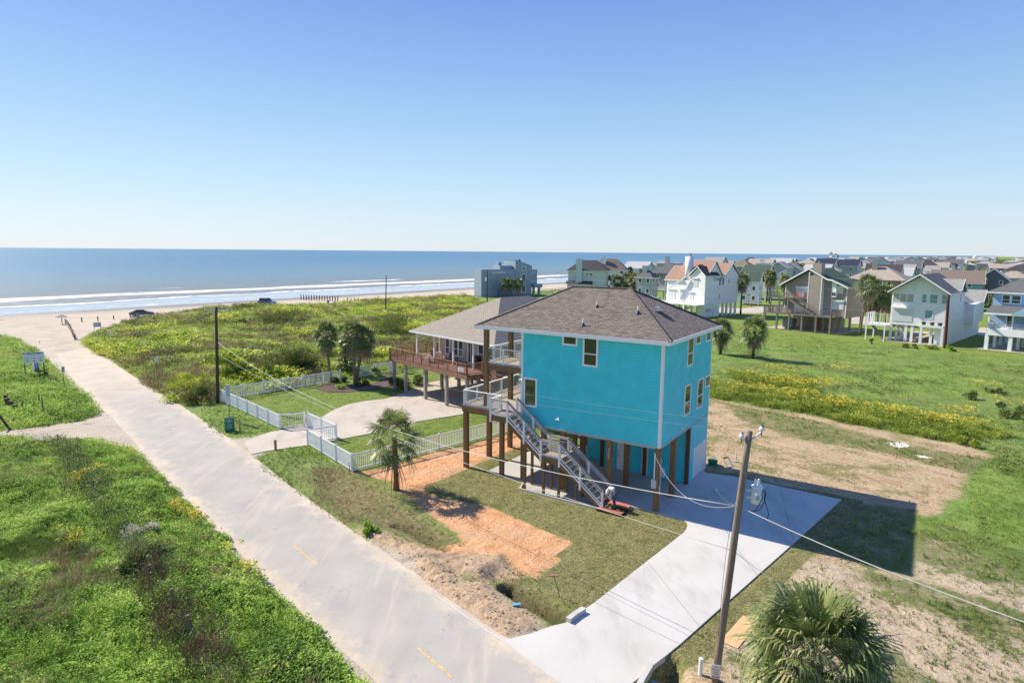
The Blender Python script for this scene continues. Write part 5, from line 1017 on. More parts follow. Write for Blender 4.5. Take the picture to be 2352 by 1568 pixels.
MID = [
 # crop xl xr ye ze zr  kind wall roof label extras
 ('c7', 820, 1020, 345, 8.0, 10.0, 'hip', 'grey', 'slate', 'grey house with slatted chimney, left of the grey house with the mono-pitch roof', dict(chim='grey')),
 ('c7', 960, 1290, 300, 8.3, 11.5, 'hip', 'grey', 'slate', 'grey house with dark hip roof and long porch, left of the white multi-gable house', dict(porch=True)),
 ('c7', 1020, 1260, 215, 10.6, 12.4, 'flat', 'sand', 'grey', 'pale mono-pitch house seen over the dark hip roof, left of the round chimney', dict(chim='grey')),
 ('c7', 1760, 1980, 235, 9.2, 12.0, 'hip', 'taupe', 'brown', 'brown hip-roofed house behind the right gable of the white multi-gable house', {}),
 ('c7', 1880, 2160, 300, 8.6, 11.0, 'gable_a', 'white', 'green', 'white house with a long dark green gable roof, right of the white multi-gable house', {}),
 ('c7', 1870, 2070, 378, 7.0, 9.2, 'gable_a', 'white', 'green', 'small white house with green roof and arched window behind the single dark palm', {}),
 ('c7', 2035, 2160, 215, 11.0, 11.6, 'flat', 'white', 'pale', 'white flat-roofed house with a round turret on the sea skyline', dict(chim='white')),
 ('c7', 2160, 2352, 245, 9.6, 11.6, 'gable_b', 'grey', 'grey', 'pale grey house left of the sand-coloured roofs, behind the utility pole', {}),
 ('c8', 60, 255, 245, 8.5, 11.0, 'gable_b', 'grey', 'grey', 'grey house with grey gable roof behind the palms left of the taupe house', {}),
 ('c8', 230, 400, 190, 9.5, 11.5, 'hip', 'yellow', 'tan', 'tan and yellow roofed house on the sea skyline left of the navy roofs', {}),
 ('c8', 395, 570, 212, 9.2, 12.5, 'gable_a', 'grey', 'navy', 'grey gabled house with navy roof, left of two matching ones', {}),
 ('c8', 560, 785, 215, 8.9, 12.0, 'gable_a', 'grey', 'navy', 'grey gabled house with navy roof, right of two matching ones', {}),
 ('c8', 740, 1190, 342, 8.4, 11.6, 'hip', 'taupe', 'tan', 'wide tan hip-roofed house with white-railed porch, right of the taupe house', dict(porch=True, chim='taupe')),
 ('c8', 790, 905, 190, 9.5, 11.2, 'gable_b', 'white', 'pale', 'white porch-fronted house left of the pale blue gable house', dict(porch=True)),
 ('c8', 895, 1085, 200, 9.0, 12.6, 'gable_b', 'pale_blue', 'slate', 'pale blue gable house with dark roof in front of the sea skyline', {}),
 ('c8', 1150, 1350, 262, 6.2, 7.6, 'hip', 'pink', 'brown', 'low salmon and green house with wide eaves behind the tan hip roof', {}),
 ('c8', 1215, 1395, 225, 8.2, 10.4, 'gable_a', 'grey', 'brown', 'grey house with dark brown gable roof and red chimney', dict(chim=plain('red brick chimney', (.25,.05,.04), .8))),
 ('xr', 350, 560, 300, 9.5, 10.0, 'flat', 'cream', 'pale', 'cream flat-fronted house left of the stepped cream gables', {}),
 ('xr', 660, 990, 395, 8.0, 11.5, 'gable_b', 'sand', 'grey', 'sand-coloured house with nested gables left of the cream curved roof', dict(porch=True)),
 ('xr', 780, 960, 290, 9.5, 12.6, 'gable_b', 'grey', 'grey', 'grey steep gable house behind the nested sand-coloured gables', {}),
 ('xr', 1120, 1360, 350, 8.0, 10.0, 'hip', 'grey', 'pale', 'house with a pale curved-looking roof in the middle of the inland rooftops', {}),
 ('xr', 730, 1400, 690, 7.6, 10.6, 'gable_a', 'teal', 'brown', 'teal house with brown roof behind the white gable house', {}),
 ('xr', 1290, 1560, 600, 8.3, 10.8, 'gable_b', 'dark_grey', 'slate', 'dark grey gabled house left of the one with the white bay window', {}),
 ('xr', 1560, 1960, 640, 7.8, 10.9, 'gable_b', 'dark_grey', 'pale', 'dark grey gabled house with a white bay window behind the light blue house', {}),
 ('xr', 1960, 2352, 600, 7.4, 9.6, 'hip', 'grey', 'tan', 'grey house with speckled tan roof right of the white bay window', {}),
 ('xr', 1790, 2330, 420, 8.4, 10.4, 'gable_a', 'dark_grey', 'tan', 'dark house with wide tan roof and pale posts above the light blue house', {}),
 ('xr', 2000, 2200, 300, 8.6, 10.6, 'hip', 'light_blue', 'grey', 'small bright blue and white house near the right edge of the rooftops', {}),
 ('xr', 1500, 1740, 330, 7.8, 10.0, 'hip', 'sand', 'grey', 'sand-coloured house right of the white water tank tower', {}),
]
rr_ = random.Random(3)
taken = []
TSHR = theta_of(NSEA)
for c, xl, xr_, ye, ze, zr, kind, wl, rf, lab, ex in MID:
    th = TSHR+rr_.uniform(-.08, .08); P, W = by_eave(c, xl, xr_, ye, ze)
    L = np.array([-math.cos(th), math.sin(th)]); R = np.array([math.sin(th), math.cos(th)]); vd = P[:2]/np.linalg.norm(P[:2]); perp = np.array([vd[1], -vd[0]])
    ka, kb_ = abs(L@perp), abs(R@perp); w_ = W/(ka+kb_*.8); w_ = min(w_, 15); d_ = min(w_*.9, 14)
    O_ = P[:2]+R*0-perp*0; O_ = P[:2] - L*(w_*.5) - R*0
    wd = 1 if 'wide' in lab else 0
    small_house(lab, O_, th, w_, d_, 2.8 if ze > 7 else .4, ze, zr, kind, wl, rf, **ex); taken.append(O_+L*w_/2+R*d_/2)
# the cupola and roof pavilion on the skyline
P = cp('e3', 1300, 150, 11.0); Q = hthing('roof_pavilion', 'open hip-roofed lookout pavilion beside a white cupola on the skyline', 'pavilion', P, TSHR)
m = MB(); hb(m, -1, 6, -1, 5, 0, 11.2); part('wall', m, WL['sand'], Q); hip_roof(Q, .5, 5.2, .2, 4.6, 14.0, 15.6, (2.5, 3.0), RF['brown'], soffit=False)
for a_, b_ in ((.9,.6),(4.8,.6),(.9,4.2),(4.8,4.2)): post_part(Q, a_, b_, 11.2, 14, .4, RF['brown'], 'column')
P = cp('e3', 1165, 150, 11.0); Q = hthing('cupola', 'small white cupola with pyramid roof and vane on the skyline', 'cupola', P, TSHR)
m = MB(); hb(m, -3, 3, -3, 3, 0, 12); hb(m, -1.2, 1.2, -1.2, 1.2, 12, 14.9); part('wall', m, WL['white'], Q); hip_roof(Q, -1.6, 1.6, -1.6, 1.6, 14.9, 16.6, (-.05, .05), RF['slate'], soffit=False); m = MB(); m.tube([(0,0,16.4),(0,0,18)], .06, 6); part('vane', m, DARK, Q)
P = cp('xr', 1390, 350, 3.0); Q = thing('tank_tower', 'slim white tower on legs among the inland rooftops', 'tower', P); Q.location.z = 0
m = MB(); m.tube([(0,0,8),(0,0,13.5)], 2.0, 10); m.tube([(0,0,13.5),(0,0,14.6)], [2.0,.2], 10); part('tank', m, WL['white'], Q)
for k in range(4): m = MB(); an = k*math.pi/2+.6; m.tube([(2.6*math.cos(an), 2.6*math.sin(an), 0), (1.5*math.cos(an), 1.5*math.sin(an), 8)], .2, 6); part('leg', m, WHITE, Q)
# the jumble of roofs farther off: one thing each, parts only where they show
def vis(x, y): 
    u = 1176+FPX*x/max(y, 1); return y > 0 and 1430 < u < 2420
ORD = ['first','second','third','fourth','fifth','sixth','seventh','eighth','ninth','tenth','eleventh','twelfth','thirteenth','fourteenth','fifteenth','sixteenth','seventeenth','eighteenth','nineteenth','twentieth','twenty-first','twenty-second','twenty-third','twenty-fourth','twenty-fifth','twenty-sixth','twenty-seventh','twenty-eighth','twenty-ninth','thirtieth','thirty-first','thirty-second','thirty-third','thirty-fourth','thirty-fifth','thirty-sixth','thirty-seventh','thirty-eighth','thirty-ninth','fortieth']
ROWN = ['row nearest sea']+[w+' row inland' for w in ORD[1:16]]
protos = {}
def far_house(P, th, lab, det):
    wl = rr_.choice(['white','white','white','grey','cream','pale_blue','sand','light_blue','pale_green','white','pink','grey','yellow']); rf = rr_.choice(['grey','slate','brown','slate','pale','grey','pale','tan','grey','pale','black'])
    kind = rr_.choice(['hip','hip','gable_a','gable_b']); w_ = rr_.uniform(9, 13); d_ = rr_.uniform(8.5, 12.5); ze = rr_.choice([6.2, 7.4, 8.8, 9.4])+rr_.uniform(-.3,.3); zr = ze+rr_.uniform(2, 3.2)
    nm = {'hip':'hip','gable_a':'gable','gable_b':'gable'}[kind]
    lb = '%s house with %s %s roof, %s' % (wl.replace('_', ' '), rf, nm, lab)
    if det: small_house(lb, P, th, w_, d_, 2.8 if ze > 7 else .3, ze, zr, kind, wl, rf, group='houses in the distant rows', chim='white' if rr_.random() < .25 else None, wins=2); return
    h = hthing('house', lb, 'house', P, th, 'houses in the distant rows'); m = MB()
    if kind == 'gable_b': gable_walls(m, 0, w_, 0, d_, 0, ze, zr-.1, 'b')
    elif kind == 'gable_a': gable_walls(m, 0, w_, 0, d_, 0, ze, zr-.1, 'a')
    else: hb(m, 0, w_, 0, d_, 0, ze)
    part('wall', m, WL[wl], h); m = MB()
    if kind == 'gable_b': m.prism([(.5, ze-.2), (-w_/2, zr), (-w_-.5, ze-.2), (-w_/2, zr+.25)], -.5, d_+.5, 'y')
    elif kind == 'gable_a': m.prism([(-.5, ze-.2), (d_/2, zr), (d_+.5, ze-.2), (d_/2, zr+.25)], -w_-.5, .5, 'x')
    else:
        A,B2,C2,D2 = (.5,-.5,ze),(-w_-.5,-.5,ze),(-w_-.5,d_+.5,ze),(.5,d_+.5,ze); r0,r1 = (-w_*.38,d_/2,zr),(-w_*.62,d_/2,zr); m.quad(A,B2,r1,r0); m.quad(C2,D2,r0,r1); m.quad(D2,A,r0); m.quad(B2,C2,r1); m.quad(A,D2,C2,B2)
    part('roof', m, RF[rf], h)
    if P[1] < 700: 
        m = MB(); hb(m, w_*.2, w_*.32, -.03, 0, ze-1.9, ze-.7); part('window', m, DARK, h); m = MB(); hb(m, w_*.6, w_*.72, -.03, 0, ze-1.9, ze-.7); part('window', m, DARK, h)
nfar = 0
for ri, t in enumerate([-42, -74, -112, -146, -186, -222, -264, -300, -345, -390, -450, -520, -600, -690, -800]):
    cnt = 0; s = 60
    while s < 1700:
        s += (18 if s < 500 else 25 if s < 900 else 46)*(1 if ri < 10 else 1.2)+rr_.uniform(-1, 6)
        Q = W0+TSH*s+NSEA*t+np.array([rr_.uniform(-2, 2), rr_.uniform(-3, 3)]); x, y = Q
        if not vis(x, y) or nfar > 285: continue
        Dq = math.hypot(x, y)
        if y < 175 or (Dq < 240 and x > .28*y and t > -70 and y < 210): continue
        if x/y > .72 and Dq < 190: continue
        if any((x-a)**2+(y-b)**2 < 16.5**2 for a, b in taken): continue
        if math.hypot(x-18, y-225) < 26 or math.hypot(x-0, y-208) < 30: continue
        taken.append(np.array([x, y])); th = TSHR+rr_.uniform(-.1, .1); det = Dq < 330
        far_house((x, y), th, '%s from left in %s' % (ORD[min(cnt, 39)], ROWN[ri]), det); cnt += 1; nfar += 1
print('far houses', nfar)
# ================================================================ vegetation
G_ = [(.0, (.035,.065,.012)), (.35, (.075,.125,.022)), (.6, (.13,.20,.035)), (.85, (.22,.29,.06)), (1., (.30,.34,.11))]
M_HERB = foliage('lush herb leaves', [(0, (0.095, 0.173, 0.031)), (.3, (0.190, 0.327, 0.045)), (.55, (0.325, 0.501, 0.076)), (.8, (0.515, 0.664, 0.122)), (1, (0.556, 0.664, 0.260))], .35)
M_DUNE = foliage('dune scrub leaves', [(0, (0.109, 0.130, 0.033)), (.25, (0.183, 0.250, 0.039)), (.5, (0.330, 0.437, 0.056)), (.72, (0.551, 0.632, 0.079)), (.88, (0.636, 0.632, 0.113)), (1, (0.406, 0.348, 0.113))], .3, sc=.22)
M_FIELD = foliage('field grass blades', [(0, (0.097, 0.147, 0.034)), (.35, (0.170, 0.254, 0.050)), (.65, (0.266, 0.361, 0.078)), (.9, (0.387, 0.454, 0.146)), (1, (0.448, 0.454, 0.201))], .3, sc=.15)
M_ROD = foliage('goldenrod leaves', [(0, (0.128, 0.179, 0.025)), (.5, (0.269, 0.344, 0.051)), (1, (0.454, 0.496, 0.089))], .3)
M_FLOW = foliage('yellow flower heads', [(0, (.46,.40,.05)), (1, (.72,.62,.09))], .2)
M_SOD = foliage('sod blades', [(0, (.10,.12,.03)), (.4, (.24,.24,.09)), (.7, (.44,.39,.20)), (1, (.62,.54,.34))], .25, sc=1.2)
M_SHRUB = foliage('shrub leaves', [(0, (0.061, 0.081, 0.026)), (.4, (0.131, 0.163, 0.045)), (.75, (0.245, 0.260, 0.075)), (1, (0.385, 0.357, 0.135))], .25)
M_DARKSH = foliage('dark shrub leaves', [(0, (.05,.08,.025)), (.5, (.10,.14,.04)), (1, (.19,.22,.07))], .2)
M_DRY = foliage('dry brown stems', [(0, (0.117, 0.065, 0.042)), (1, (0.312, 0.208, 0.132))], .1)
M_TWIG = plain('shrub twig', (.12, .09, .065), .9)
def leaf_clump(n, rad, hgt, ln, wd, seed, up=.5):
    """n leaves of two triangles each, spread through a low dome; returns V (n*4,3)"""
    r = np.random.default_rng(seed); th = r.uniform(0, 2*np.pi, n); rr = rad*np.sqrt(r.uniform(0, 1, n)); z = hgt*(1-(rr/rad)**2*.6)*r.uniform(.25, 1, n)
    P = np.stack([rr*np.cos(th), rr*np.sin(th), z], 1); a2 = th+r.uniform(-1, 1, n)
    D = np.stack([np.cos(a2), np.sin(a2), r.uniform(up-.6, up+.6, n)], 1); D /= np.linalg.norm(D, axis=1)[:, None]
    W = np.cross(D, [0, 0, 1.]); W /= np.linalg.norm(W, axis=1)[:, None]; W += np.stack([np.zeros(n), np.zeros(n), r.uniform(-.6, .6, n)], 1)
    l = ln*r.uniform(.6, 1.3, n)[:, None]; w = wd*r.uniform(.6, 1.3, n)[:, None]
    return np.stack([P, P+D*l*.5+W*w, P+D*l, P+D*l*.5-W*w], 1).reshape(-1, 3)
def blade_clump(n, rad, hgt, wd, seed, lean=.5):
    r = np.random.default_rng(seed); th = r.uniform(0, 2*np.pi, n); rr = rad*r.uniform(0, 1, n); B = np.stack([rr*np.cos(th), rr*np.sin(th), np.zeros(n)], 1)
    a = r.uniform(0, 2*np.pi, n); ln = lean*r.uniform(.2, 1.2, n); h = hgt*r.uniform(.5, 1.15, n); T = B+np.stack([np.cos(a)*ln*h, np.sin(a)*ln*h, h], 1)
    W = np.stack([-np.sin(a), np.cos(a), np.zeros(n)], 1)*wd; M_ = (B*.5+T*.5)+np.array([0, 0, .12])*h[:, None]
    return np.stack([B-W, M_+W, T, M_-W*1.0], 1).reshape(-1, 3)
def scatter(name, pts, temps, smin, smax, mat, label=None, cat=None, kind='stuff', parent=None, zs=1.0, rndv=None, sink=.02, sizes=None):
    n = len(pts); which = rng.integers(0, len(temps), n); Vs = []; Rs = []
    gz = on_ground(pts[:, 0], pts[:, 1])-sink
    sc = rng.uniform(smin, smax, n) if sizes is None else sizes; ang = rng.uniform(0, 2*np.pi, n); rv = rng.uniform(0, 1, n) if rndv is None else rndv
    for t in range(len(temps)):
        k = np.where(which == t)[0]
        if not len(k): continue
        T = temps[t]; c, s = np.cos(ang[k])[:, None], np.sin(ang[k])[:, None]
        X = (T[None, :, 0]*c-T[None, :, 1]*s)*sc[k][:, None]+pts[k, 0][:, None]; Y = (T[None, :, 0]*s+T[None, :, 1]*c)*sc[k][:, None]+pts[k, 1][:, None]; Z = T[None, :, 2]*sc[k][:, None]*zs+gz[k][:, None]
        Vs.append(np.stack([X, Y, Z], 2).reshape(-1, 3)); lf = np.repeat(rng.uniform(-.18, .18, (len(k), T.shape[0]//4)), 4, axis=1); Rs.append((rv[k][:, None]+lf).ravel())
    V = np.concatenate(Vs); R = np.concatenate(Rs); F = np.arange(len(V)).reshape(-1, 4)
    o = np_obj(name, V, F, mat, parent, attrs=dict(rnd=R)); 
    if kind: tag(o, label, cat, kind=kind)
    return o
def fill(poly, dens, margin=0.0, thin=None, extra=None):
    P = np.array(poly); x0, y0 = P.min(0); x1, y1 = P.max(0); x0, x1 = max(x0, -150), min(x1, 150); y0, y1 = max(y0, 15), min(y1, 260)
    n = int((x1-x0)*(y1-y0)*dens); q = np.stack([rng.uniform(x0, x1, n), rng.uniform(y0, y1, n)], 1)
    d = np.hypot(q[:, 0], q[:, 1]); u = q[:, 0]/q[:, 1]; ok = (np.abs(u) < .9)
    if thin: ok &= rng.uniform(0, 1, n) < np.clip((thin/d)**2, 0, 1)
    q = q[ok]; s = sdist(q[:, 0], q[:, 1], poly); jit = (vnoise(q[:, 0], q[:, 1], .8, 77)-.5)*.9; q = q[s+jit > margin]
    if extra is not None: q = q[extra(q)]
    return q
herbs = [leaf_clump(30, .27, .30, .10, .034, i, .35) for i in range(6)]+[leaf_clump(26, .16, .5, .11, .026, 20+i, .6) for i in range(3)]
blades = [blade_clump(14, .16, .38, .014, 40+i) for i in range(4)]
q = fill(P_lush, 66, .05, thin=38); gv = vnoise(q[:, 0], q[:, 1], 1.6, 90); big = vnoise(q[:, 0], q[:, 1], 3.6, 91); med = vnoise(q[:, 0], q[:, 1], 1.1, 89); edge_ = np.clip(1-sdist(q[:, 0], q[:, 1], P_lush)/7, 0, 1)
dens_ = big*.75+med*.35+edge_*.22; tallm = dens_ > .50; szz = rng.uniform(.45, 1.05, len(q))*(.55+1.9*np.clip(dens_-.42, 0, .4))
scatter('ground_cover', q[tallm], herbs, .55, 1.45, M_HERB, 'dense lush green weeds filling the corner left of the road', 'weeds', rndv=np.clip(gv[tallm]*1.25-.1+rng.normal(0, .2, tallm.sum()), 0, 1), sizes=szz[tallm])
q2 = q[~tallm | (rng.uniform(0, 1, len(q)) < .12)]; g2v = vnoise(q2[:, 0], q2[:, 1], 2.6, 88)
scatter('grass', q2, [blade_clump(16, .2, .20, .009, 60+i, .9) for i in range(4)], .6, 1.3, M_FIELD, 'paler grass growing among the weeds left of the road', 'grass', rndv=np.clip(g2v+rng.normal(0, .15, len(q2)), 0, 1))
# mixed brush along the old stake line, and dry and tall plants through the weeds
def along(pts, n, r):
    P = resample(pts, 400); i_ = rng.integers(0, 400, n); return P[i_]+rng.normal(0, r, (n, 2))
M_BRUSH = foliage('grey green brush', [(0, (0.080, 0.095, 0.035)), (.4, (0.160, 0.199, 0.070)), (.75, (0.288, 0.342, 0.140)), (1, (0.416, 0.456, 0.238))], .25, sc=1.0)
M_STRAW = foliage('straw stems', [(0, (.20,.14,.08)), (.5, (.36,.28,.15)), (1, (.55,.46,.28))], .2, sc=1.0)
q = along(HEDGE, 600, .42); q = q[sdist(q[:, 0], q[:, 1], P_lush) > .3]; scatter('brush', q, [leaf_clump(30, .3, .6, .09, .02, 500+i, .9) for i in range(4)], .8, 1.6, M_BRUSH, 'grey-green and silvery brush along the line of old stakes in the weeds', 'brush')
q = along(HEDGE[4:], 110, .5); q = q[sdist(q[:, 0], q[:, 1], P_lush) > .3]; scatter('dry_stems', q, [blade_clump(16, .2, .8, .007, 510+i, .5) for i in range(3)], .7, 1.4, M_DRY, 'brown dried stems through the brush by the old stakes', 'dry stems')
q = fill(P_lush, 14, .2, thin=38); q = q[(vnoise(q[:, 0], q[:, 1], 2.3, 71) > .56)]; scatter('dry_grass', q, [blade_clump(18, .22, .42, .007, 520+i, .8) for i in range(4)], .6, 1.3, M_STRAW, 'straw-coloured dry grass in patches among the green weeds', 'grass')
q = fill(P_lush, 10, .2, thin=38); q = q[(vnoise(q[:, 0], q[:, 1], 3.1, 72) > .52)]; scatter('tall_weeds', q, [leaf_clump(26, .14, .95, .10, .02, 530+i, 1.0) for i in range(4)], .6, 1.1, M_HERB, 'taller upright weed stalks standing above the green mat', 'weeds')
q = fill(P_dune, 1.3, 1.2, thin=90); q = q[vnoise(q[:, 0], q[:, 1], 7, 73) > .60]; scatter('dark_dune_brush', q, [leaf_clump(46, .8, .65, .22, .06, 540+i, .5) for i in range(4)], .7, 1.6, M_SHRUB, 'darker clumps of brush in the hollows of the dunes', 'brush')
q = fill(P_dune, 3, .3, thin=80); q = q[vnoise(q[:, 0], q[:, 1], 5, 74) > .57]; scatter('dry_dune_grass', q, [blade_clump(20, .45, .6, .02, 550+i, .8) for i in range(4)], .7, 1.4, M_STRAW, 'brown and straw dry grass patches on the dunes', 'grass')
q = fill(P_tip, 9, .1, thin=60); scatter('ground_cover', q, [leaf_clump(24, .3, .3, .13, .035, 80+i, .7) for i in range(4)], .8, 1.7, M_HERB, 'green scrub on the corner by the beach information board', 'scrub', rndv=np.clip(vnoise(q[:, 0], q[:, 1], 3, 92)+rng.normal(0, .15, len(q)), 0, 1))
q = fill(P_dune, 5, .55, thin=80); dv_ = vnoise(q[:, 0], q[:, 1], 5, 93)
scatter('dune_scrub', q, [leaf_clump(20, .5, .45, .22, .07, 100+i, .35) for i in range(5)], .6, 1.9, M_DUNE, 'low green, yellow and brown scrub covering the dunes', 'scrub', rndv=np.clip(dv_*1.3-.15+rng.normal(0, .13, len(q)), 0, 1), sizes=rng.uniform(.55, 1.0, len(q))*(1+1.2*(dv_ > .58)*(dv_-.4)*3))
# field on the right: everything green not otherwise used
P_field = mixpoly(('L',(.2,10.2)),('x5',(-60,60),(0,92),(300,150),(700,212),(1000,282),(1500,375),(1900,450),(2120,540),(1980,640),(1890,730),(1890,900),(1740,1010),(1480,1010),(1500,1160),(1650,1180),(1900,1260),(2352,1269),(2900,1269),(2900,300)),('D',(2900,850),(2352,822),(2000,790),(1770,760),(1640,728)))
q = fill(P_field, 11, .0, thin=52); fn = vnoise(q[:, 0], q[:, 1], 9, 94)*.7+vnoise(q[:, 0], q[:, 1], 2.5, 99)*.3
scatter('field_grass', q, [blade_clump(12, .34, .22, .018, 120+i, .9) for i in range(5)], .6, 1.3, M_FIELD, 'rough green grass of the open field between the houses', 'grass', rndv=np.clip(.25+.6*fn+rng.normal(0, .09, len(q)), 0, 1), sizes=.35+1.1*fn**2*rng.uniform(.7, 1.2, len(q)))
q = np.concatenate([fill(p_, 9, .1, extra=lambda q: vnoise(q[:, 0], q[:, 1], 1.5, 78) > .45) for p_ in P_grass_shade]); q = q[(sdist(q[:, 0], q[:, 1], P_drive) < -.1) & (sdist(q[:, 0], q[:, 1], P_sod2) < 0)]; scatter('sparse_grass', q, blades, .3, .75, M_FIELD, 'patchy grass strips across the graded lot', 'grass')
q = fill(P_field, 1.2, .3, thin=70); q = q[vnoise(q[:, 0], q[:, 1], 4, 75) > .58]; scatter('field_weeds', q, [leaf_clump(30, .5, .5, .16, .05, 560+i, .7) for i in range(4)], .5, 1.2, M_SHRUB, 'darker weedy clumps scattered through the open field', 'weeds')
q = fill(P_rod, 26, -.1); rn = vnoise(q[:, 0], q[:, 1], 1.4, 76); q, rn = q[rn > .3], rn[rn > .3]; scatter('weed_strip', q, [leaf_clump(20, .28, .55, .14, .03, 140+i, .9) for i in range(4)], .7, 1.35, M_ROD, 'strip of tall yellow-green weeds along the edge of the graded lot', 'weeds', sizes=.35+1.35*rn*rng.uniform(.6, 1.2, len(q)), rndv=np.clip(rn+rng.normal(0, .2, len(q)), 0, 1))
q = fill(P_rod2, 16, 0); scatter('weed_strip', q, [leaf_clump(20, .28, .6, .14, .03, 150+i, .9) for i in range(4)], .8, 1.5, M_ROD, 'second band of weeds farther into the field, behind the strip by the lot', 'weeds')
heads = [leaf_clump(16, .16, .14, .09, .035, 160+i, .8)+np.array([0, 0, .52]) for i in range(4)]
fl = []
def blob(c, x, y, n, r, poly=None):
    P = cp(c, x, y)[:2]; fl.append(P+rng.normal(0, r, (n, 2))*np.array([1.3, 1.]))
for x, y, n, r in ((30,650,30,.7),(180,670,50,.8),(400,700,30,.6),(480,740,20,.5),(590,710,30,.6),(800,800,70,.6),(870,790,30,.5),(1060,800,12,.4),(1190,830,25,.4),(1260,850,30,.4),(1380,870,35,.5),(1430,880,25,.5),(1660,925,60,.35),(1800,940,12,.5),(1950,960,30,.4),(1830,830,40,.4),(1760,850,14,.5),(1960,610,30,.5),(2200,780,25,.7),(120,520,30,.7),(300,480,30,.4),(380,480,20,.4),(300,590,50,.7),(460,590,60,.7),(570,590,60,.6),(620,620,50,.5),(440,520,20,.5),(890,490,30,.4),(770,600,30,.4),(885,600,25,.4),(610,500,8,.4),(2130,640,10,.4),(1290,740,10,.4),(10,520,25,.6)): blob('x6', x, y, n, r*1.5)
for x, y, n, r in ((1130,540,40,.3),(1150,575,20,.25),(1230,620,40,.25),(540,365,40,.35),(180,110,10,.5),(240,150,12,.5),(800,180,14,.4),(470,770,18,.3),(920,345,8,.3),(1530,940,16,.3),(1400,800,6,.3),(120,200,5,.4)): blob('e8', x, y, n, r)
q = np.concatenate(fl); q = q[(rng.uniform(0, 1, len(q)) < .9) & ((q[:, 0] > 0) | (rng.uniform(0, 1, len(q)) < .5))]; scatter('wildflowers', q, heads, .8, 1.45, M_FLOW, 'yellow goldenrod flower heads standing above the weeds', 'flowers')
sod_t = [blade_clump(18, .15, .035, .007, 180+i, 1.2) for i in range(4)]
q = np.concatenate([fill(P_sod, 26, .02), fill(P_sod2, 30, .02)]); q = q[(sdist(q[:, 0], q[:, 1], P_slab) < -.05) & (sdist(q[:, 0], q[:, 1], P_drive) < -.04) & (sdist(q[:, 0], q[:, 1], [L2W(8.9,-1.55), L2W(2.9,-1.55), L2W(2.9,.2), L2W(8.9,.2)]) < 0)]
scatter('sod', q, sod_t, .7, 1.3, M_SOD, 'freshly laid patchy sod around the turquoise house and drive', 'sod', sink=.0)
lw = [blade_clump(14, .18, .05, .008, 190+i, 1.2) for i in range(3)]
q = np.concatenate([fill(P_lawn, 12, .1), fill(P_lawn2, 18, .1)]); scatter('lawn_grass', q, lw, .8, 1.3, M_FIELD, 'mown lawn inside the white picket fence', 'grass', sink=0)
P_verge = mixpoly(('e5',(0,470),(230,405),(460,372),(868,615),(1000,650),(870,640),(560,700),(600,850),(830,1000),(830,1150),(640,1040),(450,890),(250,735),(120,650),(0,555)))
P_verge2 = mixpoly(('xf',(0,420),(360,370),(650,450),(1200,730),(1640,940),(1480,970),(1080,1070),(900,1120),(380,1080),(150,890),(0,800)))
q = np.concatenate([fill(P_verge, 22, .0), fill(P_verge2, 16, 0), fill(P_brown, 9, -.1), fill(P_brown2, 14, -.1)]); bm_ = np.maximum(sdist(q[:, 0], q[:, 1], P_brown), sdist(q[:, 0], q[:, 1], P_brown2)) > -1.2; qb = q[bm_ & (rng.uniform(0, 1, len(q)) < .8)]; q = q[~bm_]; scatter('dry_verge_grass', qb, blades, .2, .5, M_STRAW, 'dry brown grass in the swale between road and orange fill', 'grass'); scatter('verge_grass', q, blades, .25, .6, M_FIELD, 'rough grass on the verge and swale between road and fence', 'grass')
q = np.concatenate([fill(P_dirt, 1.6, 0, extra=lambda q: vnoise(q[:, 0], q[:, 1], 2.2, 97) > .56), fill(P_dirt2, 9, 0, extra=lambda q: vnoise(q[:, 0], q[:, 1], 2.4, 98) > .5)]); q = q[(sdist(q[:, 0], q[:, 1], P_drive) < -.1) & (sdist(q[:, 0], q[:, 1], P_sod2) < 0)]; scatter('sparse_grass', q, blades, .25, .6, M_FIELD, 'sparse grass coming up through the sandy soil of the graded lot', 'grass')
# clods and stones on the graded sand, the orange fill and the bank beside the road
def clod_field(name, polys, dens, smax, mat, label):
    ico = np.array([(0,0,1),(.89,0,.45),(.28,.85,.45),(-.72,.53,.45),(-.72,-.53,.45),(.28,-.85,.45)])*np.array([1,1,.7]); T = []
    for i in range(1, 6): T.append([ico[0], ico[i], ico[i % 5+1], ico[i % 5+1]*np.array([.9,.9,-.3])])
    T = np.array(T).reshape(-1, 3)*.06; q = np.concatenate([fill(p, dens, .05) for p in polys]); q = q[(sdist(q[:, 0], q[:, 1], P_road) < -.1) & (sdist(q[:, 0], q[:, 1], P_drive) < -.1)]
    sz = .25+smax*rng.uniform(0, 1, len(q))**4; scatter(name, q, [T, T*np.array([1.4,.8,.8])], 0, 0, mat, label, 'soil', sizes=sz, sink=.0)
clod_field('soil_clods', [P_bank], 34, 1.5, plain('sandy clods', (.50,.39,.265), .95, .25, 3), 'pale sandy clods heaped along the ditch by the road')
clod_field('soil_clods', [P_bank2, P_brown, P_brown2], 14, 1.1, plain('brown clods', (.36,.28,.20), .95, .3, 3), 'brown soil clods scattered over the swale')
clod_field('soil_clods', [P_orange], 14, .8, plain('orange clods', (.60,.36,.20), .95, .3, 3), 'small clods on the orange fill')
clod_field('soil_clods', [P_dirt, P_dirt2], 3, 1.0, plain('lot clods', (.44,.35,.25), .95, .3, 3), 'small clods over the graded lot')
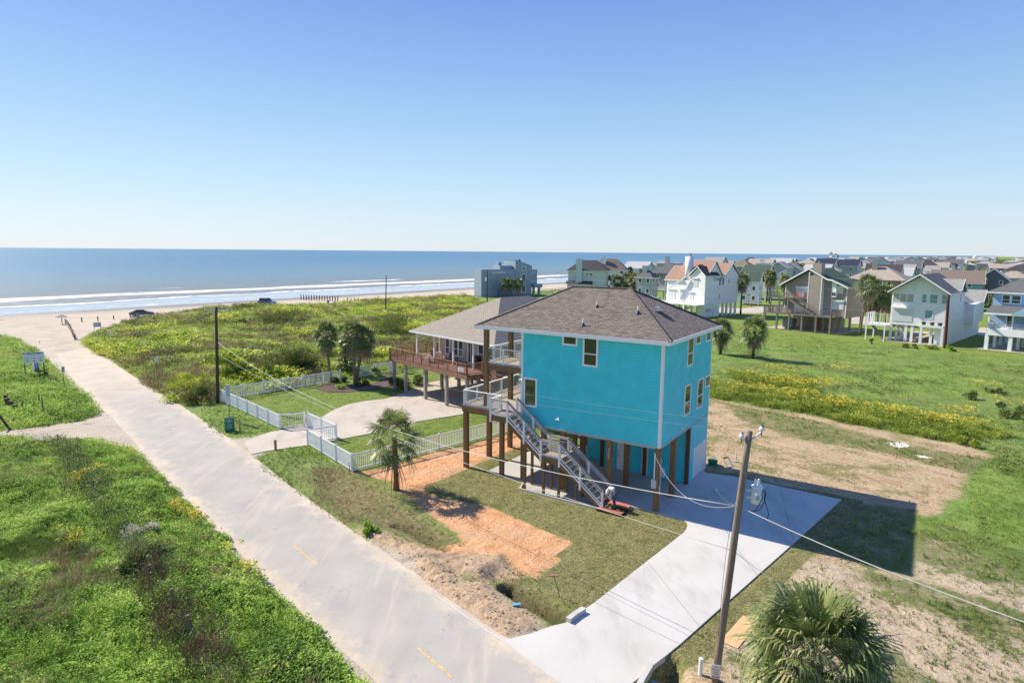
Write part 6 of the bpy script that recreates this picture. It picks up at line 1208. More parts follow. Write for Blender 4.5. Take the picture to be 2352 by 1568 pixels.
# ---- shrubs and bushes, each a thing: foliage and stems
def bush(name, label, P, rx, ry, h, mat, n=500, leaf=.16, seed=0, cat='shrub', group=None, wisp=.0):
    r = np.random.default_rng(seed); t = thing(name, label, cat, (P[0], P[1], float(on_ground(P[0], P[1])[0])-.05), r.uniform(0, 6), group)
    nb = max(5, int(rx*ry*3)); c = np.stack([r.uniform(-.75, .75, nb)*rx, r.uniform(-.75, .75, nb)*ry, r.uniform(.15, .8, nb)*h], 1); cr = r.uniform(.25, .5, nb)*min(rx, h)*.9
    k = r.integers(0, nb, n); D = r.normal(0, 1, (n, 3)); D /= np.linalg.norm(D, axis=1)[:, None]; Pp = c[k]+D*cr[k][:, None]*r.uniform(.45, 1.1, n)[:, None]*np.array([1, 1, .85]); Pp[:, 2] = np.abs(Pp[:, 2])
    up = D+np.array([0, 0, .5+wisp*2]); up += r.normal(0, .5, (n, 3)); up /= np.linalg.norm(up, axis=1)[:, None]; W = np.cross(up, r.normal(0, 1, (n, 3))); W /= np.linalg.norm(W, axis=1)[:, None]
    l = leaf*r.uniform(.6, 1.5, n)[:, None]*(1+wisp); w = leaf*.32*r.uniform(.7, 1.2, n)[:, None]/(1+wisp)
    V = np.stack([Pp, Pp+up*l*.5+W*w, Pp+up*l, Pp+up*l*.5-W*w], 1).reshape(-1, 3); R = np.repeat(np.clip(r.uniform(0, 1, nb)[k]*.6+r.uniform(0, .5, n), 0, 1), 4)
    np_obj('foliage', V, np.arange(len(V)).reshape(-1, 4), mat, t, attrs=dict(rnd=R)); m = MB()
    for i in range(min(nb, 9)): m.tube([(c[i, 0]*.15, c[i, 1]*.15, 0), (c[i, 0]*.6, c[i, 1]*.6, c[i, 2]*.6), tuple(c[i])], [.05, .03, .015], 5)
    part('stems', m, M_TWIG, t); return t
bsh = [
 ('c2', 880, 620, 5.5, 3.5, 2.7, M_SHRUB, 5200, 'large wispy olive shrub on the dune, below the parked blue car', .3), ('c2', 580, 500, 5.0, 3.0, 1.8, M_DARKSH, 2600, 'low dark bush at the dune crest left of the large olive shrub', 0),
 ('c2', 560, 640, 2.6, 1.8, 1.0, M_DARKSH, 1200, 'dark hollow bush on the dune left of the olive shrub', 0), ('c2', 1880, 720, 4.6, 3.2, 3.2, M_SHRUB, 4600, 'tall wispy shrub behind the palm cluster, seaward of the brown deck', .3),
 ('c2', 900, 1080, 3.6, 2.0, 2.9, M_SHRUB, 5200, 'tallest dark shrub behind the middle of the back picket fence', .25), ('c2', 1130, 1060, 2.4, 1.6, 2.2, M_DARKSH, 3200, 'dark rounded shrub behind the fence just left of the palms', .1),
 ('c2', 640, 1120, 2.2, 1.5, 2.0, M_SHRUB, 2800, 'bright-flecked shrub behind the fence, left of the tallest dark one', .15), ('c2', 420, 1130, 1.8, 1.2, 2.6, M_DUNE, 1600, 'thin feathery bush behind the left end of the picket fence', .6),
 ('c2', 150, 1320, 1.9, 1.4, 1.7, M_SHRUB, 2600, 'bushy shrub just left of the tall dark utility pole', .25), ('c2', 60, 1230, 1.8, 1.3, 1.9, M_DUNE, 2000, 'olive brush on the verge, leftmost by the tall dark utility pole', .35),
 ('c2', 1420, 1140, 1.1, .8, .75, M_DARKSH, 900, 'dark glossy planting at the foot of the leftmost tall palm', 0), ('c2', 1620, 1160, 1.2, .8, .75, M_DARKSH, 900, 'dark glossy planting at the foot of the double palm', 0),
 ('c3', 250, 1320, 1.5, 1.1, 1.5, M_DARKSH, 2200, 'clipped dark hedge beside the brown deck pilings', 0), ('c3', 470, 1300, 1.2, .8, 1.0, M_DARKSH, 1100, 'dark leafy plant between the pilings under the brown deck', 0),
 ('c3', 330, 1180, 1.6, 1.0, .9, M_DUNE, 900, 'tufted ornamental grass behind the first pilings', .8), ('c3', 120, 1200, 1.4, 1.0, .8, M_DUNE, 700, 'tufted ornamental grass by the far picket fence', .8),
 ('c2', 1425, 1200, .45, .35, .4, M_HERB, 260, 'small variegated grass clump in the mulch bed', .6),
 ('e4', 690, 1390, 1.3, .9, .9, M_SHRUB, 900, 'flowering bush at the foot of the white gable house', 0), ('e4', 1000, 1410, 1.2, .9, .7, M_HERB, 700, 'leafy bush left of the dark pole before the white gable house', 0), ('e4', 1290, 1430, 1.9, 1.0, .8, M_HERB, 900, 'sprawling bush right of the dark pole before the white gable house', 0),
 ('e4', 150, 1330, .4, .4, .9, M_DARKSH, 300, 'small conical shrub beside the white side deck', 0),
 ('x6', 2230, 850, 2.0, 1.4, 1.1, M_DARKSH, 1500, 'dark weedy clump in the field near the right edge', .2), ('x6', 1910, 710, 1.0, .8, .8, M_DARKSH, 500, 'dark weed clump in the field left of the yellow-topped one', .2), ('x6', 2140, 670, 1.0, .8, .7, M_DARKSH, 500, 'dark weed clump in the field above the big right-edge clump', .2),
 ('x6', 1880, 1060, 1.9, 1.1, .8, M_ROD, 1500, 'rounded dark end of the weed strip by the graded lot', .2),
 ('e2', 500, 660, 2.6, 2.0, 2.6, M_DARKSH, 1400, 'dark shrub beneath the grey porch house', 0), ('e2', 620, 690, 1.4, 1.2, 1.6, M_ROD, 500, 'pale yellow-green shrub left of the multi-gable house', 0),
 ('e8', 870, 900, 1.3, 1.0, .8, M_DARKSH, 1800, 'dark bramble hollow in the weeds left of the road', .1), ('e8', 830, 700, 1.5, 1.1, .7, foliage('silvery seed heads', [(0,(.40,.40,.30)),(1,(.68,.66,.54))], .3), 1900, 'silvery seeding bush in the weeds left of the road', .5),
 ('xl', 515, 750, 1.0, .7, .45, M_DARKSH, 500, 'dark low bush below the beach information board', 0), ('xl', 590, 690, .8, .6, .7, M_SHRUB, 400, 'small bush right of the blue vertical sign', .2),
 ('e5', 1020, 1170, .8, .5, .4, M_HERB, 420, 'small green weed clump on the sandy bank near the road', .1)]
for i, (c, x, y, rx, ry, h_, mt, n_, lb, ws) in enumerate(bsh): bush('bush', lb, cp(c, x, y), rx, ry, h_, mt, n_, .15 if h_ < 2 else .2, 300+i, wisp=ws)
# dead brown stalks in the left foreground
for i, (x, y, n_, s_, lb) in enumerate(((950,1010,60,1.0,'upper cluster of dead brown stalks in the green weeds'), (1070,1260,90,1.3,'middle cluster of dead brown stalks among the weeds and posts'), (1240,1440,90,1.6,'lowest cluster of dead brown stalks near the bottom of the weeds'))):
    P = cp('e8', x, y); t_ = thing('dead_stalks', lb, 'dead plant', (P[0], P[1], float(on_ground(P[0], P[1])[0])), 0, 'dead stalks in the weeds'); m = MB()
    for k in range(n_):
        a = random.uniform(0, 6.28); r0 = random.uniform(0, s_); x0, y0 = r0*math.cos(a)*.8, r0*math.sin(a); hh = random.uniform(.6, 1.35); lx, ly = random.uniform(-.3,.3), random.uniform(-.3,.3)
        m.tube([(x0, y0, -.05), (x0+lx*.4, y0+ly*.4, hh*.5), (x0+lx, y0+ly, hh)], [.012,.009,.004], 4)
        for j in range(3): z_ = hh*random.uniform(.4,.95); f_ = z_/hh; m.tube([(x0+lx*f_*.9, y0+ly*f_*.9, z_), (x0+lx*f_+random.uniform(-.18,.18), y0+ly*f_+random.uniform(-.18,.18), z_+.13)], [.007,.003], 3)
    part('stalks', m, plain('dead stalk brown', (.17,.10,.075), .9, .3, 4), t_)
# ---- palms
M_PALM = foliage('palm blades', [(0, (.05,.08,.025)), (.3, (.11,.16,.045)), (.6, (.21,.26,.085)), (.85, (.38,.36,.17)), (1, (.52,.42,.25))], .25, .45, .4, sc=2.0)
M_PDEAD = foliage('dead palm blades', [(0, (.16,.11,.07)), (1, (.42,.34,.24))], .15)
def trunk_mat(nm, c):
    k = NT(nm); p = k.coord('Object'); sp = k.n('ShaderNodeSeparateXYZ'); k.L(p, sp.inputs[0]); n_ = k.noise(k.scaled(p, (4, 4, 9)), 1.5, 5, .7)
    ringz = k.math('FRACT', k.math('MULTIPLY', k.math('ADD', sp.outputs[2], k.math('MULTIPLY', n_, .12)), 7))
    col = k.mix(k.rng(ringz, .6, .9), k.ramp(n_, [(.3, tuple(v*.6 for v in c)), (.7, tuple(v*1.3 for v in c))]), tuple(v*.4 for v in c)); k.col(col); k.rough(.95, .1); k.bump(ringz, .05, .8); return k.m
M_TRB = trunk_mat('red brown palm trunk', (.30, .15, .085)); M_TRG = trunk_mat('grey palm trunk', (.26, .22, .17)); M_TRD = trunk_mat('dark palm trunk', (.09, .075, .06))
def fan_crown(nl, rad, seed, blades_=26, droop=.5, lo=-55, hi=80, wd=.028, dead=0, pet=.5):
    r = np.random.default_rng(seed); Vs = []; Rs = []
    for i in range(nl):
        el = math.radians(lo+(hi-lo)*((i+.5)/nl)**.8); az = i*2.39996+r.uniform(-.2, .2); u = np.array([math.cos(az)*math.cos(el), math.sin(az)*math.cos(el), math.sin(el)])
        side = np.array([-math.sin(az), math.cos(az), 0]); nrm = np.cross(u, side); pl = rad*pet*r.uniform(.8, 1.2); st = u*.12; hub = st+u*pl+np.array([0, 0, -.12*rad*(1-math.sin(el))*.5])
        leafc = r.uniform(0, 1)*.45+(.30 if el > .3 else .15); dr_ = r.uniform(.6, 1.9) if el < .9 else r.uniform(.3, .9)
        # petiole
        Vs.append(np.stack([st-side*.018, st+side*.018, hub+side*.012, hub-side*.012])); Rs += [.6]*4
        L = rad*(1-pet)*1.15*r.uniform(.62, 1.15); fold = nrm*(-1)
        for b in range(blades_):
            ph = math.radians(-118+236*b/(blades_-1)); d = u*math.cos(ph)+side*math.sin(ph)+fold*.18*abs(math.sin(ph)); d /= np.linalg.norm(d); l = L*(1-.28*abs(math.sin(ph/2)))*r.uniform(.85, 1.08)
            g = np.array([0, 0, -1.])*droop*dr_*l*r.uniform(.4, 1.4); w = np.cross(d, nrm); w = w/np.linalg.norm(w)*wd
            p0 = hub; p1 = hub+d*l*.45+g*.10; p2 = hub+d*l*.8+g*.42; p3 = hub+d*l*.95+g*.95
            Vs.append(np.stack([p0, p1-w, p1+w, p0+w*.3])); Vs.append(np.stack([p1-w, p2-w*.7, p2+w*.7, p1+w])); Vs.append(np.stack([p2-w*.7, p3, p3+w*.1, p2+w*.7])); lv = leafc+r.uniform(-.1, .12); Rs += [lv, lv+.05, lv+.05, lv, lv+.05, lv+.12, lv+.12, lv+.05, lv+.12, lv+.42, lv+.42, lv+.12]
    return np.concatenate(Vs), np.clip(np.array(Rs), 0, 1)
def palm(label, P, h, rad, seed, tm, nl=34, skirt=0, group=None, tr=.17, blades_=24, lean=(0, 0), droop=.5, boots=False, name='palm_tree', zbase=None, wdd=None):
    t = thing(name, label, 'palm', (P[0], P[1], float(on_ground(P[0], P[1])[0]) if zbase is None else zbase), random.uniform(0, 6.28) if lean == (0, 0) else 0, group); m = MB(); n = 12
    pts = [(lean[0]*(i/n)**1.3, lean[1]*(i/n)**1.3, h*i/n-.05) for i in range(n+1)]; m.tube(pts, [tr*(1.25-.35*min(1, i/3)+.04*math.sin(i*2.3)) for i in range(n+1)], 12); tk = part('trunk', m, tm, t, True)
    if boots:
        m = MB()
        for i in range(60): a = i*2.4; z = h*(.1+.9*i/60); f_ = z/h; cx, cy = lean[0]*f_**1.3, lean[1]*f_**1.3; m.beam((cx+tr*.8*math.cos(a), cy+tr*.8*math.sin(a), z-.1), (cx+tr*1.9*math.cos(a), cy+tr*1.9*math.sin(a), z+.16), .07, .03)
        part('leaf_bases', m, tm, t)
    wdd = wdd or max(.026, math.hypot(P[0], P[1])*.00062); V, R = fan_crown(nl, rad, seed, blades_, droop, wd=wdd); V += np.array([lean[0], lean[1], h]); np_obj('crown', V, np.arange(len(V)).reshape(-1, 4), M_PALM, t, attrs=dict(rnd=R))
    if skirt:
        V, R = fan_crown(skirt, rad*.85, seed+50, 14, 1.2, -85, -45, wd=wdd); V += np.array([lean[0], lean[1], h-.15]); np_obj('dead_skirt', V, np.arange(len(V)).reshape(-1, 4), M_PDEAD, t, attrs=dict(rnd=R))
    return t
palm('solitary palm with reddish trunk beside the orange fill and picket fence', cp('e5', 1268, 775), 3.45, 2.1, 1, M_TRB, 32, 3, blades_=24, droop=.42, lean=(-.1, .1), wdd=.034)
Pb = px(1874, 1500, 3.9); palm('big bushy palm crown in the right foreground beside the utility pole', Pb, 3.75, 2.3, 5, M_TRG, 82, 26, blades_=30, droop=.5, wdd=.030, tr=.24, boots=True, name='palm_tree', zbase=0)
palm('tall grey-trunked palm, leftmost inside the picket fence', cp('c2', 1335, 1135), 5.3, 1.7, 11, M_TRG, 44, 12, lean=(-.3,.1)); palm('tall palm with leaning double trunk, rightmost of the cluster inside the fence', cp('c2', 1560, 1170), 5.6, 1.75, 12, M_TRG, 46, 14, lean=(.05, 0)); palm('second stem of the double palm, leaning right over the mulch bed', cp('c2', 1580, 1165), 5.2, 1.7, 13, M_TRG, 40, 14, lean=(.75,.3)); palm('shorter dark palm between the two tall ones in the fenced garden', cp('c2', 1475, 1060), 4.4, 1.3, 14, M_TRD, 26, 10); palm('young palm with no trunk showing at the foot of the palm cluster', cp('c2', 1490, 1060), 1.3, 1.4, 15, M_TRD, 26, 3)
palm('palm beside the turquoise house wall, left of two in the field', cp('c7', 1680, 1120), 3.6, 2.1, 16, M_TRD, 40, 7, boots=True, droop=.5, blades_=16); palm('right of the two palms standing in the green field behind the turquoise house', cp('c7', 2003, 1162), 4.0, 2.4, 17, M_TRD, 44, 8, boots=True, droop=.5, blades_=16)
palm('young palm behind the deck stair, its fronds seen under the upper deck', L2W(15.2, 11.5), 3.4, 1.9, 18, M_TRD, 40, 16)
palm('second palm behind the raised decks of the turquoise house', L2W(12.6, 13.2), 3.2, 1.8, 19, M_TRD, 36, 14)
for i, (x, lb) in enumerate(((1245, 'leftmost'), (1305, 'middle'), (1372, 'rightmost'))): palm('%s of three small palms before the blue modern beach house' % lb, cp('c3', x, 500), 4.6, 1.9, 30+i, M_TRG, 30, 8, 'palms before the blue house', blades_=16)
for i, (c, x, y, h_, r_, lb) in enumerate((('c7',540,560,6.2,2.2,'palm at the left end of the clump behind the turquoise roof ridge'), ('c7',650,560,5.6,2.4,'second from left in the palm clump behind the turquoise roof ridge'), ('c7',740,560,6.3,2.5,'third from left in the palm clump behind the turquoise roof ridge'), ('c7',820,570,6.3,2.5,'fourth from left in the palm clump behind the turquoise roof ridge'), ('c7',900,575,7.6,2.5,'tallest palm of the clump behind the turquoise roof ridge'), ('c7',950,600,5.5,2.2,'rightmost palm of the clump behind the turquoise roof ridge'), ('c7',770,470,7.6,1.7,'small palm seen above the clump, left of the grey chimney house'),
    ('c7',1880,712,8.2,2.3,'tall single dark palm right of the white multi-gable house'), ('c7',2140,590,7.6,2.2,'left palm of the pair left of the taupe house'), ('c7',2165,600,7.8,2.4,'right palm of the pair left of the taupe house'), ('c7',2310,640,7.0,2.2,'palm just left of the taupe house deck'),
    ('c8',815,865,9.2,2.6,'tall slender leaning palm at the left of the palm thicket, right of the taupe house'), ('c8',905,760,6.2,3.0,'thick palm second from left in the thicket by the white gable house'), ('c8',985,760,6.4,3.0,'thick palm in the middle of the thicket by the white gable house'), ('c8',1060,750,6.0,2.8,'thick palm at the right of the thicket by the white gable house'),
    ('c8',350,330,9.5,2.6,'tall palm above the green roof of the taupe house'), ('c8',300,340,8.0,2.6,'second palm above the green roof of the taupe house'), ('c8',235,360,7.5,2.6,'third palm, lowest, left of the green roof'), ('c8',90,440,6.0,2.2,'round-headed palm before the grey houses at left of the taupe house'), ('c8',60,420,5.6,2.2,'dark palm farthest left of the taupe house'))):
    palm(lb, cp(c, x, y), h_, r_, 60+i, M_TRD if i not in (0, 11) else M_TRG, 36, 12, 'palms among the houses', blades_=14, tr=.2, lean=(.9, .0) if 'leaning' in lb else (0, 0))
# rounded trees and bushes among the far roofs
tb_ = [(1220,420,'xr'),(1290,440,'xr'),(1450,430,'xr'),(1560,370,'xr'),(1650,370,'xr'),(1900,350,'xr'),(1960,345,'xr'),(300,500,'xr'),(880,450,'xr'),(420,520,'xr'),(1430,850,'xr'),(1540,900,'xr'),(1105,210,'c8'),(1000,520,'e2'),(90,490,'e3'),(330,520,'e3'),(420,430,'e3'),(2230,250,'xr'),(2120,380,'xr'),(1380,380,'xr'),(1180,430,'xr')]
proto_t = None
for i, (x, y, c) in enumerate(tb_):
    ze = 4.0; P = cp(c, x, y, ze); Dp = math.hypot(P[0], P[1]); t_ = bush('tree', 'rounded evergreen tree, %s of those tucked among the inland houses' % ORD[i], P, 3.4, 3.2, 6.0, M_SHRUB if i % 2 else M_DARKSH, 1500 if Dp < 250 else 800, .5, 700+i, cat='tree', group='trees among the far houses')
# far tree cover between the inland roofs
qs = rng.uniform(220, 2600, 9000); qt = -rng.uniform(50, 900, 9000); q = np.stack([W0[0]+TSH[0]*qs+NSEA[0]*qt, W0[1]+TSH[1]*qs+NSEA[1]*qt], 1)
q = q[(q[:, 1] > 260) & (q[:, 0]/q[:, 1] < .92) & (q[:, 0]/q[:, 1] > .1) & (vnoise(q[:, 0], q[:, 1], 60, 5) > .42)]
tk_ = np.array(taken); dmin = np.min(np.hypot(q[:, 0][:, None]-tk_[None, :, 0], q[:, 1][:, None]-tk_[None, :, 1]), axis=1); q = q[dmin > 9]
scatter('far_trees', q, [leaf_clump(40, 2.2, 3.0, 1.1, .4, 400+i, .4) for i in range(4)], .8, 1.7, M_SHRUB, 'dark green tree cover between the distant inland roofs', 'trees', sizes=rng.uniform(.7, 1.5, len(q)))
# mulch bed
mb_ = MB(); mb_.prism(poly_px('D', [dd('c2', *q) for q in ((1190,1190),(1300,1150),(1700,1170),(1900,1050),(2000,1150),(1830,1190),(1700,1210),(1500,1230),(1300,1230))]), -.05, .05, 'z')
k = NT('dark mulch'); p_ = k.geo(); k.col(k.ramp(k.noise(p_, 6, 5, .7), [(.3, (.05,.035,.03)), (.7, (.19,.14,.12))])); k.rough(.95, .1); k.bump(k.noise(p_, 9, 3), .05, 1); tag(mesh_obj('mulch_bed', mb_, k.m), kind='structure')
# ================================================================ poles, wires, fences, signs, vehicles, people
PW_D = wood('dark creosote pole', (.075, .055, .042)); PW_G = wood('weathered pole wood', (.22, .175, .145))
MTG = plain('galvanised steel', (.55, .57, .58), .4, .1, 5, .6); BLK = plain('black cable', (.025, .025, .028), .6); CABG = plain('pale aluminium cable', (.50, .48, .44), .5, .15, 2)
INS = plain('grey porcelain', (.72, .74, .78), .3, .05)
def pole(label, base, top, r0, r1, mat):
    t = thing('utility_pole', label, 'utility pole', (base[0], base[1], 0)); m = MB(); n = 8; d = (top[0]-base[0], top[1]-base[1], top[2])
    m.tube([(d[0]*i/n, d[1]*i/n, d[2]*i/n-(.1 if i == 0 else 0)) for i in range(n+1)], [r0+(r1-r0)*i/n for i in range(n+1)], 12); part('shaft', m, mat, t, True); return t, Vector(d)
# near pole with transformer
nb_ = cp('D', 1642, 1565); nt_ = near_vert(nb_, 1721, 990); PN, dN = pole('weathered wooden utility pole carrying a transformer in the right foreground', nb_, nt_, .13, .105, PW_G)
def onp(x, y):  # point of the near pole seen at this pixel (world)
    best = None
    for f in np.linspace(0, 1, 400):
        P = np.array([nb_[0], nb_[1], 0])+np.array(dN)*f; q = P-np.array([0, 0, CAMH]); yy = 784-FPX*(q@CU)/(q@CF)
        if best is None or abs(yy-y) < best[0]: best = (abs(yy-y), P)
    return best[1]
NB = np.array([nb_[0], nb_[1], 0.])
def rel(P): return tuple(np.array(P)-NB)
def atdepth(x, y, P):
    """pixel ray at the camera depth of P"""
    d = CF+(x-1176)/FPX*CR-(y-784)/FPX*CU; dep = (np.array(P)-np.array([0, 0, CAMH]))@CF; return np.array([0, 0, CAMH])+d*dep
tp = onp(0, 1003); 
for sx, ix, iy, ex, ey, lb in ((-1, 1701, 993, 1703, 1008, 'a'), (1, 1750, 977, 1749, 992, 'b')):
    I = atdepth(ix, iy, tp); Eb = atdepth(ex, ey, tp); A0 = atdepth(1722 if sx > 0 else 1716, 1012, tp); m = MB(); m.tube([rel(A0), rel(Eb)], .03, 8); ar = part('crossarm', m, MTG, PN); m = MB(); m.tube([rel(Eb-np.array([0,0,.12])), rel(Eb+np.array([0,0,.05]))], .022, 6); part('pin', m, plain('rusty pin', (.25,.12,.07), .8), ar)
    m = MB(); b = np.array(rel(Eb)); m.tube([b+(0,0,.03), b+(0,0,.07), b+(0,0,.12), b+(0,0,.17), b+(0,0,.20)], [.045,.085,.085,.05,.03], 12); part('insulator', m, INS, ar, True)
    m = MB(); m.tube([b+(-.02,0,.185), b+(.05,0,.20)], .035, 8); part('clamp', m, BLK, ar)
c1_ = onp(0, 1130); tc = atdepth(1731, 1133, c1_)+np.array([.05, -.12, 0]); T0 = np.array(rel(tc))
TRM = NT('transformer paint'); p_ = TRM.coord('Object'); nz_ = TRM.noise(TRM.scaled(p_, (3, 3, 1.2)), 2.2, 5, .6); TRM.col(TRM.mix(TRM.rng(nz_, .60, .68), (.66,.68,.67), (.40,.19,.08))); TRM.rough(.45, .4)
TR = thing('transformer', 'white rust-streaked cylindrical transformer hung on the foreground utility pole', 'transformer', tuple(tc))
m = MB(); m.tube([(0,0,-.30),(0,0,-.28),(0,0,.27)], [.14,.16,.16], 20); part('tank', m, TRM.m, TR, True); m = MB(); m.tube([(0,0,.27),(0,0,.305)], .18, 20); m.tube([(0,0,.305),(0,0,.33)], [.165,.10], 20); part('lid', m, WHITE, TR)
m = MB(); m.tube([(0,0,-.305),(0,0,-.285)], .163, 20); part('base_rim', m, plain('rust rim', (.35,.17,.07), .8), TR)
for x, y in ((-.05,.02),(.07,.05)):
    m = MB(); m.tube([(x,y,.32),(x,y,.40),(x,y,.48),(x,y,.54)], [.05,.04,.045,.02], 10); bu = part('bushing', m, INS, TR, True); m = MB(); m.tube([(x,y,.54),(x-.05,y+.02,.66),(x-.16,y+.06,.66),(x-.2,y+.08,.5)], .008, 5); part('jumper', m, BLK, bu)
for z in (.12, -.12): m = MB(); m.beam((-.15,.05,z), (-.30,.10,z), .05, .05); part('bracket', m, MTG, TR)
vd = np.array([-.42, -.9]); 
for k, (s_, zz, dx) in enumerate((('3 10 5', .0, -.03), ('15 50', -.08, -.01))):
    ang = math.atan2(-.9, -.25)
    for j, ch in enumerate(s_.replace(' ', '')):
        aa = ang-.28+j*.2; o = text_mesh(ch, .075, (.163*math.cos(aa), .163*math.sin(aa), zz), (math.radians(90), 0, aa+math.pi/2), BLK, TR, 'lettering', .002)
m = MB(); m.tube([(.17,.0,.15),(.26,-.02,.16),(.28,-.05,.05),(.2,-.15,-.2),(.05,-.2,-.42),(-.25,-.1,-.55)], .014, 6); part('cable', m, BLK, TR); m = MB(); m.tube([(.17,-.05,.12),(.24,-.08,.12),(.22,-.1,-.1),(.32,-.15,-.42),(.38,-.15,-.6),(.33,-.15,-.75)], .014, 6); part('cable', m, BLK, TR); m = MB(); m.tube([(.1,-.16,.12),(.12,-.2,.0),(.0,-.22,-.3),(-.15,-.2,-.5)], .012, 6); part('cable', m, BLK, TR)
# bracket stub, ground wire, sign and white marker on the near pole
m = MB(); q0 = onp(0, 1258); q1 = atdepth(1680, 1259, q0); m.tube([rel(onp(0,1150)), rel(atdepth(1690,1155,q0))], .02, 6); part('stub', m, MTG, PN)
m = MB(); gw = [rel(onp(0, y)+np.array([-.17-.06*math.sin(i*.9), -.03, 0])) for i, y in enumerate((1180,1230,1290,1350,1420,1480,1560))]; m.tube(gw, .007, 5); part('ground_wire', m, BLK, PN)
sgp = onp(0, 1532); SG = thing('no_parking_sign', 'white and red no-parking sign nailed low on the foreground utility pole', 'sign', tuple(sgp+np.array([-.10, -.20, 0])), -.25)
m = MB(); m.box(-.15,.15,-.006,.006,-.25,.25); part('panel', m, plain('sign white', (.72,.72,.72), .4, .04), SG); RED = plain('sign red', (.55,.03,.04), .5)
for z, s_ in ((.17,'NO'),(.07,'PARKING'),(-.02,'ANY'),(-.10,'TIME')): text_mesh(s_, .085 if len(s_) < 5 else .062, (0,-.009,z), (math.radians(90),0,0), RED, SG, 'lettering', .001)
m = MB(); m.beam((-.1,-.009,-.2), (.1,-.009,-.2), .004, .03); m.add([(-.13,-.010,-.2),(-.09,-.010,-.17),(-.09,-.010,-.23)], [(0,1,2)]); m.add([(.13,-.010,-.2),(.09,-.010,-.17),(.09,-.010,-.23)], [(0,2,1)]); part('arrow', m, RED, SG)
P = cp('e7', 185, 1490); Q = thing('marker_post', 'stubby white plastic pipe standing by the foreground pole', 'pipe', tuple(P)); m = MB(); m.tube([(0,0,-.05),(0,0,.58)], .075, 14); m.tube([(0,0,.58),(0,0,.64)], [.085,.07], 14); part('pipe', m, WHITE, Q, False)
# far poles
lb_ = cp('c2', 310, 1325); PL, dL = pole('tall dark leaning utility pole at the corner of the picket fence', lb_, near_vert(lb_, *dd('c2', 293, 450)), .17, .12, PW_D)
m = MB(); ct = dL*.965; m.beam(ct+Vector((-1.15,0,.0)), ct+Vector((1.1,.2,.0)), .08, .09); ca = part('crossarm', m, MTG, PL)
for x in (-1.1, 1.05): m = MB(); b = ct+Vector((x,.0,.05)); m.tube([b, b+Vector((0,0,.18))], [.05,.03], 8); part('insulator', m, INS, ca)
m = MB(); m.beam(ct+Vector((-.6,0,-.03)), ct+Vector((0,0,-.45)), .03); m.beam(ct+Vector((.6,0,-.03)), ct+Vector((0,0,-.45)), .03); part('brace', m, MTG, ca)
b_ = cp('c2', 1842, 500); pole('slim pole standing alone in the dunes before the sea', b_, near_vert(b_, *dd('c2', 1846, 163)), .14, .10, PW_D)
b_ = cp('c3', 1090, 545); P3, d3 = pole('grey utility pole with small transformer by the blue modern house', b_, near_vert(b_, *dd('c3', 1090, 250)), .17, .12, PW_D); m = MB(); m.tube([d3*.72+Vector((-.35,0,-.5)), d3*.72+Vector((-.35,0,.5))], .25, 10); part('transformer_can', m, INS, P3)
b_ = cp('c7', 555, 640); P4, d4 = pole('grey utility pole with transformer in the palms by the pale green house', b_, near_vert(b_, *dd('c7', 555, 330)), .2, .15, PW_G); m = MB(); m.tube([d4*.78+Vector((.4,0,-.6)), d4*.78+Vector((.4,0,.5))], .3, 10); part('transformer_can', m, INS, P4)
b_ = cp('e4', 1195, 1390); P5, d5 = pole('dark reddish utility pole at the corner of the white gable house', b_, near_vert(b_, *dd('e4', 1250, 630)), .24, .2, wood('reddish pole', (.10,.035,.03))); 
b_ = cp('c7', 2180, 560); P6, d6 = pole('dark pole among the houses left of the taupe house', b_, near_vert(b_, *dd('c7', 2188, 240)), .2, .15, PW_D)
P7 = np.array([60.5, -1.5])  # the next pole lies out of frame; only its wires are seen
# wires: catenaries between real points
def wire(label, p, q, sag, r, mat, n=24, name='overhead_wire', group='overhead wires'):
    p = np.array(p, float); q = np.array(q, float); m = MB(); m.tube([tuple(p+(q-p)*i/n-np.array([0, 0, sag*4*(i/n)*(1-i/n)])) for i in range(n+1)], r, 6)
    return tag(mesh_obj(name, m, mat, None, True), label, 'wire', group)
def onl(x, y):  # point of the left pole at this pixel height
    f = np.linspace(0, 1, 400)[:, None]; P = np.array([lb_[0], lb_[1], 0])+np.array(dL)*f; q = P-np.array([0, 0, CAMH]); yy = 784-FPX*(q@CU)/(q@CF); return P[np.argmin(abs(yy-y))]
def proj_(P): q = np.array(P)-np.array([0, 0, CAMH]); return 1176+FPX*(q@CR)/(q@CF), 784-FPX*(q@CU)/(q@CF)
def fit_sag(p, q, x, y):
    """sag so that the wire passes the pixel"""
    best = (1e9, 0)
    for s in np.linspace(-.5, 3.5, 121):
        t = np.linspace(0, 1, 160); W_ = np.array(p)+(np.array(q)-np.array(p))*t[:, None]; W_[:, 2] -= s*4*t*(1-t); d = W_-np.array([0, 0, CAMH]); X = 1176+FPX*(d@CR)/(d@CF); Y = 784-FPX*(d@CU)/(d@CF); e = np.min(np.hypot(X-x, Y-y))
        if e < best[0]: best = (e, s)
    return best[1]
def vplane(x, y, p, dirn):
    """pixel ray met with the vertical plane through p along dirn"""
    n = np.array([-dirn[1], dirn[0]]); d = CF+(x-1176)/FPX*CR-(y-784)/FPX*CU; t = (np.array(p[:2])@n)/(d[:2]@n); return np.array([0, 0, CAMH])+d*t
wd_ = NB[:2]-np.array(lb_[:2]); wd_ /= np.linalg.norm(wd_)
def ext(x, y, p): P = vplane(x, y, p, wd_); return P+(P-np.array(p))*.35
A = onp(0, 1163); Bm = onl(0, 784); s_ = fit_sag(Bm, A, *dd('c4', 1100, 1050)); wire('thick pale power cable from the dark corner pole to the foreground pole', Bm, A, s_, .015, CABG, 40)
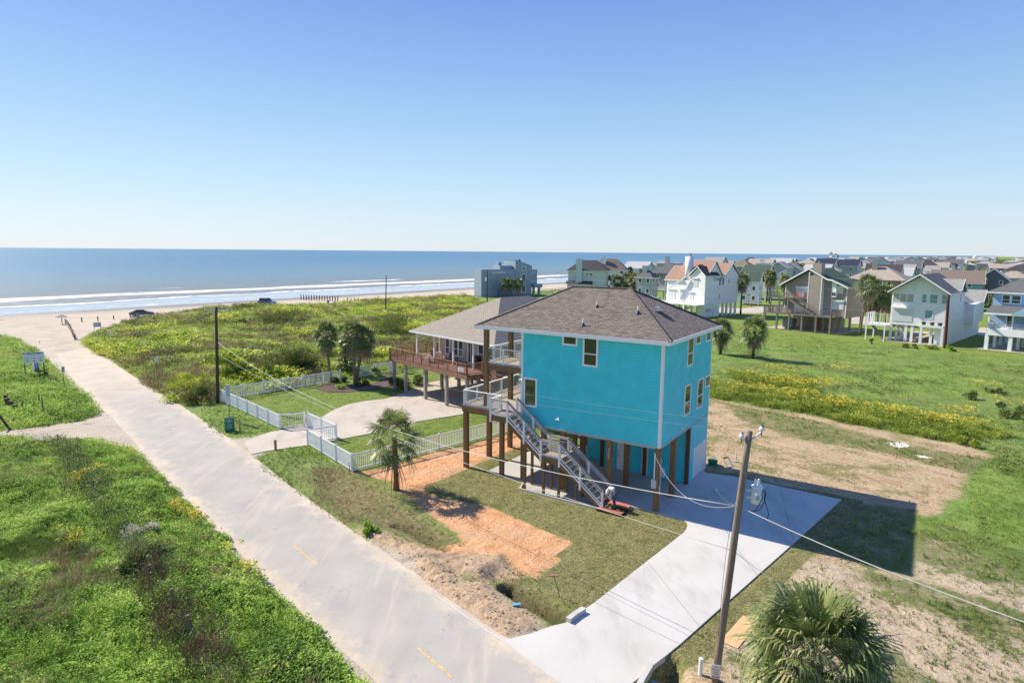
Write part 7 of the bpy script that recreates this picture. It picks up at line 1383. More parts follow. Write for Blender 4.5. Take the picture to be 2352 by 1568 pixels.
A2 = onp(0, 1264); B2_ = onl(0, 812); wire('lower thin cable from the dark corner pole past the lawn to the foreground pole', B2_, A2, fit_sag(B2_, A2, *dd('c4', 1100, 1255)), .010, CABG, 40)
Ea = ext(2352, 1410, A); wire('thick pale cable leaving the foreground pole for the right edge over the shadow', A, Ea, .25, .017, CABG)
Eb_ = ext(*dd('e7', 1800, 1200), A2); wire('thin dark cable from the foreground pole down over the big palm', A2, Eb_, .15, .009, CABG)
dLw = np.array([lb_[0], lb_[1], 0])+np.array(ct)
I1 = atdepth(1701, 990, tp); I2 = atdepth(1750, 975, tp)
s_ = fit_sag(dLw+np.array([-1.1,0,.2]), I1, *dd('c5', 1000, 1300)); wire('hair-thin upper wire crossing the turquoise wall, lower of two', dLw+np.array([-1.1,0,.2]), I1, s_, .0032, plain('thin grey wire', (.22,.25,.26), .6), 40)
s_ = fit_sag(dLw+np.array([1.05,.2,.2]), I2, *dd('c5', 1000, 1225)); wire('hair-thin upper wire crossing the turquoise wall, upper of two', dLw+np.array([1.05,.2,.2]), I2, s_, .0032, plain('thin grey wire', (.22,.25,.26), .6), 40)
cpn = np.array([*L2W(.3, -.1), 3.5]); A3 = onp(0, 1163); wire('twisted service cable drooping from the corner piling to the foreground pole', cpn, A3+np.array([-.1,0,.02]), fit_sag(cpn, A3, *dd('c6', 880, 915)), .008, plain('twisted cable', (.42,.44,.45), .5, .5, 30), 30)
wire('short loose cable end curling off the foreground pole', A+np.array([-.75,.1,.55]), A+np.array([-.1,0,.05]), .12, .012, CABG)
q1 = np.array([b for b in cp('c3', 1090, 545)]); 
wire('wire between the poles by the blue modern house', (q1[0], q1[1], 8.9), (33, 170, 9.2), .6, .012, CABG); wire('lower wire between the poles by the blue modern house', (q1[0], q1[1], 7.2), (33, 170, 7.6), .6, .012, CABG)
wire('wire crossing the white multi-gable house', (20, 178, 9.3), (72.2, 100.0, 9.0), 1.2, .009, CABG); wire('lower wire crossing the taupe house decks', (20, 178, 7.6), (72.2, 100.0, 4.6), .8, .009, CABG)
# bollard-like corner plant pot and junction box by the corner pole
P = cp('c2', 258, 1290); Q = thing('utility_pedestal', 'small pale utility pedestal left of the tall dark corner pole', 'utility box', tuple(P)); m = MB(); m.prism([(-.14,0),(.14,0),(.12,.72),(0,.82),(-.12,.72)], -.12, .12, 'y'); part('housing', m, INS, Q)
# ---- picket fence: each straight run is one thing of posts, rails and pickets
FW = plain('white vinyl fence', (.80, .81, .83), .35, .03)
POSTS_DONE = []
def fence(label, pts, h=1.22, post=2.4, gap=.15, name='picket_fence', cat='fence', group='white picket fence runs', zoff=0.0):
    t = thing(name, label, cat, (pts[0][0], pts[0][1], 0), 0, group); o = np.array(pts[0][:2]); pm = MB()
    for a, b in zip(pts[:-1], pts[1:]):
        a = np.array(a[:2])-o; b = np.array(b[:2])-o; L = np.linalg.norm(b-a); n = max(1, int(round(L/post))); d = (b-a)/L
        for i in range(n+1):
            if i == n and b is not None and not np.allclose(b+o, np.array(pts[-1][:2])): continue
            p = a+(b-a)*i/n
            if any(np.hypot(*(p+o-z_)) < .25 for z_ in POSTS_DONE): continue
            POSTS_DONE.append(p+o); m = MB(); m.box(p[0]-.065, p[0]+.065, p[1]-.065, p[1]+.065, -.1, h+.06); m.add([(p[0]-.085,p[1]-.085,h+.06),(p[0]+.085,p[1]-.085,h+.06),(p[0]+.085,p[1]+.085,h+.06),(p[0]-.085,p[1]+.085,h+.06),(p[0],p[1],h+.13)], [(0,1,4),(1,2,4),(2,3,4),(3,0,4),(0,3,2,1)]); part('post', m, FW, t)
        m = MB(); m.beam((*a, h-.04), (*b, h-.04), .05, .09); part('top_rail', m, FW, t); m = MB(); m.beam((*a, .14), (*b, .14), .05, .11); part('bottom_rail', m, FW, t)
        k = int(L/gap)
        for i in range(1, k): p = a+(b-a)*i/k; pm.beam((*p, .16), (*p, h-.05), .055, .025, up=(d[0], d[1], 0))
    part('pickets', pm, FW, t); return t
D_ = lambda x, y: tuple(px(x, y)[:2])
fence('front picket run from the corner pole to the drive gateway', [D_(505, 920), D_(643, 985)])
fence('back picket run from the corner pole to the palm cluster', [D_(505, 920), cp('c2', 1430, 1125)[:2]]); fence('far picket run on the dune side behind the palms, towards the brown deck', [cp('c2', 1600, 1095)[:2], cp('c2', 2150, 1000)[:2]])
fence('left leaf of the open white picket gate', [D_(643, 985), cp('e5', 430, 200)[:2]], gap=.17, name='picket_gate', cat='gate', group=None, post=4); fence('far picket leaf across the gateway, between its two taller posts', [cp('e5', 462, 198)[:2], cp('e5', 718, 318)[:2]], gap=.17, name='picket_gate', cat='gate', group=None, post=2.6)
fence('short picket return on the house side of the drive gateway', [cp('e5', 722, 322)[:2], cp('e5', 462, 365)[:2]]); fence('front picket run from the gateway to the corner by the solitary palm', [cp('e5', 462, 365)[:2], cp('e5', 868, 612)[:2]])
fence('long picket run along the orange fill, past the deck pilings', [cp('e5', 868, 612)[:2], cp('e5', 2305, 252)[:2], (1.6, 53.4)])
# ---- signs
def sign_post(label, base, h, w, hh, draw, rz, mat=None, postr=.03, cat='sign', name='road_sign', lean=0.0):
    t = thing(name, label, cat, (base[0], base[1], float(on_ground(base[0], base[1])[0])), rz); m = MB(); m.tube([(0, 0, -.2), (lean, 0, h)], postr, 8); part('post', m, plain('sign post steel', (.13,.10,.085), .6), t)
    m = MB(); m.box(lean*.9-w/2, lean*.9+w/2, -.05, -.035, h-hh, h); pn = part('panel', m, mat or plain('sign white', (.72,.72,.72), .4, .04), t); draw(t, lean*.9, h, hh); return t
def txt(t, rows, x0, col=None, y=-.053):
    for z, s_, sz in rows: text_mesh(s_, sz, (x0, y, z), (math.radians(90), 0, 0), col or RED, t, 'lettering', .001)
BLU = plain('sign blue', (.03,.14,.45), .5); BKP = plain('sign black', (.03,.03,.03), .5)
def face_cam(b): return math.atan2(b[1], b[0])-math.pi/2
P = cp('c1', 590, 1415); sign_post('grey-backed road sign on a thin post at the left verge of the road', P, 2.4, .42, .6, lambda t, x, h, hh: txt(t, [(h-.2,'NO',.14),(h-.42,'PARKING',.08)], x), face_cam(P)+.9, plain('sign grey', (.32,.34,.36), .5))
P = cp('c1', 1027, 1025); sign_post('white no-parking sign farthest along the right of the beach road', P, 1.98, .38, .55, lambda t, x, h, hh: txt(t, [(h-.14,'NO',.14),(h-.30,'PARKING',.075),(h-.44,'ANY TIME',.07)], x), face_cam(P))
P = cp('c1', 1437, 1303); sign_post('white no-parking sign midway along the right dune edge of the road', P, 2.23, .38, .6, lambda t, x, h, hh: txt(t, [(h-.14,'NO',.14),(h-.30,'PARKING',.075),(h-.46,'ANY TIME',.07)], x), face_cam(P))
P = cp('xf', 583, 770); sign_post('white no-parking sign with a long grey tube above it, before the picket fence', P, 2.2, .36, .66, lambda t, x, h, hh: txt(t, [(h-.14,'NO',.14),(h-.30,'PARKING',.07),(h-.44,'ANY TIME',.065)], x), face_cam(P))
tt = thing('post_sleeve', 'pale blue-grey sleeve rising above the no-parking sign by the fence', 'post', (P[0], P[1], 2.2), face_cam(P)); m = MB(); m.box(-.15,.15,-.04,.04,0,1.1); part('sleeve', m, plain('faded sleeve', (.33,.43,.48), .5), tt)
P = cp('xf', 590, 975); GRN = plain('sign green', (.02,.17,.10), .5); R_ = face_cam(P)+.12; t = thing('access_sign', 'square green beach-access notice board standing at the drive entrance', 'sign', (P[0], P[1], .02), R_); m = MB(); m.box(-.37,.37,-.03,.03,.03,1.24); part('board', m, GRN, t)
for x in (-.33,.33): m = MB(); m.box(x-.03,x+.03,.031,.08,-.2,1.24); part('leg', m, GRN, t)
m = MB()
for i in range(7): m.box(-.30+i*.088,-.25+i*.088,-.036,-.031,1.15,1.18)
part('border_dots', m, WHITE, t)
for z, s_, sz in ((.96,'PUBLIC',.14),(.84,'Beach',.10),(.64,'PARK',.085),(.53,'PARKING',.085),(.40,'MON - SUN',.09),(.29,'RESIDENTS',.075)): text_mesh(s_, sz, (0,-.034,z), (math.radians(90),0,0), WHITE, t, 'lettering', .001)
P = cp('xf', 805, 970); t = thing('marker_post', 'short yellow-brown marker post behind the green notice board', 'post', tuple(P)); m = MB(); m.tube([(0,0,-.1),(0,0,.95)], .07, 10); part('shaft', m, plain('faded yellow post', (.42,.28,.12), .7), t); m = MB(); m.tube([(0,0,.951),(0,0,1.02)], .075, 10); part('cap', m, BKP, t)
P = cp('xf', 1565, 1350); t = thing('marker_post', 'short square brown marker post by the neighbour drive', 'post', tuple(P)); m = MB(); m.box(-.07,.07,-.07,.07,-.1,.7); part('shaft', m, plain('brown marker', (.30,.17,.10), .8), t); m = MB(); m.box(-.072,.072,-.072,.072,.701,.74); part('cap', m, BKP, t)
P = cp('e5', 848, 625); t = thing('fence_stake', 'thin dark stake with orange tip at the fence corner', 'stake', tuple(P)); m = MB(); m.tube([(0,0,-.1),(-.06,0,.62)], .02, 6); part('shaft', m, BKP, t); m = MB(); m.tube([(-.06,0,.62),(-.07,0,.72)], .022, 6); part('tip', m, plain('orange tip', (.6,.2,.05), .6), t)
# beach information board and blue vertical sign, left
P = cp('xl', 345, 735); R_ = face_cam(P); t = thing('information_board', 'wide white beach information board with a blue wave edge on two posts', 'sign', (P[0], P[1], 0), R_)
m = MB(); m.tube([(0,0,-.1),(0,0,2.2)], .05, 8); part('post', m, PW_D, t); m = MB(); m.tube([(1.75,0,-.1),(1.75,0,2.2)], .05, 8); part('post', m, PW_D, t)
m = MB(); m.box(-.08,1.85,-.06,-.03,1.75,2.95); pn = part('panel', m, plain('sign white', (.72,.72,.72), .4, .04), t)
m = MB(); W_ = [(-.08+1.93*i/16, 2.82+.04*math.sin(i*.9)) for i in range(17)]; m.prism(W_+[(1.85,2.95),(-.08,2.95)], -.066, -.0605, 'y'); part('blue_wave', m, BLU, pn)
for k in range(3):
    for j in range(2): m = MB(); m.box(.3+k*.58-.02,.42+k*.58,-.066,-.0605,1.95+j*.3,2.06+j*.3); part('symbol', m, BKP if k else BLU, pn)
text_mesh('BEACH PARKING PERMIT', .11, (.88,-.064,2.66), (math.radians(90),0,0), BLU, t, 'lettering', .001)
for k in range(3):
    for j in range(2): text_mesh(('MON','FRI','SUN')[k], .10, (.12+k*.58,-.064,2.0+j*.3), (math.radians(90),0,0), BKP, t, 'lettering', .001)
P = cp('xl', 488, 695); t = thing('vertical_sign', 'tall narrow white sign with blue stripe below the information board', 'sign', (P[0], P[1], 0), R_+.1); m = MB(); m.tube([(0,0,-.1),(0,0,1.0)], .06, 8); part('post', m, PW_D, t); m = MB(); m.box(-.3,.3,-.05,-.02,.45,2.15); part('panel', m, plain('sign white', (.72,.72,.72), .4, .04), t); m = MB(); m.box(-.12,.28,-.056,-.051,.5,2.1); part('stripe', m, BLU, t)
for i, ch in enumerate('BEACH'): text_mesh(ch, .26, (.08,-.058,1.95-i*.31), (math.radians(90),0,0), WHITE, t, 'lettering', .001)
# warning triangle roof post, small board on two legs
P = cp('c1', 568, 812); t = thing('beach_post_shelter', 'lone post with a small peaked sign at the beach entrance', 'sign', tuple(P)); m = MB(); m.tube([(0,0,-.1),(0,0,1.9)], .07, 8); part('post', m, PW_D, t); m = MB(); m.add([(-.9,-.6,1.45),(.9,-.6,1.45),(.9,.6,1.45),(-.9,.6,1.45),(0,0,1.95),(-.85,-.55,1.42),(.85,-.55,1.42),(.85,.55,1.42),(-.85,.55,1.42)], [(0,1,4),(1,2,4),(2,3,4),(3,0,4),(8,7,6,5),(0,5,6,1),(1,6,7,2),(2,7,8,3),(3,8,5,0)]); part('peaked_top', m, plain('faded grey board', (.33,.32,.31), .8), t)
P = cp('c1', 862, 862); t = thing('notice_board', 'small blue-grey notice board on two legs in the sand by the dunes', 'sign', (P[0], P[1], 0), face_cam(P)); 
for x in (0, .95): m = MB(); m.tube([(x,0,-.1),(x,0,1.3)], .04, 6); part('leg', m, PW_D, t)
m = MB(); m.box(-.1,1.05,-.05,-.02,.55,1.35); part('panel', m, plain('faded blue board', (.28,.36,.42), .6), t); m = MB(); m.box(.15,.8,-.056,-.051,.85,1.05); part('lettering_bar', m, plain('sign white', (.72,.72,.72), .4, .04), t)
# timber rail fence down to the beach and posts
def stake(label, P, h, r, mat, group, name='wooden_post', cat='post', lean=0.): 
    t = tag(mesh_obj(name, MB().tube([(0,0,-.15),(lean*h,0,h)], r, 8), mat), label, cat, group); t.location = (P[0], P[1], float(on_ground(P[0], P[1])[0])); return t
POSTW = plain('grey brown post', (.16,.13,.10), .85, .25, 3)
for i, (x, y) in enumerate(((600,808),(615,822),(628,842),(640,862),(652,885),(663,910),(674,932),(685,955))): stake('%s grey post of the short line beside the sandy beach road' % ORD[i], cp('c1', x, y), 1.0, .11, POSTW, 'posts beside the beach road', lean=.03*math.sin(i*3))
a = cp('c1', 600, 808); b = cp('c1', 685, 955); m = MB(); m.beam((a[0], a[1], .85), (b[0], b[1], .85), .05, .16); m.beam((a[0], a[1], .5), (b[0], b[1], .5), .05, .16); tag(mesh_obj('timber_rail', m, POSTW), 'grey timber rails joining the posts beside the sandy beach road', 'rail')
for i, (x, y, h) in enumerate(((748,790,.95),(895,780,.95),(1038,763,.8),(1190,750,.65),(1435,738,.95))): stake('%s of the widely spaced posts edging the beach by the dark car, from left' % ORD[i], cp('c1', x, y), h, .11, POSTW, 'posts edging the beach')
for i in range(15): f = i/14; P = cp('c2', 1070+f*335, 385+f*13); stake('%s tall post of the close row standing on the open beach, from left' % ORD[i], P, 1.55, .15, POSTW, 'row of tall beach posts')
for i, (x, y, h) in enumerate(((1100,430,.5),(1197,425,.5),(1243,427,.55),(1287,418,.4),(1375,410,.5),(1468,403,.6),(1495,402,1.2),(1525,400,1.1),(1557,400,1.1),(1588,398,.9),(1628,397,.7),(1648,395,.7),(1685,392,.5),(1705,388,.4))): stake('%s short post of the scattered line right of the tall beach row, from left' % ORD[i], cp('c2', x, y), h, .11, POSTW, 'scattered short beach posts')
def barrel(label, P):
    t = thing('barrel', label, 'barrel', tuple(P), 0, 'blue barrels on the beach'); m = MB(); m.tube([(0,0,0),(0,0,.35),(0,0,.85)], [.28,.31,.28], 14); part('drum', m, plain('barrel blue', (.05,.18,.35), .5), t, True); m = MB(); m.tube([(0,0,.85),(0,0,.88)], .29, 14); part('rim', m, BKP, t)
barrel('blue barrel on the sand beside the dark car', cp('c1', 1262, 750)); barrel('blue barrel among the posts farther along the beach', cp('c2', 1316, 418))
# wooden stubs and stakes left of the road
for i, (x, y, h, r, ln) in enumerate(((85,1080,.6,.17,0),(108,1130,.75,.19,0),(160,1155,.62,.19,0),(204,1200,.5,.19,.1))): stake(('black cut-off timber pile, %s of the group of four on the left grass' % ('farthest','second','third','nearest')[i]), cp('xl', x, y), h, r, PW_D, 'cut timber piles', 'timber_pile', 'pile', ln)
stake('leaning grey stake right of the black timber piles', cp('xl', 278, 1195), .85, .07, POSTW, None, lean=.35); stake('upright grey post on the left grass below the small mound, farther one', cp('xl', 532, 1112), 1.0, .05, POSTW, None); stake('upright grey post with white band on the left grass, nearer one', cp('xl', 580, 1222), 1.25, .05, POSTW, None)
stake('thin post at the corner of the left grass by the board', cp('xl', 582, 655), .5, .05, POSTW, None); stake('dark leaning branch stub at the far left edge by the side track', cp('xl', 150, 1410), 1.6, .09, PW_D, None, 'branch_stub', 'stump', -.7); stake('thin brown pole at the very left edge of the side track', cp('D', 2, 1040), 1.3, .05, POSTW, None)
for i, (x, y, h) in enumerate(((362,105,.7),(585,430,.85),(777,705,.8),(938,1010,.9),(1080,1215,1.25),(1178,1375,1.25))): stake('grey wooden stake in the weeds left of the road, %s from the top' % ORD[i], cp('e8', x, y), h, .055, POSTW, 'stakes in the weeds')
# small bent metal reflector on the sand road
stake('small bent marker rod standing in the sandy road', cp('c1', 358, 990), .55, .03, POSTW, None, 'marker_rod', 'marker', .3)
# ---- vehicles on the beach
def car(label, P, rz, body, suv, name):
    t = thing(name, label, 'car', tuple(P), rz); bm_ = plain('car paint '+name, body, .25, .04, 3, .3, .6); L = 4.75; W = 1.8; hz = 1.45 if not suv else 1.75
    m = MB(); prof = [(-2.35,.35),(-2.38,.75),(-2.2,.98),(-1.1 if not suv else -2.1,1.02),(1.2,1.0),(2.25,.80),(2.38,.5),(2.3,.3)]; m.prism(prof, -W/2, W/2, 'y'); part('body', m, bm_, t)
    m = MB(); gp = [(-1.95 if suv else -1.9, 1.0),(-1.75 if suv else -1.1, hz-.06),(.35, hz-.06),(1.15, 1.0)]; m.prism(gp, -W/2+.1, W/2-.1, 'y'); part('windows', m, plain('car glass', (.03,.035,.04), .1), t); m = MB(); m.prism([(gp[1][0]-.08, hz-.07),(gp[1][0], hz),(.3, hz),(.45, hz-.07)], -W/2+.12, W/2-.12, 'y'); part('roof', m, bm_, t)
    for x in (-1.45, 1.45):
        for y in (-W/2+.05, W/2-.05):
            m = MB(); m.tube([(x, y-.11, .33), (x, y+.11, .33)], .33, 16); wl_ = part('wheel', m, plain('tyre', (.025,.025,.025), .9), t); m = MB(); m.tube([(x, y-.12, .33), (x, y+.12, .33)], .19, 12); part('rim', m, MTG, wl_)
    for y in (-.65,.65): m = MB(); m.box(-2.41,-2.36,y-.18,y+.18,.72,.88); part('tail_light', m, RED, t); m = MB(); m.box(2.30,2.37,y-.2,y+.2,.62,.75); part('headlight', m, WHITE, t)
    return t
ca_ = cp('c1', 1200, 738)[:2]; cb_ = cp('c1', 1395, 732)[:2]; cm = (ca_+cb_)/2; car('dark grey sedan parked on the beach beyond the dune posts', (cm[0], cm[1], 0), math.atan2(*(cb_-ca_)[::-1]), (.10,.12,.15), False, 'sedan')
cm = cp('c2', 750, 428)[:2]; car('blue SUV parked on the beach, partly hidden by the dune bush', (cm[0]+.3, cm[1], 0), -.25, (.10,.20,.34), True, 'suv')
# ---- worker bending at the foot of the stair (one continuous skinned body, clothes as children)
WP = np.array(L2W(2.15, -.95)); PR = thing('person', 'person in white T-shirt and jeans bending over at the foot of the stair', 'person', (WP[0], WP[1], .12), -TH+math.pi)
def skin(name, verts, edges, radii, mat, parent, root=0, sub=2):
    me = bpy.data.meshes.new(name); me.from_pydata(verts, edges, []); o = bpy.data.objects.new(name, me); COL.objects.link(o)
    sm_ = o.modifiers.new('s', 'SKIN'); 
    if not me.skin_vertices: bpy.context.view_layer.objects.active = o; o.select_set(True); bpy.ops.mesh.customdata_skin_add() if hasattr(bpy.ops.mesh, 'customdata_skin_add') else None
    for i, r in enumerate(radii): me.skin_vertices[0].data[i].radius = (r, r) if not isinstance(r, tuple) else r; me.skin_vertices[0].data[i].use_root = (i == root)
    ss_ = o.modifiers.new('b', 'SUBSURF'); ss_.levels = sub; ss_.render_levels = sub
    dg = bpy.context.evaluated_depsgraph_get(); nm = bpy.data.meshes.new_from_object(o.evaluated_get(dg)); o.modifiers.clear(); o.data = nm; nm.materials.clear(); nm.materials.append(mat)
    nm.polygons.foreach_set('use_smooth', [True]*len(nm.polygons)); o.parent = parent; return o
SKM = plain('skin', (.33,.19,.13), .55, .05)
# local: x = forward (bending toward +x), y = sideways, z up
V_b = [(0,0,.95),(.16,0,1.04),(.38,0,1.02),(.50,0,.96),(.60,0,.88),(.70,0,.80),
       (0,.11,.90),(.05,.13,.50),(-.03,.14,.09),(.10,.15,.03), (0,-.11,.90),(.20,-.14,.52),(.16,-.15,.09),(.29,-.16,.03),
       (.46,.20,.95),(.50,.24,.68),(.62,.18,.46),(.65,.17,.38), (.46,-.20,.95),(.54,-.24,.68),(.66,-.16,.47),(.69,-.14,.39)]
E_b = [(0,1),(1,2),(2,3),(3,4),(4,5),(0,6),(6,7),(7,8),(8,9),(0,10),(10,11),(11,12),(12,13),(3,14),(14,15),(15,16),(16,17),(3,18),(18,19),(19,20),(20,21)]
r_b = [.14,.13,.15,.13,.055,.10,.10,.07,.045,.04,.10,.07,.045,.04,.06,.045,.033,.035,.06,.045,.033,.035]
for hnd, sgn in ((17, 1), (21, -1)):
    hx, hy, hz_ = V_b[hnd]
    for k in range(5):
        n0 = len(V_b); off = (k-2)*.018; ln_ = (.05,.07,.08,.072,.055)[k]; base_ = (hx+off*.3+(.02 if k == 0 else 0), hy+off, hz_-.02); V_b += [base_, (base_[0]+.01, base_[1]+off*.3, base_[2]-ln_*.6), (base_[0]-.008, base_[1]+off*.2, base_[2]-ln_)]; E_b += [(hnd, n0),(n0,n0+1),(n0+1,n0+2)]; r_b += [.011,.010,.008]
try:
    skin('body', V_b, E_b, r_b, SKM, PR)
    JEAN = plain('blue denim', (.06,.09,.16), .85, .25, 12); SHIRT = plain('white T-shirt', (.74,.73,.78), .8, .06, 8)
    skin('jeans', [(0,0,.93),(.03,0,.99),(0,.11,.88),(.05,.13,.50),(-.03,.14,.10),(0,-.11,.88),(.20,-.14,.52),(.16,-.15,.10)], [(0,1),(0,2),(2,3),(3,4),(0,5),(5,6),(6,7)], [.165,.15,.12,.09,.075,.12,.09,.075], JEAN, PR)
    skin('t_shirt', [(.08,0,1.02),(.2,0,1.06),(.38,0,1.03),(.50,0,.97),(.46,.2,.95),(.49,.235,.76),(.46,-.2,.95),(.52,-.235,.76)], [(0,1),(1,2),(2,3),(3,4),(4,5),(3,6),(6,7)], [.16,.165,.175,.14,.085,.07,.085,.07], SHIRT, PR)
    m = MB(); m.tube([(.66,0,.90),(.74,0,.84),(.79,0,.76)], [.085,.095,.06], 12); part('hair', m, plain('dark hair', (.04,.03,.025), .8), PR, True)
    for yy in (-.155,.145): m = MB(); xx = .22 if yy < 0 else .03; m.prism([(xx-.13,-.10),(xx+.15,-.10),(xx+.15,-.04),(xx+.04,.03),(xx-.12,.03)], yy-.05, yy+.05, 'y'); part('shoe', m, BKP, PR)
except Exception as ex_:
    print('person fallback', ex_)
# the red step treads being laid at its foot
RB = wood('red stained boards', (.50,.17,.12)); ra = -TH
P = cp('c4', 1735, 1450); STP = thing('red_step', 'low red-stained timber step platform at the foot of the stair', 'step', (P[0], P[1], 0), ra)
m = MB()
for k in range(3): m.box(-.75,.75,-.5+k*.145,-.37+k*.145,.12,.155)
part('front_boards', m, RB, STP); m = MB(); m.box(-.78,.78,-.52,-.48,.0,.118); m.box(-.78,-.74,-.48,.5,.0,.118); m.box(.74,.78,-.48,.5,0,.118); part('frame', m, DARK, STP)
P = cp('c4', 1825, 1425); t = tag(mesh_obj('loose_board_panel', MB().box(-.62,.62,-.26,.26,.17,.205), RB), 'loose panel of red boards lying tilted across the step', 'board'); t.location = (P[0]-.1, P[1]+.1, .02); t.rotation_euler = (.05, .03, ra)
# ---- site things
P = cp('c6', 965, 548); t = thing('septic_riser', 'green plastic septic riser lid standing in the graded sand', 'septic lid', tuple(P)); m = MB(); m.tube([(0,0,-.05),(0,0,.30)], .30, 20); part('riser', m, plain('septic green', (.015,.15,.075), .6), t); m = MB(); m.tube([(0,0,.30),(0,0,.36),(0,0,.40)], [.34,.34,.26], 20); part('lid', m, plain('septic green', (.015,.15,.075), .6), t)
m = MB()
for k in range(12): a = k*math.pi/6; m.box(.30*math.cos(a)-.012,.30*math.cos(a)+.012,.30*math.sin(a)-.012,.30*math.sin(a)+.012,0,.3)
part('rib', m, plain('septic green dark', (.01,.10,.05), .6), t)
fp = onp(0, 1062); PA = atdepth(1672, 1060, fp); t = thing('cutout_fuse', 'grey fuse cutout on a bracket hanging left of the foreground pole', 'fuse', tuple(PA)); rp = lambda x, y: tuple(atdepth(*dd('xu', x, y), fp)-PA)
m = MB(); m.tube([rp(205,640), rp(265,775)], .035, 8); part('barrel', m, INS, t); m = MB(); m.tube([rp(145,660), rp(200,785)], .014, 6); part('fuse_tube', m, MTG, t); m = MB(); m.tube([rp(140,655), rp(215,640)], .022, 6); part('top_clip', m, BLK, t); m = MB(); m.tube([rp(195,790), rp(270,780)], .022, 6); part('bottom_clip', m, BLK, t); m = MB(); m.tube([rp(255,700), rp(380,718), rp(440,722)], .014, 6); part('bracket', m, MTG, t)
PA2 = atdepth(*dd('xu', 325, 650), fp); t = thing('lightning_arrester', 'small grey arrester on a thin rod left of the foreground pole', 'arrester', tuple(PA2)); m = MB(); m.tube([tuple(atdepth(*dd('xu',316,585),fp)-PA2), tuple(atdepth(*dd('xu',322,625),fp)-PA2)], .022, 8); part('cap', m, INS, t); m = MB(); m.tube([tuple(atdepth(*dd('xu',322,625),fp)-PA2), tuple(atdepth(*dd('xu',330,700),fp)-PA2), tuple(atdepth(*dd('xu',400,722),fp)-PA2)], .008, 6); part('rod', m, BLK, t)
P = cp('c6', 1030, 245); t = thing('yard_hydrant', 'small dark tap on the graded sand beyond the house', 'tap', tuple(P)); m = MB(); m.tube([(0,0,-.1),(0,0,.4)], .04, 8); part('stem', m, MTG, t); m = MB(); m.tube([(0,0,.40),(.12,0,.5),(.2,0,.42)], .035, 8); part('spout', m, BLK, t)
P = cp('e6', 1255, 750); t = thing('marker_flag', 'red-topped wooden stake at the ditch beside the drive', 'stake', tuple(P)); m = MB(); m.tube([(0,0,-.05),(-.28,.12,.9)], .018, 6); part('stake', m, POSTW, t); m = MB(); m.beam((-.48,.12,.90), (-.22,.12,.93), .02, .07); part('ribbon', m, plain('pink ribbon', (.75,.16,.17), .6), t)
P = cp('e6', 860, 832); m = MB(); m.beam((-.2,0,.06), (.15,.05,.09), .16, .05); t = tag(mesh_obj('debris', m, plain('blue plastic', (.12,.33,.45), .4)), 'scrap of blue plastic on the sandy bank by the ditch', 'litter'); t.location = tuple(P)
P = cp('e7', 540, 1140); m = MB(); m.box(-.34,.34,-1.15,1.15,.02,.045); t = tag(mesh_obj('plywood_sheet', m, plain('new plywood', (.62,.38,.20), .7, .12, 2)), 'orange-tan plywood strip lying by the sod left of the big palm', 'plywood'); t.location = tuple(cp('e7', 560, 1090)); t.rotation_euler = (0, 0, math.atan2(*(cp('e7',650,990)-cp('e7',470,1200))[:2][::-1])-math.pi/2)
P = cp('x5', 1400, 450); 
def patch(label, c, pts, mat, name='lime_patch'):
    q = [cp(c, *p_) for p_ in pts]; cxy = np.mean(q, axis=0); m = MB(); ring = []
    for a, b in zip(q, q[1:]+q[:1]):
        for k in range(7): p_ = a+(b-a)*k/7; ring.append(tuple((p_-cxy)[:2]*(1+random.uniform(-.3,.15))))
    m.prism(ring, -.03, .045, 'z'); o = tag(mesh_obj(name, m, mat), kind='structure'); o.location = (cxy[0], cxy[1], float(on_ground(cxy[0], cxy[1])[0])); return o
LM = plain('white lime spill', (.64,.60,.54), .9, .3, 2)
patch('', 'x5', ((1290,435),(1420,432),(1490,465),(1400,478),(1330,455)), LM, 'sand_patch'); patch('', 'x5', ((1520,528),(1600,535),(1650,558),(1560,550)), LM, 'sand_patch')
m = MB(); m.tube([(-.35,0,-.42),(.35,0,-.42)], .17, 16, cap=False); t = tag(mesh_obj('culvert_pipe', m, plain('corrugated pipe', (.33,.36,.42), .5, .1, 6, .4)), 'grey culvert pipe end beneath the drive lip at the bottom edge', 'pipe'); t.location = tuple(cp('e6', 2150, 1480)); t.rotation_euler = (0, 0, 2.3)
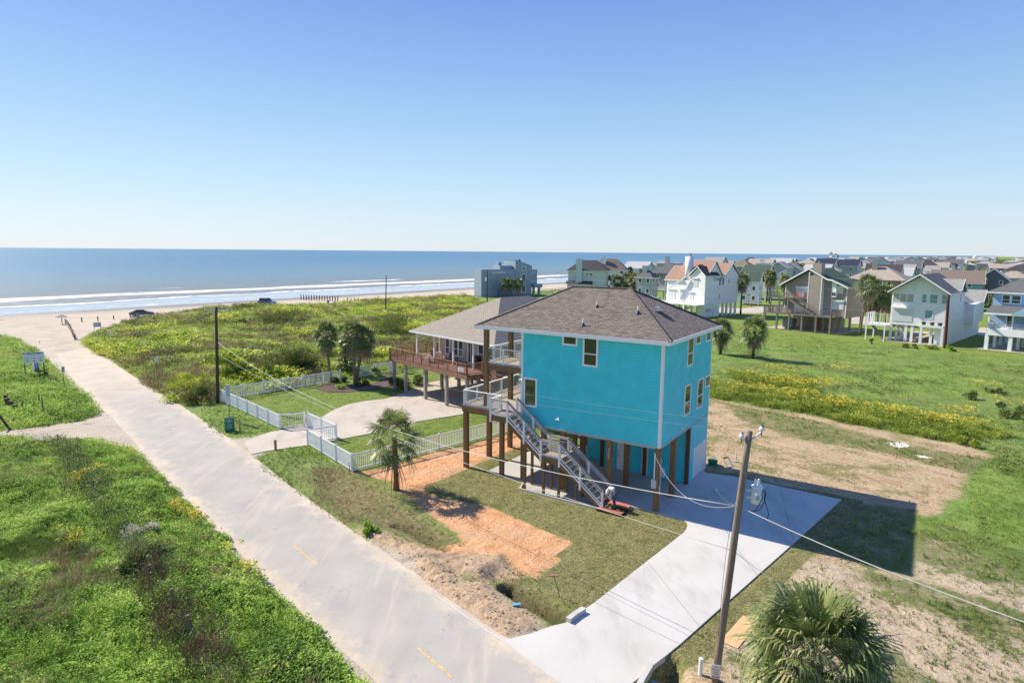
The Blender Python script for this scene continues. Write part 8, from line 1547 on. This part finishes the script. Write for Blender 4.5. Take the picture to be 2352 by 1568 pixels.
# street sign, hydrant and mailbox-like things on the side street
P = cp('e2', 1965, 890); t = thing('street_sign', 'street corner sign on a post, right of the single dark palm', 'sign', tuple(P)); m = MB(); m.tube([(0,0,0),(0,0,3.2)], .06, 6); part('post', m, POSTW, t); m = MB(); m.box(-.45,.45,-.03,.03,3.0,3.25); part('blade', m, GRN, t); m = MB(); m.tube([(0,-.05,2.4),(0,-.08,2.4)], .42, 8); part('stop_panel', m, plain('sign back grey', (.55,.57,.57), .5), t)
P = cp('e2', 1965, 900); t = thing('fire_hydrant', 'small red fire hydrant by the side street', 'hydrant', (P[0]+.8, P[1], 0)); m = MB(); m.tube([(0,0,0),(0,0,.7),(0,0,.85),(0,0,.95)], [.16,.16,.2,.05], 10); part('barrel', m, plain('hydrant red', (.5,.04,.04), .5), t); m = MB(); m.tube([(-.28,0,.55),(.28,0,.55)], .08, 8); part('outlets', m, plain('hydrant red', (.5,.04,.04), .5), t)
for c_, x, y, h_, lb in (('e2',395,760,1.8,'white-topped marker post by the palm clump'), ('e2',2125,890,2.2,'pale marker post on the verge of the side street')): 
    P = cp(c_, x, y); t = thing('marker_post', lb, 'post', tuple(P)); m = MB(); m.tube([(0,0,0),(0,0,h_)], .08, 6); part('shaft', m, INS, t); m = MB(); m.box(-.18,.18,-.1,.1,h_,h_+.3); part('head', m, WHITE, t)
# wooden walkway fences by the beach houses
def railfence(label, pts, h=1.1, mat=GREYWOOD, step=3.0):
    t = thing('rail_fence', label, 'fence', (pts[0][0], pts[0][1], 0)); o = np.array(pts[0][:2])
    for a, b in zip(pts[:-1], pts[1:]):
        a = np.array(a[:2])-o; b = np.array(b[:2])-o; L = np.linalg.norm(b-a); n = max(1, int(L/step))
        for i in range(n+1): p = a+(b-a)*i/n; m = MB(); m.tube([(*p,-.1),(*p,h)], .09, 6); part('post', m, mat, t)
        for z in (.45, .95): m = MB(); m.beam((*a,z), (*b,z), .05, .12); part('rail', m, mat, t)
railfence('low rail fence in the dunes before the blue modern house', [cp('c3', 870, 515), cp('c3', 1080, 505), cp('c3', 1340, 490), cp('c3', 1490, 497)]); railfence('wooden walkway rail between the blue and pale green houses', [cp('c3', 1560, 440), cp('c3', 1680, 445), cp('c3', 1800, 430)])
railfence('wooden boardwalk rail near the beach behind the turquoise roof', [cp('c3', 1570, 470), cp('c3', 1690, 472)])
